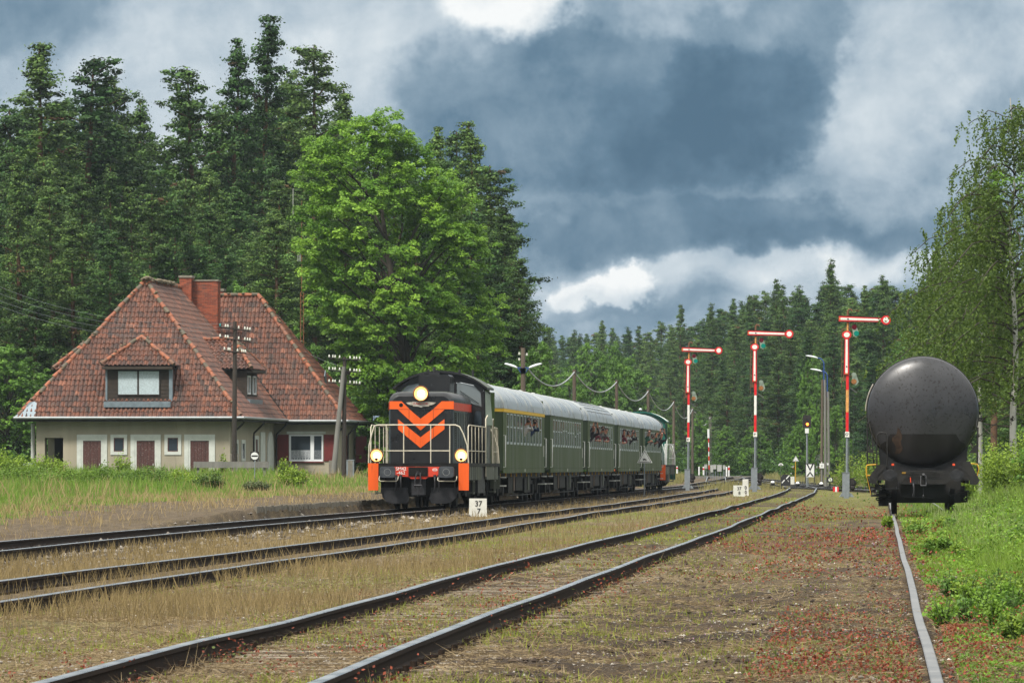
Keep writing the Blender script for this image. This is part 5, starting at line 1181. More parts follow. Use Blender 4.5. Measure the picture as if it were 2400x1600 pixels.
# radio mast
p = at(707, 830, 333); T = thing('radio_mast', 'slim rusty lattice mast with thin antennas behind the house roof', 'radio mast', (p.x, p.y, .6))
H0 = at(707, 685, 333).z-.6; H1 = at(707, 470, 333).z-.6; b = mb('rust')
for a_ in range(3): c_, s_ = .15*math.cos(a_*2.094), .15*math.sin(a_*2.094); b.rod((c_, s_, 0), (c_*.7, s_*.7, H0), .028, 5)
z = .2; k = 0
while z < H0-.3:
    a0, a1 = k % 3, (k+1) % 3; b.rod((.14*math.cos(a0*2.094), .14*math.sin(a0*2.094), z), (.14*math.cos(a1*2.094), .14*math.sin(a1*2.094), z+.3), .014, 4); z += .28; k += 1
    if k % 2: b.rod((.12, 0, z), (.26, 0, z), .012, 4)
b.build('lattice', T); b = mb('rust'); b.tube([(0, 0, H0), (0, 0, H1*.8), (0, 0, H1)], [.035, .022, .015], 6); b.build('upper_tube', T)
b = mb('light_grey'); zz1 = at(707, 590, 333).z-.6
for x in (-.22, -.14, -.06): b.rod((x, -.03, zz1-.55), (x, -.03, zz1+.6), .015, 5)
b.rod((-.3, -.02, zz1), (.08, -.02, zz1), .02, 5); b.rod((-.5, 0, H1-.9), (-.5, 0, H1+.1+.6), .018, 5); b.rod((-.5, 0, H1-.9), (0, 0, H1-1.0), .010, 4); b.build('antenna', T)
# disc sign before the house
Xs, Ys = (597-1200)/F*242, 242; T = thing('disc_sign', 'small black square signal board with white barred disc on a thin post in the grass', 'sign', (Xs, Ys, gz1(Xs, Ys)))
zc_ = at(597, 1068, 242).z-gz1(Xs, Ys); b = mb('sig_grey'); b.rod((0, 0, -.1), (0, 0, zc_), .02, 6); b.build('post', T)
b = mb('sig_black'); b.box(0, -.02, zc_, .36, .02, .36); bd = b.build('board', T); b = mb('sign_white'); b.disc((0, zc_), .155, -.04, -.032); b.use('sig_black'); b.b2(-.13, .13, -.046, -.041, zc_-.03, zc_+.03); b.build('disc', bd)
# cabinets, containers and beam near the house
p = at(818, 1110, 287); b = mb('sig_grey'); b.box(0, 0, .35, .50, .4, .95, bev=.02); b.box(0, 0, .84, .54, .44, .04); o = b.build('relay_cabinet'); o.location = (p.x, p.y, gz1(p.x, p.y)+.15); tag(o, 'grey metal cabinet at the foot of the double telegraph pole', 'cabinet')
p = at(62, 1078, 297); b = mb('sig_grey'); b.lathe([(0, 0), (.38, 0), (.40, .02), (.40, .3), (.41, .32), (.40, .34), (.40, .7), (.36, .73), (0, .74)], (0, 0, 0), 'z', 20); o = b.build('barrel'); o.location = (p.x, p.y, .72); tag(o, 'light grey metal drum among bushes at the left corner of the house', 'barrel')
o2 = o.copy(); C.objects.link(o2); o2.location = (p.x+.75, p.y+.4, .66); tag(o2, 'second grey drum, the one touching the left house wall', 'barrel')
T = thing('timber_barrier', 'old low horizontal plank barrier in tall grass before the house', 'barrier', (*at(542, 1087, 262).xy, gz1(*at(542, 1087, 262).xy)))
b = mb('grey_pole'); zc_ = at(542, 1087, 262).z-T.location.z; b.b2(-1.7, 1.7, -.05, .03, zc_-.17, zc_+.11); b.build('rail_board', T)
for x in (-1.5, 0, 1.5): b = mb('grey_pole'); b.b2(x-.06, x+.06, .03, .14, -.1, zc_+.05); b.build('post', T)
# lamp pole and cable poles behind the train
def plain_pole(px, topy, Y, label, r=.11, m='brown_pole', group='bare cable poles behind the train'):
    X = (px-1200)/F*Y; zt_ = at(px, topy, Y).z; zb_ = gz1(X, Y)-.3; T = thing('cable_pole', label, 'pole', (X, Y, zb_), 0, group)
    b = mb(m); b.tube([(0, 0, 0), (0, 0, zt_-zb_)], [r*1.25, r], 10); b.build('pole', T)
    b = mb('sig_grey'); b.rod((0, -r, zt_-zb_-.18), (0, -r-.12, zt_-zb_-.18), .02, 5); b.build('cable_hook', T)
    return T, Vector((X, Y-.1, zt_-.15))
YP = [302, 342, 388, 436, 486, 540, 600]; PP = []
for k, (px, ty, nm) in enumerate(((1226, 815, None), (1346, 866, 'above the second coach roof'), (1445, 890, 'above the ribbed coach roof'), (1519, 912, 'above the fourth coach'), (1579, 938, 'right behind the green rear locomotive'), (1623, 955, 'just right of the left hand semaphore mast'), (1664, 975, 'among the grey cabinets at the level crossing'))):
    if nm is None:
        X = (px-1200)/F*YP[0]; zb_ = gz1(X, YP[0])-.2; T = thing('platform_lamp', 'wooden pole with two white lamp heads on blue brackets behind the train', 'street lamp', (X, YP[0], zb_)); zt_ = at(px, ty, YP[0]).z-zb_
        b = mb('brown_pole'); b.tube([(0, 0, 0), (0, 0, zt_)], [.16, .12], 10); b.build('pole', T); zl = at(px, 862, YP[0]).z-zb_
        for s_ in (-1, 1):
            b = mb('lamp_blue'); b.rod((s_*.08, -.08, zl-.3), (s_*.3, -.08, zl+.02), .03, 6); b.rod((s_*.10, -.08, zl), (s_*.36, -.08, zl), .035, 6); b.b2(-.13, .13, -.15, -.12, zl-.28, zl+.0); br = b.build('bracket', T)
            b = mb('lamp_white'); n = 12; P = []
            secs = [(.30, .05, .05), (.42, .09, .09), (.65, .14, .10), (.88, .12, .07), (.98, .03, .02)]; vs = []
            for (x, wy, hz) in secs:
                cz = zl+(x-.3)*.32
                for j in range(8): a_ = 2*math.pi*j/8; vs.append((s_*x, -.08+wy*math.cos(a_), cz+hz*math.sin(a_)*(1 if math.sin(a_) > 0 else .5)))
            b.add(vs, [(i*8+j, i*8+(j+1) % 8, (i+1)*8+(j+1) % 8, (i+1)*8+j) for i in range(4) for j in range(8)], True); b.add(vs[-8:], [tuple(range(8))]); b.build('lamp_head', T)
        for (dx, dz) in ((-.2, .75), (.2, .7), (-.2, .45)): b = mb('porcelain'); b.rod((dx, -.05, zl+dz-.06), (dx, -.05, zl+dz+.07), .045, 8); b.rod((dx, -.05, zl+dz), (0, -.05, zl+dz-.02), .012, 4); b.build('insulator', T)
        PP.append(at(1238, 865, YP[0]))
    else:
        T, hp = plain_pole(px, ty, YP[k], 'bare wooden cable pole '+nm, .105 if k < 5 else .10); PP.append(hp)
        if k == 5:
            b = mb('grey_pole'); zt_ = hp.z-T.location.z; b.rod((-.5, -.05, zt_+.1), (.35, -.05, zt_-.35), .05, 5); b.build('crossarm', T)
for k in range(6):
    a_, c_ = PP[k], PP[k+1]
    cable('overhead_cable', [a_, c_], .042, 'cable_white', 'white overhead cable sagging between '+('the double lamp pole and the first bare pole', 'the first and second bare poles', 'the second and third bare poles', 'the third and fourth bare poles', 'the fourth bare pole and the pole by the left semaphore', 'the last two poles before the level crossing')[k], 'cable', 'cables slung between the poles', sag=.85+.06*k)
p = at(1501, 960, 452); T = thing('platform_lamp', 'single small white lamp showing over the fourth coach roof', 'street lamp', (p.x, p.y, 0)); b = mb('sig_grey'); b.rod((0, 0, 0), (0, 0, p.z), .04, 6); b.build('pole', T); b = mb('lamp_white'); b.lathe([(0, .14), (.08, .11), (.15, .0), (.12, -.03), (0, -.04)], (0, 0, p.z), 'z', 12); b.build('lamp_head', T)
# twin concrete lamp posts right
for (px, ty, hx, hy, Y, lab) in ((1931, 842, 1908, 838, 372, 'taller concrete lamp post with white head beside the right hand semaphore'), (1939, 872, 1917, 869, 392, 'shorter concrete lamp post standing just behind the taller one')):
    X = (px-1200)/F*Y; zb_ = gz1(X, Y)-.2; T = thing('street_lamp', lab, 'street lamp', (X, Y, zb_), 0, 'twin lamp posts'); zt_ = at(px, ty, Y).z-zb_; zk = zt_-1.3
    for q_ in (-.16, .10): b = mb('brown_pole' if q_ < 0 else 'grey_pole'); b.tube([(q_, 0, 0), (q_*.6, 0, zk)], [.11, .08], 6); b.build('post_leg', T)
    hp = at(hx+9, hy+1, Y); dx = hp.x-X; b = mb('lamp_blue'); b.tube([(0, 0, zk-.4), (0, 0, zt_-.25), (-.06, 0, zt_-.08), (dx*.6, 0, zt_+.06), (dx, 0, hp.z-zb_)], .045, 7); b.build('arm', T)
    b = mb('lamp_white'); vs = []
    for (f_, wy, hz) in ((0, .05, .04), (.15, .10, .08), (.4, .14, .09), (.65, .11, .06), (.78, .03, .02)):
        for j in range(8): a_ = 2*math.pi*j/8; vs.append((dx-f_, wy*math.cos(a_), hp.z-zb_+f_*.2+hz*math.sin(a_)*(1 if math.sin(a_) > 0 else .5)))
    b.add(vs, [(i*8+j, i*8+(j+1) % 8, (i+1)*8+(j+1) % 8, (i+1)*8+j) for i in range(4) for j in range(8)], True); b.add(vs[-8:], [tuple(range(8))]); b.build('lamp_head', T)
# colour light signal
Y = 368; X = (1891-1200)/F*Y; zb_ = gz1(X, Y)-.1; T = thing('light_signal', 'colour light signal with black head showing one orange light', 'railway signal', (X, Y, zb_)); zh = at(1892, 988, Y).z-zb_
b = mb('sig_grey'); b.rod((0, 0, 0), (0, 0, zh-.3), .055, 8); b.rod((.12, .05, 0), (.05, .05, zh-.6), .015, 5); b.build('mast', T)
b = mb('sig_black'); b.prism([(-.26, -.38), (.26, -.38), (.27, .25), (.17, .43), (-.17, .43), (-.27, .25)], -.1, .1); b.v = [(v[0], v[1], v[2]+zh) for v in b.v]; hd = b.build('signal_head', T)
b = mb('amber_lit'); b.disc((.03, zh-.15), .085, -.13, -.10); b.build('lit_lens', hd); b = mb('dark_void'); b.disc((.03, zh+.15), .085, -.13, -.10); b.build('dark_lens', hd)
b = mb('sig_black'); b.tube([(.03+.11*math.cos(a_), -.18, zh-.13+.11*math.sin(a_)) for a_ in np.linspace(0, math.pi, 8)], .02, 5); b.build('hood', hd)
b = mb('sign_white'); b.b2(-.12, .12, -.1, -.08, zh-.72, zh-.42); pl = b.build('name_plate', T)
# boards and small signs
def tri_sign(px, Y, topy, wpx, basey, label, postm, car=True):
    s = F/Y; X = (px-1200)/F*Y; z0_ = at(px, basey, Y).z; T = thing('warning_sign', label, 'sign', (X, Y, z0_)); w = wpx/s; zt_ = at(px, topy, Y).z-z0_; h = w*.88; zl = zt_-h
    b = mb(postm); b.rod((-.02, .03, -.2), (-.02, .03, zt_-.1), .032, 7); b.build('post', T)
    def tri(k, y0_, y1_, m_): g = mb(m_); cz = zl+h*.36; g.prism([((-w/2)*k, cz+(zl-cz)*k), (w/2*k, cz+(zl-cz)*k), (0, cz+(zt_-cz)*k)], y0_, y1_); return g
    bd = tri(1, 0, .012, 'sign_white').build('board', T); tri(.86, -.005, -.001, 'text_black').build('black_border', bd); tri(.74, -.010, -.006, 'sign_white').build('field', bd)
    g = mb('text_black'); cz = zl+h*.27
    sh = [(-.13, -.05), (-.12, .03), (-.04, .045), (.03, .04), (.07, 0), (.12, -.02), (.14, -.06), (-.02, -.06)] if car else [(-.10, -.03), (-.05, .03), (.05, .03), (.10, -.03)]
    q_ = w/1.0; g.prism([(x*q_, cz+z*q_) for x, z in sh], -.014, -.011)
    if car:
        for x in (-.08, .08): g.disc((x*q_, cz-.06*q_), .025*q_, -.016, -.012, 12)
    g.build('pictogram', bd); return T
tri_sign(1511, 280, 1052.5, 36, 1154, 'triangular sign with a black car pictogram standing before the end of the train', 'sig_grey')
tri_sign(1865, 392, 1067.5, 15, 1122, 'small far triangular sign on an ochre post left of the cross board', 'yellow_dull', False)
def km(px, Y, w, h, l1, l2, label, rz=0, small=None):
    X = (px-1200)/F*Y; zb_ = gz1(X, Y)-.04; T = thing('kilometre_stone', label, 'kilometre stone', (X, Y, zb_), rz, 'white kilometre stones')
    b = mb('stone_white'); b.box(0, 0, h/2, w, .16, h, taper=.96 if not small else .86, bev=0); st = b.build('stone', T); y_ = -.081
    text(l1, h*.40, 'text_black', TM(0.02*w, y_-.002, h*.72), st, sx=.95, bold=.003); text(l2, h*.40, 'text_black', TM(.04*w, y_-.002, h*.33), st, sx=.95, bold=.003)
    if small: b = mb('stone_white'); b.box(0, .0, h+.13, .28, .14, .25); b.build('upper_block', T)
    return T
km(1120.3, 166, .51, .55, '37', '7', 'white kilometre stone reading 37 over 7 beside the locomotive', R(3))
km(1731.5, 277, .54, .56, '37', '8', 'white kilometre stone reading 37 over 8 near the middle semaphore', R(2))
km(1747, 283, .32, .58, '0', '0', 'narrow kilometre stone with round figures behind the 37 over 8 stone', R(0), True)
# chequered cross board
Y = 352; X = (1898.5-1200)/F*Y; z0_ = at(1898, 1122, Y).z; z1_ = at(1898, 1086, Y).z; w = 21.5/F*Y; h = z1_-z0_; T = thing('cross_board', 'rectangular white board with a black X pattern below the light signal', 'sign', (X, Y, z0_))
b = mb('sign_white'); b.b2(-w/2, w/2, 0, .02, .12, h); bd = b.build('board', T); b = mb('text_black'); t_ = .07
b.prism([(-w*.40, h*.97), (-w*.22, h*.97), (0, h*.68), (w*.22, h*.97), (w*.40, h*.97), (0, h*.50)], -.006, -.001); b.prism([(-w*.42, .16), (-w*.22, .16), (0, h*.38), (w*.22, .16), (w*.42, .16), (0, h*.50-.005)], -.006, -.001); b.b2(-w/2-.02, -w/2+.03, -.006, .03, -.2, h+.01); b.b2(w/2-.03, w/2+.02, -.006, .03, -.2, h+.01); b.b2(-w/2+.03, w/2-.03, -.006, -.001, h-.03, h+.01); b.build('pattern', bd)
# white topped dome on thin rod
Y = 400; p = at(1830, 1090.5, Y); T = thing('dome_marker', 'white half round marker on a thin rod left of the small triangular sign', 'sign', (p.x, Y, gz1(p.x, Y)-.1)); b = mb('wire'); b.rod((0, 0, 0), (0, 0, p.z-T.location.z), .018, 5); b.build('rod', T); b = mb('sign_white'); zz0 = p.z-T.location.z; b.prism([(-.17, zz0), (.17, zz0)]+[(.17*math.cos(a_), zz0+.17*math.sin(a_)) for a_ in np.linspace(.15, math.pi-.15, 10)], -.02, .02); b.use('text_black'); b.prism([(-.10, zz0+.03), (.10, zz0+.03), (.06, zz0+.09), (-.06, zz0+.09)], -.026, -.021); b.build('half_disc', T)
# dwarf signal with two white bars
Y = 318; p = at(1841, 1138, Y); T = thing('dwarf_signal', 'black octagonal ground signal with crossed white bars and a white block beside it', 'railway signal', (p.x, Y, p.z)); w = .26
b = mb('text_black'); b.prism([(-w, 0), (w, 0), (w, .48), (.14, .62), (-.14, .62), (-w, .46)], -.14, .10); bd = b.build('lantern_box', T); b = mb('sign_white')
M = Matrix.Rotation(R(-48), 4, 'Y')
for (c_, l_) in (((-.13, .24), .22), ((.12, .48), .26)):
    o_ = MB(); o_.use('sign_white'); o_.b2(-l_/2, l_/2, -.155, -.142, -.028, .028); o_.v = [((M @ Vector(v))+Vector((c_[0], 0, c_[1])))[:] for v in o_.v]; b.add(o_.v, o_.f)
b.box(.14, -.148, .27, .02, .01, .12, Matrix.Rotation(R(-30), 3, 'Y')); b.build('white_bar', bd); b = mb('stone_white'); b.b2(w+.01, w+.22, -.12, .08, .08, .50); b.build('white_block', T)
# point indicators: half white, half black balls
for (px, py, lab) in ((1811, 1136, 'ball shaped point weight left of the octagonal ground signal'), (1869.5, 1138, 'ball shaped point weight right of the octagonal ground signal'), (1925, 1139, 'ball shaped point weight linked to the lever by the round faced lantern')):
    Y = 322; p = at(px, py, Y); T = thing('point_weight', 'white over black '+lab, 'point weight', (p.x, Y, p.z), 0, 'ball weights on the point levers'); r_ = .115
    b = mb('sign_white'); b.lathe([(r_*math.cos(a_), .12+r_*math.sin(a_)) for a_ in np.linspace(0, math.pi/2, 7)], (0, 0, 0), 'z', 16); b.build('white_half', T)
    b = mb('text_black'); b.lathe([(r_*1.02, .12), (r_*1.02, .02), (r_*.8, -.02), (0, -.03)], (0, 0, 0), 'z', 16); b.rod((0, 0, .03), (.38, .1, -.08), .03, 6); b.build('black_half', T)
Y = 330; p = at(1945, 1139, Y); T = thing('point_lantern', 'black square point lantern with round white face on a short stem', 'point lantern', (p.x, Y, p.z)); b = mb('text_black'); b.tube([(0, 0, -.1), (-.02, 0, .05), (.02, 0, .22)], [.07, .05, .035], 8); b.b2(-.17, .17, -.14, .14, .22, .52); b.b2(-.06, .06, -.06, .06, .52, .63); b.b2(-.04, .04, -.04, .04, .63, .66); ln = b.build('housing', T); b = mb('sign_white'); b.disc((.02, .37), .11, -.155, -.141); b.build('face', ln)
# switch motors and rods near the middle semaphore
p = at(1779, 1135, 318); T = thing('point_lantern', 'white capped point lantern beside the middle semaphore box', 'point lantern', (p.x, p.y, p.z-.05)); b = mb('text_black'); b.lathe([(0, 0), (.14, 0), (.15, .14), (0, .16)], (0, 0, 0), 'z', 12); b.build('base', T); b = mb('sign_white'); b.b2(-.09, .09, -.09, .09, .15, .38); b.b2(-.05, .05, -.05, .05, .38, .43); b.build('housing', T)
b = mb('text_white'); p = at(1959.5, 1152, 300); b.use('sig_red'); b.b2(-.16, .14, 0, .03, 0, .26); b.use('sign_white'); b.b2(-.05, .05, -.006, -.001, .0, .26); o = b.build('fouling_marker'); o.location = p; tag(o, 'small red and white fouling marker low in the grass left of the right hand semaphore', 'marker')
# level crossing group
def bollard(px, py0, py1, label, red=True, Y=498, lean=0):
    p = at(px, py1, Y); h = (py1-py0)/F*Y; T = thing('bollard', label, 'bollard', (p.x, Y, p.z), 0, 'red and white posts at the level crossing'); T.rotation_euler = (0, lean, 0)
    b = mb('sign_white'); b.rod((0, 0, -.1), (0, 0, h), .075, 8); b.build('post', T)
    if red: b = mb('sig_red'); b.rod((0, 0, h*.55), (0, 0, h*.8), .080, 8); b.build('red_band', T)
bollard(1587, 1092, 1106, 'red banded white post just right of the rear locomotive', True, 470)
bollard(1638.5, 1093, 1110, 'plain white post left of the striped crossing boom', False)
bollard(1649, 1093, 1110, 'red banded post closest on the left to the striped crossing boom'); bollard(1703, 1093, 1113, 'plain white post right of the grey cabinets', False); bollard(1708.5, 1091, 1113, 'red banded post right of the grey cabinets', True)
bollard(1855, 1092, 1108, 'leaning white post between the octagonal ground signal and the small triangular sign', False, 470, .12); bollard(1860.5, 1092, 1110, 'red banded post immediately left of the small triangular sign', True, 470)
bollard(1914.5, 1092, 1106, 'white post right of the black and white cross board', False, 470); bollard(1921, 1091, 1104, 'red banded post beside the cabinet on a post', True, 470)
T = thing('crossing_barrier', 'raised red and white level crossing boom beside a lattice post', 'barrier', (*at(1661, 1108, 500).xy, .35)); p0, p1 = at(1662, 1100, 500), at(1660.5, 1005, 500); b = mb('sign_white'); n = 9; o_ = Vector(T.location)
for k in range(n):
    b.use('sig_red' if k % 2 == 0 and k < 7 else 'sign_white'); a_ = p0.lerp(p1, k/n)-o_; c_ = p0.lerp(p1, (k+1)/n)-o_; b.rod(a_, c_, .045 if k < 7 else .10, 7)
b.build('boom', T)
b = mb('grey_pole'); x = at(1664.5, 1000, 500).x-o_.x; zt_ = at(1664, 975, 500).z-o_.z
for q_ in (-.08, .08): b.rod((x+q_, .3, 0), (x+q_, .3, zt_), .03, 5)
for k in range(8): b.rod((x-.08, .3, .4+k*.55), (x+.08, .3, .4+k*.55), .03, 5)
b.build('lattice_post', T)
for (px, py, w, h, lab) in ((1654, 1093, .25, .32, 'leftmost grey box at the level crossing'), (1668, 1098, .22, .6, 'tall grey box right beside the lattice post'), (1675, 1094, .26, .36, 'squat grey box second from the lattice post'), (1686, 1097, .38, .55, 'widest grey cabinet on two legs at the level crossing'), (1697, 1095, .2, .34, 'rightmost grey box at the level crossing')):
    p = at(px, py, 496); zg = gz1(p.x, 496); T = thing('relay_cabinet', lab, 'cabinet', (p.x, 496, zg), 0, 'grey cabinets at the level crossing'); zc_ = p.z-zg; b = mb('cabinet'); b.box(0, 0, zc_, w, .3, h, bev=.02); b.box(0, 0, zc_+h/2+.02, w*1.08, .33, .04); b.build('housing', T); b = mb('sig_grey')
    for q_ in (-w*.3, w*.3): b.rod((q_, 0, -.1), (q_, 0, zc_-h/2), .03, 6)
    b.build('leg', T)
for (px, py, Y, lab) in ((1926, 1091, 360, 'white square control box on a post at the foot of the lamp posts'), (1936.5, 1087, 384, 'flat white box on a thin post behind the control box')):
    p = at(px, py, Y); zg = gz1(p.x, Y); T = thing('control_box', lab, 'control box', (p.x, Y, zg-.1)); zc_ = p.z-zg+.1; big = Y < 370; b = mb('sign_white'); b.box(0, 0, zc_, .27 if big else .3, .2, .30 if big else .13, bev=.02); b.rod((0, 0, zc_+.1), (0, 0, zc_+.25), .02, 5)
    b.use('cabinet'); b.disc((0, zc_), .06, -.106, -.101, 12); b.build('housing', T); b = mb('grey_pole' if big else 'sig_grey'); b.rod((0, .0, 0), (0, 0, zc_-.1), .06 if big else .025, 7); b.build('post', T)
p = at(1917, 1068, 470); T = thing('crossing_sign', 'back of a double cross level crossing sign on a thin post', 'sign', (p.x, 470, gz1(p.x, 470))); zc_ = p.z-T.location.z; b = mb('sig_grey'); b.rod((0, 0, -.1), (0, 0, zc_+.1), .035, 6); b.build('post', T); b = mb('light_grey')
for (dz, a_) in ((.05, 28), (.05, -28), (-.22, 28), (-.22, -28)): b.box(0, -.05, zc_-.1+dz+.1, .58, .02, .07, Matrix.Rotation(R(a_), 3, 'Y'))
b.build('cross', T)
# ================================================================ PEOPLE
def person_mesh(pose, cloth, name='person', seed=0):
    """upper body leaning out of a window, one skinned surface; local -y looks to the camera"""
    J = {'pel': (-.10, .0, -.30), 'bel': (-.02, -.02, -.08), 'che': (.12, -.06, .16), 'nek': (.22, -.12, .36), 'hd0': (.26, -.15, .44), 'hd1': (.29, -.18, .56), 'hd2': (.29, -.16, .66),
         'nos': (.285, -.285, .535)}
    Rr = {'pel': .15, 'bel': .14, 'che': .165, 'nek': .062, 'hd0': .075, 'hd1': .098, 'hd2': .07, 'nos': .016}
    E = [('pel', 'bel'), ('bel', 'che'), ('che', 'nek'), ('nek', 'hd0'), ('hd0', 'hd1'), ('hd1', 'hd2'), ('hd1', 'nos')]
    if pose == 'camera': arms = {'l': [(-.04, -.10, .24), (.0, -.32, .16), (.20, -.42, .42)], 'r': [(.32, -.10, .22), (.46, -.30, .16), (.36, -.42, .42)]}
    elif pose == 'high': arms = {'l': [(-.04, -.10, .24), (.05, -.36, .30), (.22, -.50, .68)], 'r': [(.32, -.10, .22), (.50, -.34, .28), (.40, -.50, .68)]}
    elif pose == 'lean': arms = {'l': [(-.04, -.10, .24), (-.02, -.28, .02), (.22, -.34, -.04)], 'r': [(.32, -.10, .22), (.42, -.22, -.02), (.30, -.42, -.02)]}
    else: arms = {'l': [(-.04, -.10, .24), (.04, -.28, .02), (.30, -.36, .12)], 'r': [(.32, -.10, .22), (.52, -.16, .10), (.62, -.40, .42)]}
    for s_, L in arms.items():
        prev = 'che'
        for i, p in enumerate(L):
            k = s_+str(i); J[k] = p; Rr[k] = (.072, .048, .034)[i]; E.append((prev, k)); prev = k
        w_ = Vector(L[2]); d = (w_-Vector(L[1])).normalized(); side = d.cross(Vector((0, -1, 0))).normalized(); pk = s_+'palm'; J[pk] = tuple(w_+d*.06); Rr[pk] = .033; E.append((prev, pk))
        for f_ in range(5):
            if f_ < 4: b0 = w_+d*.09+side*(.024*(f_-1.5)); tip = b0+d*(.035+.008*(1.5-abs(f_-1.5)))+Vector((0, -.025, 0)); t2 = tip+Vector((0, -.02, -.012))
            else: b0 = w_+d*.045-side*.04*(1 if s_ == 'l' else -1); tip = b0+d*.035-side*.015*(1 if s_ == 'l' else -1); t2 = tip+d*.02
            for q_, pt in enumerate((b0, tip, t2)): J[f'{s_}f{f_}{q_}'] = tuple(pt); Rr[f'{s_}f{f_}{q_}'] = .0095
            E += [(pk, f'{s_}f{f_}0'), (f'{s_}f{f_}0', f'{s_}f{f_}1'), (f'{s_}f{f_}1', f'{s_}f{f_}2')]
    keys = list(J); me = bpy.data.meshes.new(name); me.from_pydata([J[k] for k in keys], [(keys.index(a_), keys.index(b_)) for a_, b_ in E], [])
    o = bpy.data.objects.new('tmp', me); C.objects.link(o); m = o.modifiers.new('s', 'SKIN')
    for i, k in enumerate(keys): me.skin_vertices[0].data[i].radius = (Rr[k], Rr[k])
    me.skin_vertices[0].data[0].use_root = True
    o.modifiers.new('u', 'SUBSURF').levels = 1
    dg = bpy.context.evaluated_depsgraph_get(); out = bpy.data.meshes.new_from_object(o.evaluated_get(dg)); out.name = name; bpy.data.objects.remove(o)
    out.materials.clear(); out.materials.append(MATS['skin']); out.materials.append(MATS[cloth]); out.materials.append(MATS['hair'])
    hands = [Vector(J[s_+'2']) for s_ in 'lr']
    mi = []
    for p in out.polygons:
        c_ = p.center; skin = c_.z > .385 and abs(c_.x-.27) < .16 and c_.y > -.33
        for s_ in 'lr':
            a_, w_ = Vector(J[s_+'1']), Vector(J[s_+'2']); t_ = (c_-a_).dot((w_-a_).normalized())/(w_-a_).length
            if (c_-w_).length < .20 and t_ > .72: skin = True
        mi.append(0 if skin else 1)
    out.polygons.foreach_set('material_index', mi); out.polygons.foreach_set('use_smooth', [True]*len(mi)); return out, J
random.seed(5)
def hold_cam(p0, label, k=1.):
    b = mb('text_black'); b.box(0, 0, 0, .13, .07, .09, bev=.01); b.lathe([(0, -.12), (.035, -.12), (.04, -.03), (.04, 0)], (0, 0, 0), 'y', 12); b.box(0, 0, .06, .05, .05, .03); o = b.build('camera'); o.location = p0; tag(o, label, 'camera'); return o
PEOPLE = [(0, 5, 'camera', 'cloth_white', 'in a pale top filming from the first class coach', 'white sleeved', .95), (0, 7, 'camera', 'cloth_navy', 'bare headed in navy, second to lean out of the first class coach', 'navy clad', .9),
          (2, 0, 'high', 'cloth_dark', 'holding a camera high with both arms at the front of the ribbed roof coach', 'high reaching', 1), (2, 2, 'lean', 'cloth_maroon', 'in maroon behind the high reaching photographer', '', .9), (2, 4, 'camera', 'cloth_grey', 'in grey taking a picture from the middle window of the ribbed roof coach', 'grey clad', 1), (2, 6, 'lean', 'cloth_maroon', 'in dark red leaning on the sill near the end of the ribbed roof coach', '', .9),
          (3, 1, 'lean', 'cloth_maroon', 'in red at the front windows of the smooth roofed fourth coach', '', 1), (3, 3, 'camera', 'cloth_white', 'in a light shirt in the middle of the fourth coach', 'light shirted', .9), (3, 5, 'camera', 'cloth_dark', 'in black leaning far out of the fourth coach', 'black clad', 1.05), (4, 0, 'one', 'cloth_green', 'in a green jacket with dark glasses at the front of the last coach', '', 1.25),
          (4, 3, 'camera', 'cloth_grey', 'in grey in the middle of the last coach', 'last grey', .85), (4, 6, 'one', 'cloth_dark', 'in a black jacket leaning out in the second half of the last coach', '', 1.05), (4, 9, 'high', 'cloth_dark', 'in black reaching out beside the rear locomotive', 'rearmost', 1.25)]
for (ci, wi, pose, cl, desc, cam_, sc) in PEOPLE:
    T_, ys_, ww_ = CO[ci]; y_l = ys_[min(wi, len(ys_)-1)]; Ml = T_.matrix_basis if hasattr(T_, 'matrix_basis') else None
    base = onC(SP[ci]); v = Matrix.Rotation(RZ, 3, 'Z') @ Vector((1.30, y_l, 2.38)); loc = Vector(base)+v
    me, J = person_mesh(pose, cl); T = bpy.data.objects.new('person', me); C.objects.link(T); T.location = loc; T.rotation_euler = (0, 0, RZ+R(random.uniform(-12, 12))); sc *= .88; T.scale = (sc,)*3
    tag(T, 'person '+desc, 'person', None)
    h = mb('hair'); hc = Vector(J['hd1'])+Vector((0, .02, .04)); pts = []
    h.lathe([(.108*math.cos(a_), .105*math.sin(a_)) for a_ in np.linspace(-.25, math.pi/2, 7)], hc+Vector((0, .015, 0)), 'z', 14); h.build('hair', T)
    e_ = mb('text_black')
    for s_ in (-1, 1): e_.lathe([(0, -.01), (.014, -.004), (0, .004)], Vector(J['hd1'])+Vector((s_*.035, -.098, 0)), 'y', 8)
    if 'glasses' in desc: e_.box(*(Vector(J['hd1'])+Vector((0, -.10, .0))), .15, .02, .035)
    e_.build('eyes', T)
    if cam_:
        hm = (Vector(J['l2'])+Vector(J['r2']))/2+Vector((.0, -.07, .10)); o = hold_cam(loc+(Matrix.Rotation(T.rotation_euler.z, 3, 'Z') @ (hm*sc)), 'black camera in the hands of the '+cam_+' photographer'); o.rotation_euler = T.rotation_euler; o.scale = T.scale
base = onC(0); v = Matrix.Rotation(RZ, 3, 'Z') @ Vector((.75, 9.3, 2.55)); me, J = person_mesh('lean', 'cloth_grey'); T = bpy.data.objects.new('person', me); C.objects.link(T); T.location = Vector(base)+v; T.rotation_euler = (0, 0, RZ); tag(T, 'train driver behind the windscreen of the black locomotive', 'person')
h = mb('hair'); h.lathe([(.108*math.cos(a_), .105*math.sin(a_)) for a_ in np.linspace(-.25, math.pi/2, 7)], Vector(J['hd1'])+Vector((0, .035, .04)), 'z', 14); h.build('hair', T)
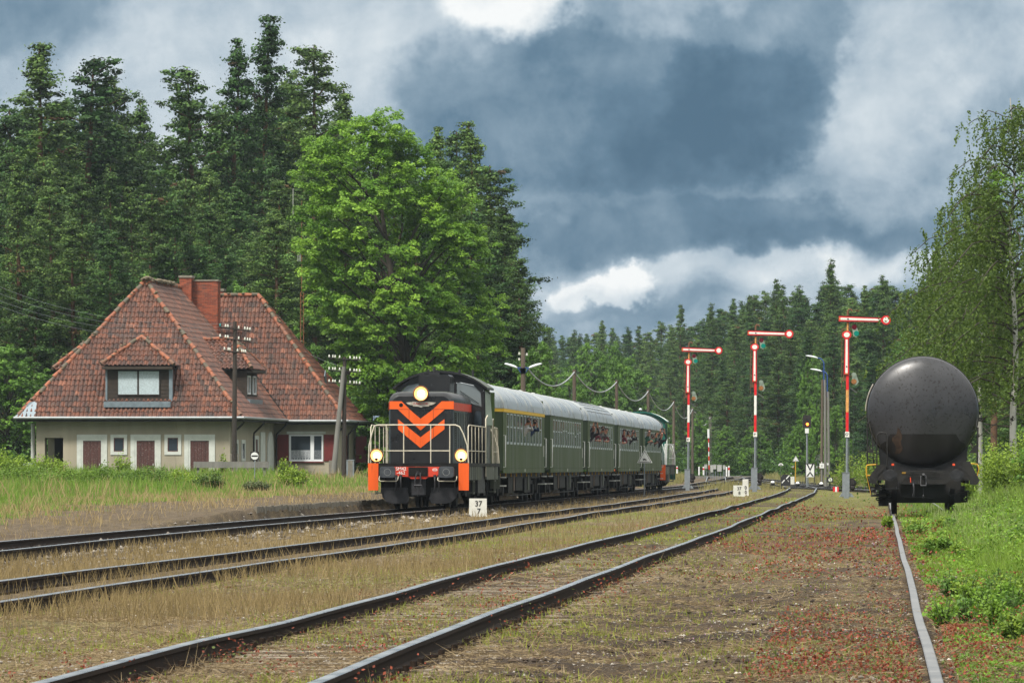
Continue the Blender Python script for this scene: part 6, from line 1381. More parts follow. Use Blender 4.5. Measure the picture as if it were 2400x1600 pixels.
# ================================================================ VEGETATION
def rand_dirs(n, r=rng):
    v = r.normal(size=(n, 3)); return v/np.linalg.norm(v, axis=1, keepdims=True)
def norm(v): return v/np.maximum(np.linalg.norm(v, axis=-1, keepdims=True), 1e-9)
def leaf_tris(pos, d, width, length, r):
    """one pointed leaf triangle per row: from pos along d"""
    n = len(pos); side = norm(np.cross(d, rand_dirs(n, r))); L = np.broadcast_to(np.asarray(length, float).reshape(-1, 1), (n, 1)); w = np.broadcast_to(np.asarray(width, float).reshape(-1, 1), (n, 1))
    v = np.stack([pos-side*w*.5, pos+side*w*.5, pos+d*L], 1); return v.reshape(-1, 3)
def leaf_rhomb(pos, nrm, size, r):
    n = len(pos); a_ = norm(np.cross(nrm, rand_dirs(n, r))); b_ = np.cross(nrm, a_); s_ = np.broadcast_to(np.asarray(size, float).reshape(-1, 1), (n, 1))
    v = np.stack([pos-a_*s_*.6, pos-b_*s_*.42, pos+a_*s_*.6, pos+b_*s_*.42], 1); return v.reshape(-1, 3)
def faces(nv, k): return np.arange(nv).reshape(-1, k)
def trunk_mesh(b, pts, rads, n=8): b.tube([Vector(p) for p in pts], list(rads), n)
def pine(seed, H, cb=.35, Rm=2.6, dens=1., lean=0., top='cone', tuft=.155, detail=1.):
    r = np.random.default_rng(seed); rr = random.Random(seed)
    zs = np.linspace(0, H, 12); bx = lean*(zs/H)**2*H*.06+np.cumsum(r.normal(0, .045, 12)); by = np.cumsum(r.normal(0, .045, 12)); r0 = H*.0105
    tr = MB(); tr.use('bark_grey'); k = 4; tr.tube([(bx[i], by[i], zs[i]) for i in range(k+1)], [r0*(1-.62*zs[i]/H) for i in range(k+1)], 9)
    tr.use('bark_pine'); tr.tube([(bx[i], by[i], zs[i]) for i in range(k, 12)], [max(.03, r0*(1-.62*zs[i]/H) if zs[i] < H*.6 else r0*.63*(1-(zs[i]/H-.6)/.42)) for i in range(k, 12)], 7)
    nb = int((H*(1-cb))*4.6*dens); C_ = []; Rd = []
    gap = vnoise(np.linspace(0, 40, 64), np.zeros(64)+seed, .45, seed, 2)
    for i in range(nb):
        t_ = (i+r.random())/nb; z = H*(cb+(1-cb)*t_)*.985; az_ = i*2.399+r.normal(0, .5)
        if top == 'cone': f_ = min(1, .50+1.6*t_)*(1.02-t_)**.75
        elif top == 'round': f_ = min(1, .5+1.5*t_)*(1.02-t_)**.42
        else: f_ = (1.02-t_)**.85
        L = Rm*f_*(.55+.75*r.random())*(.72+.6*gap[int(t_*60)])
        g2 = vnoise(np.array([az_*1.3]), np.array([z*.5]), .8, seed+5, 2)[0]
        if g2 < .33: L *= .62
        L = max(L, .35); x0, y0 = np.interp(z, zs, bx), np.interp(z, zs, by); up = (-.05+.75*t_*t_+r.normal(0, .12)); p0 = np.array([x0, y0, z]); d = norm(np.array([math.cos(az_), math.sin(az_), up]))
        p1 = p0+d*L*.6; p2 = p1+norm(d+np.array([0, 0, .28]))*L*.45
        if L > .9 and (i % 2 == 0 or t_ < .5): tr.tube([tuple(p0), tuple(p1), tuple(p2)], [.02+L*.014, .02+L*.008, .012], 4, cap=False)
        nc = max(3, int(L*2.9))
        for j in range(nc):
            s_ = .34+.66*(j+r.random())/nc; pc = (p0+d*L*s_) if s_ < .6 else p1+(p2-p1)*((s_-.6)/.4); w_ = (.10+.34*(1-s_))*L*.6
            pc = pc+np.array([r.normal(0, w_), r.normal(0, w_), r.normal(0, .24)]); C_.append(pc); Rd.append((.36+.26*r.random()+.05*L)*(1.02-.22*t_))
    # dead snags below the crown
    for i in range(7):
        z = H*(cb*.5+cb*.5*r.random()); az_ = r.random()*6.28; L = .6+1.5*r.random(); x0, y0 = np.interp(z, zs, bx), np.interp(z, zs, by); tr.tube([(x0, y0, z), (x0+math.cos(az_)*L, y0+math.sin(az_)*L, z+.1*L), (x0+math.cos(az_+.3)*L*1.5, y0+math.sin(az_+.3)*L*1.5, z-.1)], [.035, .02, .01], 4, cap=False)
    C_ = np.array(C_); Rd = np.array(Rd); nt = int(62*detail); N = len(C_)*nt
    c = np.repeat(C_, nt, 0); rd = np.repeat(Rd, nt); off = r.normal(size=(N, 3))*np.stack([rd*.46, rd*.46, rd*.25], 1); pos = c+off
    nrm_ = norm(off*np.array([1., 1., 1.5])/rd[:, None]*1.3+np.array([0, 0, .45])+r.normal(size=(N, 3))*.45)
    v = leaf_rhomb(pos, nrm_, tuft*(.5+.8*r.random(N)), r)
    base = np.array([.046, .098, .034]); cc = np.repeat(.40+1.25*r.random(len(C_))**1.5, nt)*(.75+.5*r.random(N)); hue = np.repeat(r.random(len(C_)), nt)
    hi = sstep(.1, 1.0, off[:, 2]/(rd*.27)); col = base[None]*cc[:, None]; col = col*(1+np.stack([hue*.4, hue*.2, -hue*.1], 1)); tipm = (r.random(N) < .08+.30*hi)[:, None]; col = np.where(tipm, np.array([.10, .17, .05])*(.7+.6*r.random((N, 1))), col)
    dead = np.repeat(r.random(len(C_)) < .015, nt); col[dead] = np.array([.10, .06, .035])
    return tr, v, np.repeat(col, 4, 0)
def leafy(seed, H, shape, nclump, rc, leaf=.17, nsub=10, nleaf=34, base=(.10, .20, .035), trunk_r=.25, bark='bark_grey', var=.5, light=(.24, .36, .08)):
    """broad-leaved tree; shape(t) -> (radius at relative height t)"""
    r = np.random.default_rng(seed); tr = MB(); tr.use(bark)
    cs = []; lobes = r.uniform(0, 6.28, 6)
    while len(cs) < nclump:
        t_ = r.random(); R_ = shape(t_); az_ = r.random()*6.28; lob = 1+.16*math.sin(3*az_+lobes[0]+t_*5)+.12*math.sin(5*az_+lobes[1]+t_*9); q = math.sqrt(r.random()) if r.random() < .3 else 1-.22*r.random()
        if r.random() < R_/shape.mx: cs.append((R_*lob*q*math.cos(az_), R_*lob*q*math.sin(az_), t_*H))
    cs = np.array(cs); zt_ = [0, H*.15, H*.35, H*.6, H*.88]; tr.tube([(0, 0, 0), (.1, 0, H*.15), (.0, .15, H*.35), (-.1, 0, H*.6), (0, 0, H*.88)], [trunk_r*1.2, trunk_r, trunk_r*.8, trunk_r*.5, .04], 9)
    for i in r.choice(len(cs), min(len(cs), 70), replace=False):
        p = cs[i]; z0 = max(H*.12, p[2]-np.hypot(p[0], p[1])*.9-.5); m = (p[0]*.45+r.normal(0, .2), p[1]*.45+r.normal(0, .2), z0+(p[2]-z0)*.55); tr.tube([(0, 0, z0), m, tuple(p)], [trunk_r*.30, trunk_r*.18, .02], 5, cap=False)
    N1 = len(cs)*nsub; c1 = np.repeat(cs, nsub, 0)+rand_dirs(N1, r)*(rc*(.45+.55*r.random((N1, 1))))*np.array([1, 1, .75]); br1 = np.repeat(r.random(len(cs)), nsub)*.6+.4*r.random(N1)
    N = N1*nleaf; rs = rc*.36; dd = rand_dirs(N, r); dd[:, 2] = np.abs(dd[:, 2])*.9-.25*r.random(N); pos = np.repeat(c1, nleaf, 0)+dd*rs*(.55+.45*r.random((N, 1))); outw = norm(np.repeat(c1, nleaf, 0)-np.array([0, 0, H*.45])); nr = norm(dd*.7+np.array([0, 0, .7])+outw*.35+r.normal(size=(N, 3))*.45)
    v = leaf_rhomb(pos, nr, leaf*(.7+.6*r.random(N)), r); b_ = np.array(base); l_ = np.array(light); f_ = (np.repeat(br1, nleaf)*.9+.25*r.random(N)-.15)[:, None]; f_ = np.clip(f_, 0, 1)**1.6; col = b_*(1-f_)+l_*f_; col = col*(1-var*.5+var*r.random((N, 1)))
    return tr, v, np.repeat(col, 4, 0)
def put_tree(nm, tr, v, col, label, cat, loc, m='needle', k=3, group=None, rz=0, kind_trunk='trunk'):
    T = thing(nm, label, cat, loc, rz, group); tr.build(kind_trunk, T, fixn=False); npmesh('crown', v, faces(len(v), k), m, col, T); return T
# ---- pines: proto meshes
PROTO = []
specs = [(1, 27, .42, 3.0, 1, .4, 'cone'), (2, 27, .30, 3.1, 1, -.3, 'round'), (3, 27, .38, 2.6, .95, .2, 'cone'), (4, 27, .22, 3.3, 1.1, 0, 'round'), (5, 27, .45, 2.9, .9, -.5, 'spire'), (6, 27, .12, 3.4, 1.0, .2, 'round'), (7, 27, .08, 3.3, 1.05, 0, 'spire')]
for sp_ in specs:
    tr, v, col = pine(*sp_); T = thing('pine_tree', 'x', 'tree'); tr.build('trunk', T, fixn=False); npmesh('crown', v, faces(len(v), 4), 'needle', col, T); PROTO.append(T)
used = set()
def place_pine(i, x, y, h, label, group, wide=1.):
    z = gz1(x, y)-.2; s_ = h/27.; sw = (.55*s_+.45)*wide; sc = (sw, sw, s_)
    if i not in used:
        used.add(i); T = PROTO[i]; T.location = (x, y, z); T.rotation_euler = (0, 0, random.random()*6.28); T.scale = sc; T['label'] = label; T['group'] = group; return T
    return dup(PROTO[i], (x, y, z), random.random()*6.28, label, group, sc)
random.seed(3)
GL = 'pines of the wood behind the station house'
tops = [(82, 82, 402, 0, 'flat topped pine rising highest at the far left edge of the wood', 1.15), (192, 116, 408, 1, 'broad pine second from the left with a ragged crown above the wood', 1.15), (18, 235, 396, 3, 'darker pine at the very left edge of the photo', 1), (268, 175, 425, 3, 'pine filling the shoulder right of the broad ragged pine', .9), (335, 222, 420, 2, 'smaller pine left of the notch of sky in the wood', .8),
        (460, 138, 402, 1, 'pine with a rounded top just right of the sky notch', 1.0), (548, 78, 404, 2, 'slim pine with a leaning top left of the tallest pine', .8), (615, 24, 410, 0, 'tallest pine of the wood, reaching nearly to the top of the photo', .85), (735, 90, 405, 1, 'dense pine right of the tallest one, above the maple', .95), (790, 190, 412, 6, 'pine whose branches overhang the left top of the maple', .8), (680, 160, 420, 3, 'pine filling between the tallest pine and the dense one', .8),
        (1032, 280, 392, 2, 'narrow pine showing its dark tip right of the maple crown', .75), (1078, 285, 388, 1, 'middle one of three pines right of the maple', .75), (1128, 262, 380, 0, 'open crowned pine standing tallest right of the maple', .78), (1190, 455, 378, 6, 'pine at the right end of the near wood', .80), (1140, 360, 384, 5, 'full pine below the open crowned one right of the maple', .9), (1222, 575, 372, 5, 'lowest pine at the right end of the near wood', .62), (1085, 470, 376, 5, 'dark pine close behind the right side of the maple', 1)]
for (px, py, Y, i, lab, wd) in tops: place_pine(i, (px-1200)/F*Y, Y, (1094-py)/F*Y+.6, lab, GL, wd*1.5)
env = lambda px: np.interp(px, [-60, 60, 200, 300, 400, 470, 620, 740, 800, 900, 1000, 1130, 1200, 1250], [240, 150, 160, 240, 300, 190, 170, 170, 250, 300, 330, 370, 520, 690])
cnt = 0
for (Y, lo, hi, step, wd) in ((362, .50, .72, 92, 1.1), (372, .62, .84, 84, 1.05), (388, .75, .93, 78, 1.), (420, .84, .98, 56, 1.2), (438, .88, 1.0, 52, 1.2)):
    px = -60+random.random()*40
    while px < 1215:
        if not (690 < px < 1010 and Y < 380):
            f_ = lo+(hi-lo)*random.random(); py = 1094-(1094-env(px))*f_; yy = Y+random.uniform(-5, 5); X = (px-1200)/F*yy
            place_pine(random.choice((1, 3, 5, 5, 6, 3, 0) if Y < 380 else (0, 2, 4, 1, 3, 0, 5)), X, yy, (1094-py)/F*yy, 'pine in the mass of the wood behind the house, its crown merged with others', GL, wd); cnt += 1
        px += step*random.uniform(.75, 1.3)
# the far tree line
GF = 'far pines closing the view behind the signals'
envf = lambda px: np.interp(px, [1230, 1300, 1400, 1500, 1580, 1650, 1700, 1790, 1850, 1940, 2010, 2070, 2130, 2200, 2420], [770, 765, 760, 762, 735, 730, 705, 670, 655, 630, 655, 640, 655, 620, 600])
ftop = [(1278, 745, 'first dark tip right of the near wood on the far tree line'), (1345, 752, None), (1412, 728, 'taller tip of the far tree line left of the yard'), (1470, 745, None), (1504, 740, None), (1592, 687, 'pointed far pine above the left hand semaphore'), (1672, 684, 'slim far pine with bare lower trunk left of the middle semaphore'), (1722, 668, None), (1752, 662, 'far pine above the arm of the middle semaphore'), (1812, 618, 'broad far pine left of the tallest far pine'), (1845, 630, None), (1945, 570, 'tallest far pine on the skyline, between the middle and right semaphores'), (2030, 625, 'bushy far pine directly above the right hand semaphore'), (2068, 603, 'thin far pine tip close to the birch'), (2110, 640, None), (2180, 600, None)]
dist = lambda px: float(np.interp(px, [1230, 1500, 1700, 1940, 2420], [880, 860, 720, 610, 520]))
for k, (px, py, lab) in enumerate(ftop): Y = dist(px)-10; place_pine((4, 6, 2, 6, 4)[k % 5], (px-1200)/F*Y, Y, (1094-py)/F*Y-1.0, lab or 'pine tip in the even far tree line', GF, .92)
for row, (dy, lo, hi, step) in enumerate(((-62, .50, .70, 50), (-46, .62, .80, 46), (-28, .72, .9, 42), (0, .84, .97, 38), (22, .9, 1.0, 36), (45, .92, 1.02, 36))):
    px = 1215+random.random()*30
    while px < 2440:
        Y = dist(px)+dy+random.uniform(-7, 7); py = 1094-(1094-envf(px))*random.uniform(lo, hi); place_pine(random.choice((1, 3, 5, 6, 5, 3, 2)), (px-1200)/F*Y, Y, (1094-py)/F*Y, 'pine in the mass of the far wood beyond the yard', GF, 1.12); cnt += 1
        px += step*random.uniform(.7, 1.3)
print('pines', cnt)
# bare orange trunks showing at the wood edge
# ---- maple
def shp(pts):
    xs, ys = zip(*pts); f_ = lambda t_: float(np.interp(t_, xs, ys)); f_.mx = max(ys); return f_
mh = (1094-262)/F*325+.4
tr, v, col = leafy(21, mh, shp([(.06, 2.6), (.15, 3.0), (.3, 3.8), (.5, 4.9), (.65, 4.9), (.8, 4.5), (.92, 3.2), (1.0, 1.5)]), 380, 1.0, .125, 10, 62, (.080, .19, .016), .35, light=(.35, .56, .065))
v[:, 0] += (.58-v[:, 2]/mh)*3.4
tr.v = [(p[0]+(.58-p[2]/mh)*3.4*min(1, max(0, p[2]/6-.3)), p[1], p[2]) for p in tr.v]
put_tree('maple_tree', tr, v, col, 'large bright green maple standing behind the locomotive', 'tree', ((921-1200)/F*325, 325, .3), 'leaf', 4)
# secondary lobe to the left top (wide shoulder)
DEC = []
for k, (sd_, H_, pts, ncl) in enumerate(((31, 10, [(.02, 2.6), (.3, 3.4), (.6, 3.1), (.85, 2.0), (1, .5)], 110), (32, 10, [(.02, 2.2), (.4, 3.0), (.7, 2.4), (.9, 1.3), (1, .3)], 90), (33, 10, [(.0, 2.9), (.25, 3.3), (.5, 2.8), (.8, 2.2), (1, .8)], 100))):
    tr, v, col = leafy(sd_, H_, shp(pts), ncl, .95, .18, 8, 30, (.060, .140, .020), .16, light=(.20, .37, .05)); T = thing('broadleaf_tree', 'x', 'tree'); tr.build('trunk', T, fixn=False); npmesh('crown', v, faces(len(v), 4), 'leaf', col, T); DEC.append(T)
du = set()
def place_dec(i, px, Y, py, label, w=1., group=None, nm=None):
    X = (px-1200)/F*Y; H_ = (1094-py)/F*Y+.5; z = gz1(X, Y)-.2; sc = (w*H_/10*.9, w*H_/10*.9, H_/10)
    if i not in du: du.add(i); T = DEC[i]; T.location = (X, Y, z); T.rotation_euler = (0, 0, random.random()*6); T.scale = sc; T['label'] = label
    else: T = dup(DEC[i], (X, Y, z), random.random()*6.28, label, None, sc)
    if group: T['group'] = group
    elif 'group' in T.keys(): del T['group']
    return T
place_dec(0, 1262, 352, 780, 'dark green broadleaf tree at the right foot of the near wood', .62); place_dec(1, 1160, 345, 880, 'low broadleaf tree behind the locomotive cab roof', 1.0); place_dec(2, 1290, 362, 860, 'low dense broadleaf behind the first bare pole', .9)
place_dec(0, 1385, 560, 800, 'light green broadleaf tree in front of the far wood, above the second coach', .72); place_dec(1, 1470, 590, 830, 'light green broadleaf behind the ribbed roof coach', .9); place_dec(2, 1335, 545, 850, 'light green broadleaf left in the gap between the woods', .8); place_dec(1, 1440, 570, 800, 'second light green crown touching the one above the coaches', .7)
place_dec(0, 1902, 470, 815, 'light green tree beside the twin lamp posts', .42); place_dec(1, 1875, 462, 960, 'low light green tree behind the light signal', .75); place_dec(2, 1850, 480, 1000, 'bush like young tree left of the light signal', .9); place_dec(0, 1960, 465, 930, 'light green young tree behind the right hand semaphore mast', .6)
place_dec(2, 1640, 555, 960, 'low green tree behind the grey cabinets', .9); place_dec(1, 1700, 560, 985, 'low tree right behind the level crossing', .9); place_dec(0, 1770, 545, 985, 'low tree behind the middle semaphore foot', 1.0); place_dec(2, 1560, 540, 970, 'low tree behind the rear locomotive', .9); place_dec(1, 2130, 480, 760, 'blue green broadleaf behind the top of the tank', .6)
for (i, px, Y, py, w, lab) in ((1, 20, 352, 800, 1.2, 'leafy tree left of the house'), (2, 120, 356, 860, 1.3, 'leafy tree behind the left eaves of the house'), (0, 345, 352, 640, .5, 'yellowish leafy tree just behind the left chimney side of the ridge'), (1, 560, 350, 660, .55, 'leafy tree behind the rear roof ridge'), (2, 690, 350, 770, .7, 'leafy tree at the radio mast'), (0, 760, 345, 840, .8, 'dark leafy tree behind the right roof slope'), (1, 850, 340, 880, .9, 'low leafy tree right of the house'), (2, 960, 338, 900, 1.0, 'low leafy tree behind the locomotive hood'), (0, 1060, 338, 905, 1.0, 'low leafy tree behind the locomotive cab')): place_dec(i, px, Y, py, lab, w)
# undergrowth at the edge of the woods
def undergrowth(label, Xs, Ys, n, hmin, hmax, base, light, seed, leaf=.22, sub=90):
    r = np.random.default_rng(seed); t_ = r.random(n); x = np.interp(t_, np.linspace(0, 1, len(Xs)), Xs)+r.normal(0, .8, n); y = np.interp(t_, np.linspace(0, 1, len(Ys)), Ys)+r.normal(0, 3, n); h = r.uniform(hmin, hmax, n); z0 = gz(x, y)
    N = n*sub; d = rand_dirs(N, r); d[:, 2] = np.abs(d[:, 2]); c = np.repeat(np.stack([x, y, z0], 1), sub, 0); hh = np.repeat(h, sub); pos = c+d*np.stack([hh*.7, hh*.7, hh], 1)*(.35+.65*r.random((N, 1))); v = leaf_rhomb(pos, norm(d+r.normal(size=(N, 3))*.6), leaf, r)
    f_ = np.clip(np.repeat(r.random(n), sub)*.7+.3*r.random(N), 0, 1)[:, None]**1.5; col = np.array(base)*(1-f_)+np.array(light)*f_
    o = npmesh('undergrowth', v, faces(len(v), 4), 'leaf', np.repeat(col, 4, 0)); tag(o, label, 'undergrowth', kind='stuff')
undergrowth('green undergrowth along the foot of the near wood', [-36, 0.5], [350, 352], 110, 1.2, 3.2, (.035, .075, .018), (.10, .20, .035), 1, sub=130)
undergrowth('dark undergrowth deep under the pines', [-40, 1], [400, 400], 130, 2, 6.5, (.02, .045, .014), (.05, .10, .025), 2, .3)
undergrowth('green undergrowth along the foot of the far wood', [2, 14, 30, 48], [610, 570, 560, 470], 230, 1.0, 3.6, (.03, .075, .018), (.09, .19, .035), 3, .24)
undergrowth('dark undergrowth inside the far wood', [0, 20, 36, 52], [860, 760, 640, 540], 260, 3, 8, (.02, .05, .018), (.04, .09, .025), 4, .45)
# ---- birches
def birch(seed, H, cb, Rm, px, Y, label, nbr=46, dx=0, leaf=.08, zmin=3.6):
    r = np.random.default_rng(seed); X = (px-1200)/F*Y; zg = gz1(X, Y)-.1; tr = MB(); tr.use('bark_birch')
    zs = np.linspace(0, H, 10); bx = np.cumsum(r.normal(0, .10, 10)); by = np.cumsum(r.normal(0, .08, 10)); bx -= bx[0]; tr.tube([(bx[i], by[i], zs[i]) for i in range(10)], [max(.02, H*.0105*(1-.96*zs[i]/H)) for i in range(10)], 10)
    P = []; D = []; B = []
    for i in range(nbr):
        t_ = (i+r.random())/nbr; z = H*(cb+(1-cb)*t_*.97); az_ = i*2.4+r.normal(0, .4); L = Rm*(1.1-t_)**.7*(.6+.6*r.random()); x0, y0 = np.interp(z, zs, bx), np.interp(z, zs, by); d = np.array([math.cos(az_), math.sin(az_), 0]); pts = []
        for q in np.linspace(0, 1, 7): pts.append(np.array([x0, y0, z])+d*L*q+np.array([0, 0, L*(.62*q-.62*q*q*1.25)])+r.normal(0, .05, 3))
        tr.use('bark_grey'); tr.tube([tuple(p) for p in pts], [.012+.022*L*.4*(1-q/6.5) for q in range(7)], 4, cap=False)
        for j in range(int(8+L*6.5)):
            q = .18+.82*r.random()**.8; k = q*6; a_ = int(min(5, k)); p = pts[a_]+(pts[a_+1]-pts[a_])*(k-a_)+np.array([r.normal(0, .28), r.normal(0, .28), r.normal(0, .1)]); P.append(p); D.append(.35+1.5*r.random()**1.6*(1.25-t_*.5)); B.append(r.random())
    P = np.array(P); D = np.array(D); B = np.array(B); n = len(P); per = 22; s_ = np.tile(np.linspace(0, 1, per), n)+r.normal(0, .02, n*per); out = np.repeat(r.normal(0, .12, (n, 2)), per, 0); pp = np.repeat(P, per, 0); dl = np.repeat(D, per)
    pos = pp.copy(); pos[:, 2] -= s_*dl; pos[:, :2] += out*s_[:, None]*1.1; pos += r.normal(0, .035, pos.shape); kp = pos[:, 2] > zmin+.5*np.sin(pos[:, 0]*2.3); pos = pos[kp]
    v = leaf_rhomb(pos, norm(r.normal(size=pos.shape)+np.array([0, -.2, .2])), leaf*(.7+.7*r.random(len(pos))), r); f_ = np.clip(np.repeat(B, per)[kp]*.6+.4*r.random(len(pos)), 0, 1)[:, None]**1.4; col = np.array([.055, .10, .016])*(1-f_)+np.array([.15, .22, .035])*f_
    T = thing('birch_tree', label, 'tree', (X, Y, zg)); tr.build('trunk', T, fixn=False); npmesh('crown', v, faces(len(v), 4), 'leaf', np.repeat(col, 4, 0), T); print('birch leaves', len(pos)); return T
birch(51, 14.8, .22, 5.8, 2378, 212, 'large weeping birch with thick black and white trunk behind the tank wagon at the right', 80)
birch(52, 12.6, .25, 4.2, 2296, 226, 'slimmer birch with a clean white trunk left of the large one', 62)
birch(53, 11.2, .18, 3.7, 2215, 236, 'low drooping birch hanging over the tank from behind', 46, zmin=3.9)
birch(56, 13.6, .2, 3.8, 2450, 222, 'birch filling the right edge of the photo', 56)
tr, v, col = leafy(54, 11.8, shp([(.45, 1.0), (.6, 1.7), (.8, 1.5), (1, .5)]), 42, .7, .10, 8, 26, (.06, .14, .018), .12, light=(.16, .30, .04)); put_tree('aspen_tree', tr, v, col, 'bright broadleaf tree reaching in from the right edge before the birch', 'tree', ((2492-1200)/F*172, 172, 0), 'leaf', 4)
T = thing('pine_trunk_tree', 'slim bare orange pine trunk between the two birch trunks', 'tree', ((2328-1200)/F*262, 262, 0)); b = mb('bark_pine'); b.tube([(0, 0, 0), (.05, 0, 5), (0, 0, 14)], [.17, .15, .1], 8); b.build('trunk', T)
tr, v, col = pine(61, 14, .6, 1.6, .8); npmesh('crown', v, faces(len(v), 4), 'needle', col, T)
T.name = 'pine_tree'
# dense wood right, behind the birches
for (px, Y, py, i) in ((2230, 330, 650, 5), (2330, 340, 620, 3), (2400, 325, 600, 5), (2150, 350, 670, 6), (2290, 365, 640, 3), (2375, 310, 690, 6)): place_pine(i, (px-1200)/F*Y, Y, (1094-py)/F*Y, 'dark pine standing behind the birches at the right', 'dark pines behind the birches')
undergrowth('green thicket behind the birches at the right', [17, 24], [246, 240], 60, 1.2, 2.8, (.05, .10, .02), (.14, .24, .04), 7, .12, 260)
# ---- bushes
def bush(px, Y, py_top, wpx, label, base=(.06, .12, .018), light=(.19, .30, .04), seed=0, leaf=.07, n=2600, name='bush'):
    r = np.random.default_rng(seed+100); X = (px-1200)/F*Y; zg = gz1(X, Y); H_ = max(.3, at(px, py_top, Y).z-zg); w = wpx/F*Y/2; tr = MB(); tr.use('stem_green' if name == 'weed' else 'bark_grey'); ns = 16; tips = []
    for i in range(ns*3):
        a_ = r.random()*6.28; q = math.sqrt(r.random()); tp = np.array([w*q*math.cos(a_), w*q*math.sin(a_), H_*(1.02-.45*q*q)*(.6+.4*r.random())]); tips.append(tp)
        if i < ns: tr.tube([(tp[0]*.1, tp[1]*.1, -.1), (tp[0]*.5, tp[1]*.5, tp[2]*.55), tuple(tp)], [.02, .012, .005], 4, cap=False)
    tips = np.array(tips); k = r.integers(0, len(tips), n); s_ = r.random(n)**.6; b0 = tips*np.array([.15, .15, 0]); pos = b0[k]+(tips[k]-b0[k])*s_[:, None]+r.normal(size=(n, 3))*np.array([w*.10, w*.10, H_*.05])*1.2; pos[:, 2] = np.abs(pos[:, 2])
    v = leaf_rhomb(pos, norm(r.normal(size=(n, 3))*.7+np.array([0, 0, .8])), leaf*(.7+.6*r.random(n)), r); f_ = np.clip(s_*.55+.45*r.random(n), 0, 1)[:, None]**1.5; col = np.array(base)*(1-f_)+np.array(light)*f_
    T = thing(name, label, 'bush', (X, Y, zg)); tr.build('stems', T, fixn=False); npmesh('foliage', v, faces(len(v), 4), 'leaf', np.repeat(col, 4, 0), T); return T
YG = dict(base=(.10, .17, .02), light=(.30, .42, .05))
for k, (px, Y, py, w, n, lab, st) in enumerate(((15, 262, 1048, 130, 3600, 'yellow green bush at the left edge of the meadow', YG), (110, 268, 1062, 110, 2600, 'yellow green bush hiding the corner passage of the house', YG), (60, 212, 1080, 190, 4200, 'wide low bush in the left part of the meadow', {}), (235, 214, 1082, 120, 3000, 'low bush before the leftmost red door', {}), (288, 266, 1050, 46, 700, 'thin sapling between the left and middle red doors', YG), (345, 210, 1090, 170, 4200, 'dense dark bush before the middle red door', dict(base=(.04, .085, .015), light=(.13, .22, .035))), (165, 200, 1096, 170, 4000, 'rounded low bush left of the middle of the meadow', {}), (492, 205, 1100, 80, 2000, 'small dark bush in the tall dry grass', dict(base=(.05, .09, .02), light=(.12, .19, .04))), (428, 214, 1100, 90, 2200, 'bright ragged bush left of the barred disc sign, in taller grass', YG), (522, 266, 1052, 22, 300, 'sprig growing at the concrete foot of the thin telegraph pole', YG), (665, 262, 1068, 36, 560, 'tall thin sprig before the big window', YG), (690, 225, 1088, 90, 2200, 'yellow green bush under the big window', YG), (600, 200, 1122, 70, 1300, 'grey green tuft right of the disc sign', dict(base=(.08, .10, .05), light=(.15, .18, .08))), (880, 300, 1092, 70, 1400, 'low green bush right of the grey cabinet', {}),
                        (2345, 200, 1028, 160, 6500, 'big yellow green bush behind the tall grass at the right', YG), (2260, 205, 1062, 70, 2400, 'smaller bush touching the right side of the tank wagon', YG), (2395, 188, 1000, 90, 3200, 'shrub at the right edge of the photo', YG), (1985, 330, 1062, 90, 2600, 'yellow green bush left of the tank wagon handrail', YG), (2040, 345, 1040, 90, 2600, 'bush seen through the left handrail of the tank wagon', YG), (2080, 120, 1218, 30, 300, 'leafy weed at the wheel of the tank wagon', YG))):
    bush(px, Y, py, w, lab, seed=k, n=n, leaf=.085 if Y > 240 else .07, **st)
random.seed(77)
for k in range(44):
    Y = random.choice((random.uniform(44, 60), random.uniform(55, 90), random.uniform(80, 140))); px = random.uniform(2125, 2400); X = (px-1200)/F*Y; L_ = X-float(XD(Y))
    if L_ < -.45 or abs(L_-.75) < .15: continue
    h_ = random.uniform(.11, .27)*min(1.2, Y/80+.2); pz_ = 1094-(gz1(X, Y)+h_-HC)/Y*F; bush(px, Y, pz_, random.uniform(.2, .45)/Y*F, 'leafy upright weed in the lush grass right of the siding', base=random.choice(((.06, .13, .015), (.10, .16, .02), (.05, .11, .03))), light=random.choice(((.22, .38, .04), (.32, .44, .06), (.16, .30, .05))), seed=200+k, leaf=.014+.0003*Y, n=500, name='weed')['group'] = 'weeds right of the siding'
bush(2210, 47.5, 1395, 95, 'bright green weed growing against the siding rail', base=(.10, .2, .02), light=(.25, .42, .05), seed=70, leaf=.028, n=420, name='weed')
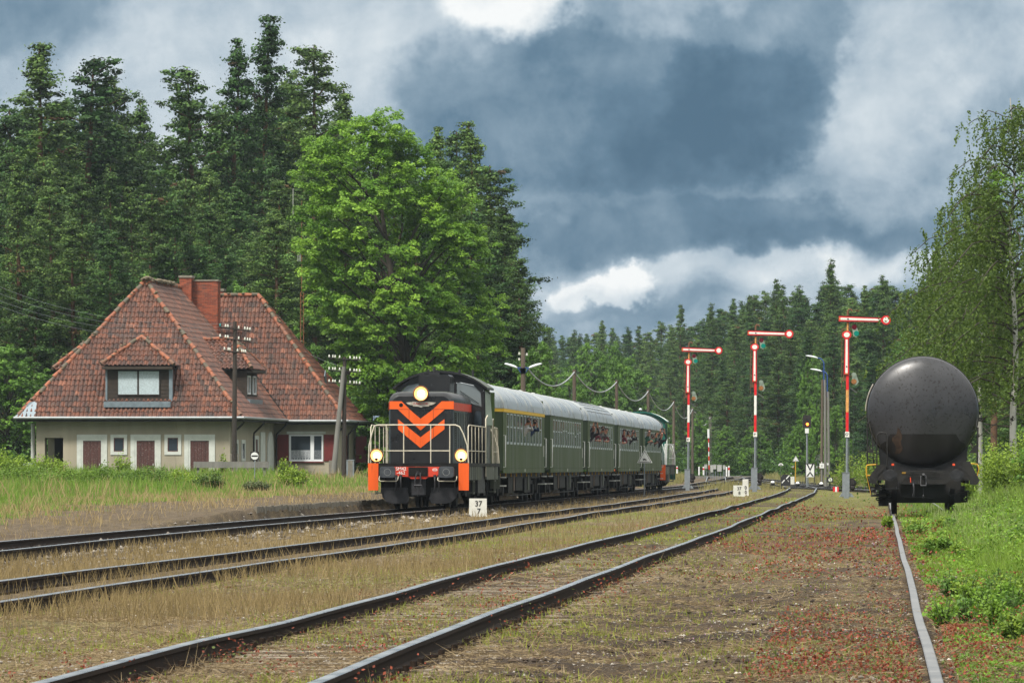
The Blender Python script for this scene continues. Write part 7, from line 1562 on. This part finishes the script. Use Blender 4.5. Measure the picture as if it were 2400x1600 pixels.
# ================================================================ GRASSES (nobody could count them)
def cover(n, ymin, ymax, mask, seed, tl=(-.098, .098), bias=1.):
    r = np.random.default_rng(seed); u = r.random(n)**bias; py = (HC+.17)*F/ymax+u*((HC+.17)*F/ymin-(HC+.17)*F/ymax); Y = (HC+.17)*F/py; X = r.uniform(tl[0], tl[1], n)*Y; keep = r.random(n) < mask(X, Y); return X[keep], Y[keep], r
def blades(label, name, X, Y, r, h, w, c0, c1, lean=.35, m='grassblade', kind='stuff', dz=-.01):
    n = len(X); Z = gz(X, Y)+dz
    h = h*(.45+.85*r.random(n)); a_ = r.random(n)*6.283; l_ = lean*r.random(n)**.7*1.4; tip = np.stack([X+np.cos(a_)*h*l_, Y+np.sin(a_)*h*l_, Z+h*np.sqrt(np.maximum(.05, 1-l_*l_*.7))], 1); b_ = r.random(n)*6.283; ww = np.maximum(w, Y*.00011)
    s_ = np.stack([np.cos(b_)*ww/2, np.sin(b_)*ww*.3, 0*X], 1); p = np.stack([X, Y, Z], 1); mid = p*.45+tip*.55; mid[:, 2] += h*.06
    v = np.stack([p-s_, p+s_, mid+s_*.7, tip, mid-s_*.7], 1).reshape(-1, 3); f_ = np.clip(r.random(n)*.6+.6*(vnoise(X, Y, .9, 12, 3)-.2), 0, 1)[:, None]; col = np.array(c0)*(1-f_)+np.array(c1)*f_
    o = npmesh(name, v, faces(len(v), 5), m, np.repeat(col, 5, 0)); tag(o, label, name.replace('_', ' '), kind=kind); print(name, n); return o
LC_ = lambda X, Y: X-XC(Y); LB_ = lambda X, Y: X-XB(Y); LA_ = lambda X, Y: X-XA(Y); LD_ = lambda X, Y: X-XD(Y)
def nearrail(L, a_=.755, w=.07): return np.abs(np.abs(L)-a_) < w
def safe(X, Y): return ~(nearrail(LC_(X, Y)) | nearrail(LB_(X, Y)) | nearrail(LA_(X, Y)) | nearrail(LD_(X, Y)))
tan0, tan1 = (.15, .11, .05), (.38, .29, .14)
# dry grass between the train's track and the middle track, and along rails
def mk(X, Y):
    n_ = vnoise(X, Y*.6, .5, 61, 4); a_ = ((LC_(X, Y) > 1.15) & (LB_(X, Y) < -.8))*np.clip((n_-.25)*4.0, .25, 1); b_ = (np.abs(LB_(X, Y)) < .7)*.40*np.clip((n_-.35)*4, .1, 1); c_ = ((LB_(X, Y) > .8) & (LA_(X, Y) < -1.0))*np.clip((vnoise(X, Y*.5, .3, 62, 4)-.40)*3.5, .03, .8)*sstep(44, 60, Y); return (a_+b_+c_)*safe(X, Y)
X, Y, r = cover(170000, 33, 330, mk, 1); blades('pale dry grass between and along the tracks', 'dry_grass', X, Y, r, .20*(.6+.8*vnoise(X, Y, .7, 63, 3)), .007, tan0, tan1, .4)
def mk(X, Y):
    n_ = vnoise(X, Y*.5, .35, 71, 4); f_ = sstep(60, 105, Y); a_ = ((LB_(X, Y) > .75) & (LD_(X, Y) < -.9))*np.clip((n_-.36)*5, .0, 1)*(.25+.75*f_); return a_*safe(X, Y)*(1-sstep(1.2, 4, LA_(X, Y))*.55)
X, Y, r = cover(260000, 33, 330, mk, 2); blades('low yellow green grass and moss across the yard', 'short_grass', X, Y, r, .065*(.6+.8*vnoise(X, Y, .7, 64, 3)), .009, (.14, .18, .025), (.34, .36, .07), .5)
def mk(X, Y):
    n_ = vnoise(X, Y*.45, .42, 75, 4)+.10*sstep(-6.5, -2.5, LD_(X, Y))*sstep(60, 80, Y)-.09; a_ = ((LA_(X, Y) > 1.0) & (LD_(X, Y) < .3))*np.clip((n_-.47)*9, 0, 1)*sstep(58, 78, Y)*(1-sstep(170, 225, Y)); b_ = ((LD_(X, Y) > -1.9) & (LD_(X, Y) < 3.4))*np.clip((vnoise(X, Y, .9, 76, 4)-.44)*7, 0, 1)*(1-sstep(46, 60, Y)); c_ = (np.abs(LA_(X, Y)) < 1.3)*np.clip((vnoise(X, Y, 1.1, 77, 3)-.62)*8, 0, 1)*.8; return (a_+b_+c_)*safe(X, Y)*np.clip((vnoise(X, Y, 3.0, 79, 2)-.40)*6, .015, 1)
X, Y, r = cover(420000, 33, 260, mk, 3); n = len(X)
Z = gz(X, Y); pos = np.stack([X, Y, Z+.004+r.random(n)**1.5*(.02+.16*sstep(.45, .75, vnoise(X, Y, 3.0, 79, 2)))], 1)
v = leaf_rhomb(pos, norm(r.normal(size=(n, 3))*.7+np.array([0, 0, .9])), (.017+.014*r.random(n))*np.clip(Y/60, .8, 2.8), r); f_ = r.random(n)[:, None]; g_ = (r.random(n) < .26)[:, None]; col = np.array([.11, .026, .018])*(1-f_)+np.array([.40, .10, .055])*f_; col = np.where(g_, np.array([.13, .17, .04]), col)
tag(npmesh('red_groundcover', v, faces(len(v), 4), 'leaf', np.repeat(col, 4, 0)), 'low red leaved ground cover spreading between the near track and the siding', 'ground cover', kind='stuff'); print('red', n)
# green field at the right, tall
def mk(X, Y): return (LD_(X, Y) > -.5+2.4*sstep(78, 40, Y)+(vnoise(X, Y, .8, 180, 3)-.5)*2.4)*np.clip((sstep(34, 70, Y)*1.7-vnoise(X, Y, .9, 80, 4))*3.5, .05, 1)*np.clip((vnoise(X, Y, 1.1, 81, 3)-.25)*2.2, .12, 1)*(LD_(X, Y) > -.62)*(np.abs(LD_(X, Y)+.755) > .09)
X, Y, r = cover(300000, 33, 240, mk, 4, (.055, .13)); L = LD_(X, Y); hh = (.26+.24*sstep(1.0, 3.0, L)+.25*sstep(80, 150, Y)*sstep(1.2, 3.0, L))*np.where(L < .15, .45, 1)*np.clip(Y/65, .45, 1)*(.5+vnoise(X, Y, .9, 88, 3))
blades('lush green grass and weeds right of the siding', 'green_grass', X, Y, r, hh, .010, (.08, .15, .018), (.26, .38, .06), .5)
def mk(X, Y): return (LD_(X, Y) > .2)*sstep(50, 90, Y)*np.clip((vnoise(X, Y, .7, 82, 3)-.3)*2.2, .05, 1)*(.3+.7*sstep(.5, 2.5, LD_(X, Y)))
X, Y, r = cover(150000, 48, 210, mk, 5, (.058, .13)); blades('tall seeding pale grass right of the tank wagon', 'tall_grass', X, Y, r, .85*(.6+.5*vnoise(X, Y, .5, 83, 3))*(.45+.55*sstep(1.5, 4, LD_(X, Y)))*np.clip(Y/105, .4, 1), .009, (.17, .22, .07), (.38, .42, .20), .32)
# low leafy weeds right foreground
def mk(X, Y): return (LD_(X, Y) > -.60)*np.clip((vnoise(X, Y, 1.1, 84, 4)-.35)*3, .1, 1)
X, Y, r = cover(250000, 33, 150, mk, 6, (.05, .13)); n = len(X); Z = gz(X, Y); hh = (.06+.62*sstep(.35, .75, vnoise(X, Y, 1.3, 85, 3))*sstep(-.5, 1.8, LD_(X, Y)))*np.clip(Y/75, .35, 1.1); pos = np.stack([X, Y, Z+hh*r.random(n)**.6], 1); v = leaf_rhomb(pos, norm(r.normal(size=(n, 3))*.8+np.array([0, -.2, .8])), (.020+.018*r.random(n))*np.clip(Y/60, .7, 1.6), r)
f_ = np.clip(vnoise(X, Y, 1.4, 86, 3)*1.6-.5+.4*r.random(n), 0, 1)[:, None]; col = np.array([.06, .13, .015])*(1-f_)+np.array([.25, .42, .04])*f_; rd_ = ((vnoise(X, Y, 1.8, 87, 3) > .58) & (Y < 62))[:, None]; col = np.where(rd_, np.array([.26, .09, .04])*(.6+.8*r.random(n))[:, None], col)
tag(npmesh('leafy_weeds', v, faces(len(v), 4), 'leaf', np.repeat(col, 4, 0)), 'low leafy weeds right of the siding rail', 'weeds', kind='stuff'); print('weeds', n)
def specks(label, name, nn, ymin, ymax, mask, seed, colr, size, h, tl=(-.098, .098)):
    X, Y, r = cover(nn, ymin, ymax, mask, seed, tl); n = len(X); pos = np.stack([X, Y, gz(X, Y)+h*(.6+.5*r.random(n))], 1); v = leaf_rhomb(pos, norm(r.normal(size=(n, 3))*.5+np.array([0, -.7, .7])), size*(.6+.8*r.random(n))*np.clip(Y/70, .7, 2), r); c_ = np.array(colr)*(.7+.5*r.random((n, 1))); tag(npmesh(name, v, faces(len(v), 4), 'leaf', np.repeat(c_, 4, 0)), label, 'flowers', kind='stuff')
specks('small yellow flowers in the grass right of the siding', 'yellow_flowers', 1500, 40, 130, lambda X, Y: (LD_(X, Y) > .9)*np.clip((vnoise(X, Y, .8, 91, 3)-.45)*5, 0, 1), 7, (.75, .60, .04), .022, .22, (.05, .13))
specks('tiny mauve flowers near the siding rail', 'mauve_flowers', 1600, 40, 140, lambda X, Y: (LD_(X, Y) > -3)*(LD_(X, Y) < 2.5)*np.clip((vnoise(X, Y, .8, 92, 3)-.45)*5, 0, 1), 8, (.45, .22, .45), .013, .10)
specks('tiny white flowers dotted over the yard grass', 'white_flowers', 3000, 60, 240, lambda X, Y: ((LB_(X, Y) > .8) & (LA_(X, Y) < -.9))*np.clip((vnoise(X, Y, .4, 93, 3)-.45)*6, 0, 1), 9, (.55, .55, .50), .008, .05)
# meadow before the house
def mk(X, Y): n1 = vnoise(X, Y, .5, 1, 5); L = LC_(X, Y); return sstep(-4.9, -6.4, L+(n1-.5)*3)*sstep(85, 122, Y)*(1-((Y > 300) & (X > -24) & (X < -9.5)))
X, Y, r = cover(190000, 92, 345, mk, 10, (-.098, -.015), 1.); L = -LC_(X, Y)+1.2
hh = np.clip((.12+.55*sstep(8.5, 13, L)*np.clip(vnoise(X, Y, .35, 95, 3)*2-.5, .15, 1.2))*(1-.45*sstep(-12, -9, X)*sstep(230, 260, Y)), .1, .9); blades('tall green meadow grass between platform and house', 'meadow_grass', X, Y, r, hh, .016, (.08, .15, .02), (.26, .40, .07), .4)
def mk(X, Y): n1 = vnoise(X, Y, .5, 1, 5); L = LC_(X, Y)+(n1-.5)*3; a_ = sstep(-4.7, -5.6, L)*(1-sstep(-6.6, -8.2, L))*.9*sstep(60, 95, Y); b_ = sstep(-7.5, -9, L)*np.clip((vnoise(X, Y, .3, 96, 3)-.5)*5, 0, 1)*.25*(Y > 200)*(Y < 299); c_ = (L < -1.9)*np.clip((n1-.50)*5, .03, .6); return a_+b_+c_
X, Y, r = cover(90000, 60, 330, mk, 11, (-.098, -.01)); blades('straw coloured grass along the platform path', 'straw_grass', X, Y, r, .24*(.4+1.1*vnoise(X, Y, .6, 97, 3))*np.where(LC_(X, Y) < -8, 2.2, 1), .012, (.24, .18, .08), (.50, .38, .20), .45)
def mk(X, Y): return sstep(330, 350, Y)*(np.minimum(np.abs(LC_(X, Y)), np.minimum(np.abs(LD_(X, Y)), np.abs(X-XE(Y)))) > 2.5)*(.4+.6*vnoise(X, Y, .2, 98, 3))*(X > 5)
r = np.random.default_rng(12); n = 90000; Y = r.uniform(325, 600, n); X = r.uniform(.02, .098, n)*Y; k_ = r.random(n) < mk(X, Y); X, Y = X[k_], Y[k_]; far_ = sstep(400, 520, Y); blades('mixed straw and green grass beyond the turnouts', 'far_grass', X, Y, r, .55+0*X, .03, (.17, .17, .06), (.34, .30, .13), .35)
# straw litter, twigs, gravel in the foreground
def mk(X, Y): return ((LB_(X, Y) > .9))*(LD_(X, Y) < -.05)*(.25+.75*sstep(.4, .62, vnoise(X, Y, 1.2, 101, 4)))*safe(X, Y)
X, Y, r = cover(170000, 32.5, 100, mk, 13); n = len(X); Z = gz(X, Y)+.010+.02*r.random(n); d = norm(np.stack([r.normal(size=n), r.normal(size=n), r.normal(size=n)*.22], 1)); pos = np.stack([X, Y, Z], 1); Lh = (.04+.16*r.random(n)**2); v = leaf_tris(pos, d, .0055*np.clip(Y/45, 1, 2), Lh, r); f_ = r.random(n)[:, None]; col = np.array([.10, .065, .035])*(1-f_)+np.array([.40, .31, .18])*f_
tag(npmesh('straw_litter', v, faces(len(v), 3), 'grassblade', np.repeat(col, 3, 0)), 'dry straw and stalk litter on the ground between the tracks', 'litter', kind='stuff'); print('litter', n)
def pebbles(label, nn, ymin, ymax, mask, seed, smin, smax, c0, c1, name='gravel'):
    X, Y, r = cover(nn, ymin, ymax, mask, seed); n = len(X); Z = gz(X, Y); s_ = (smin+(smax-smin)*r.random(n)**3)*np.clip(Y/60, 1, 2.6)
    o6 = np.array([[1, 0, 0], [0, 1, 0], [-1, 0, 0], [0, -1, 0], [0, 0, .7], [0, 0, -.6]], float); rot = r.random(n)*6.28; c_, q = np.cos(rot), np.sin(rot); P = np.repeat(o6[None], n, 0)*(.65+.6*r.random((n, 6, 1)))*s_[:, None, None]; P[..., 0] *= (.8+.6*r.random((n, 1)))
    xx = P[..., 0]*c_[:, None]-P[..., 1]*q[:, None]; yy = P[..., 0]*q[:, None]+P[..., 1]*c_[:, None]; V = np.stack([xx+X[:, None], yy+Y[:, None], P[..., 2]+Z[:, None]+s_[:, None]*.2], -1).reshape(-1, 3)
    F_ = np.array([[0, 1, 4], [1, 2, 4], [2, 3, 4], [3, 0, 4], [1, 0, 5], [2, 1, 5], [3, 2, 5], [0, 3, 5]]); Fa = (F_[None]+np.arange(n)[:, None, None]*6).reshape(-1, 3); f_ = (r.random(n)**2)[:, None]; col = np.array(c0)*(1-f_)+np.array(c1)*f_
    tag(npmesh(name, V, Fa, 'pebble', np.repeat(col, 6, 0)), label, 'gravel', kind='stuff'); print(name, n)
pebbles('dark ballast stones along the train track', 42000, 60, 330, lambda X, Y: (np.abs(LC_(X, Y)) < 1.7)*.9*safe(X, Y)+(LC_(X, Y) > 1.6)*(LC_(X, Y) < 2.6)*.25, 14, .018, .045, (.055, .045, .038), (.36, .32, .27))
pebbles('loose pebbles on the bare foreground soil', 60000, 32.5, 110, lambda X, Y: ((LB_(X, Y) > .9))*(LD_(X, Y) < .6)*np.clip((vnoise(X, Y, .8, 111, 4)-.40)*4, .06, 1)*safe(X, Y), 15, .004, .018, (.09, .07, .055), (.45, .41, .36))
pebbles('dark crumbs and clods of soil on the bare ground', 40000, 32.5, 90, lambda X, Y: (LA_(X, Y) > .9)*(LD_(X, Y) < -.05)*np.clip((vnoise(X, Y, 1.3, 115, 4)-.45)*6, .03, 1)*safe(X, Y), 25, .006, .035, (.028, .019, .013), (.11, .075, .05), 'soil_clods')
pebbles('pale gravel patches near the siding', 26000, 33, 75, lambda X, Y: (LD_(X, Y) > -2.6)*(LD_(X, Y) < -.15)*np.clip((vnoise(X, Y*.6, 1.0, 117, 3)-.52)*9, 0, 1), 26, .006, .022, (.14, .12, .10), (.58, .54, .48), 'pale_gravel')
# crumbled soil clods and debris as things you could pick up
random.seed(23)
for k, (px, py, L, w, h, rz, m_, lab) in enumerate(((541, 1384, .16, .035, .03, .2, 'plank', 'short brown wooden stick on the straw between the middle and near tracks'), (632, 1527, .045, .03, .02, .5, 'concrete', 'pale flat stone between the rails of the near track'), (1662, 1449, .10, .05, .02, -.25, 'old_board', 'dark splintered piece of board on bare soil'), (1755, 1458, .12, .02, .015, -.3, 'grey_pole', 'thin grey lath beside the dark board'), (1888, 1412, .10, .03, .015, -.1, 'concrete', 'pale lath near the gravel patch'), (1225, 1512, .14, .06, .03, .0, 'concrete', 'broken end of a pale sleeper at the bottom of the photo'), (1858, 1425, .07, .05, .03, 0, 'concrete', 'grey lump of concrete on the gravel patch'), (1605, 1385, .05, .04, .04, 0, 'rust', 'dark rusty clod near the outer rail'))):
    Y = (HC+.17)*F/(py-1094); p = at(px, py, Y); z = gz1(p.x, Y)
    b = mb(m_); b.box(0, 0, h*.4, L, w, h, taper=.82); bm = None; o = b.build('debris'); o.location = (p.x, Y, z); o.rotation_euler = (random.uniform(-.1, .1), random.uniform(-.1, .1), rz+.4); tag(o, lab, 'debris')
for (px, py, H_) in ((1608, 1555, .10), (1616, 1590, .12), (1840, 1330, .14), (1640, 1555, .09), (960, 1390, .1), (1530, 1300, .14)):
    Y = (HC+.17)*F/(py-1094); p = at(px, py, Y); b = mb('old_board')
    for q in range(5): a_ = random.random()*6.28; b.tube([(0, 0, -.02), (.012*math.cos(a_), .012*math.sin(a_), H_*.5), (.05*math.cos(a_), .05*math.sin(a_), H_*random.uniform(.7, 1.1))], [.003, .002, .001], 4)
    o = b.build('dead_stalk'); o.location = (p.x, Y, gz1(p.x, Y)); tag(o, 'dry upright dead stalk in the foreground soil', 'plant', 'dry dead stalks in the foreground')
# ================================================================ HAZE
hz = mb(); hz.box(0, 470, 16.0, 330, 1010, 40); ho = None
hm = bpy.data.materials.new('haze'); hm.use_nodes = True; q = NT(hm.node_tree); q.n.remove(q.n['Principled BSDF']); pv = q.new('ShaderNodeVolumePrincipled'); pv.inputs['Color'].default_value = (.75, .88, 1, 1); pv.inputs['Density'].default_value = .00007; pv.inputs['Anisotropy'].default_value = .2; q.l.new(pv.outputs[0], q.n['Material Output'].inputs['Volume']); MATS['haze'] = hm
ho = hz.build('haze', mat='haze'); tag(ho, 'thin rainy haze over the whole yard', 'haze', kind='stuff')
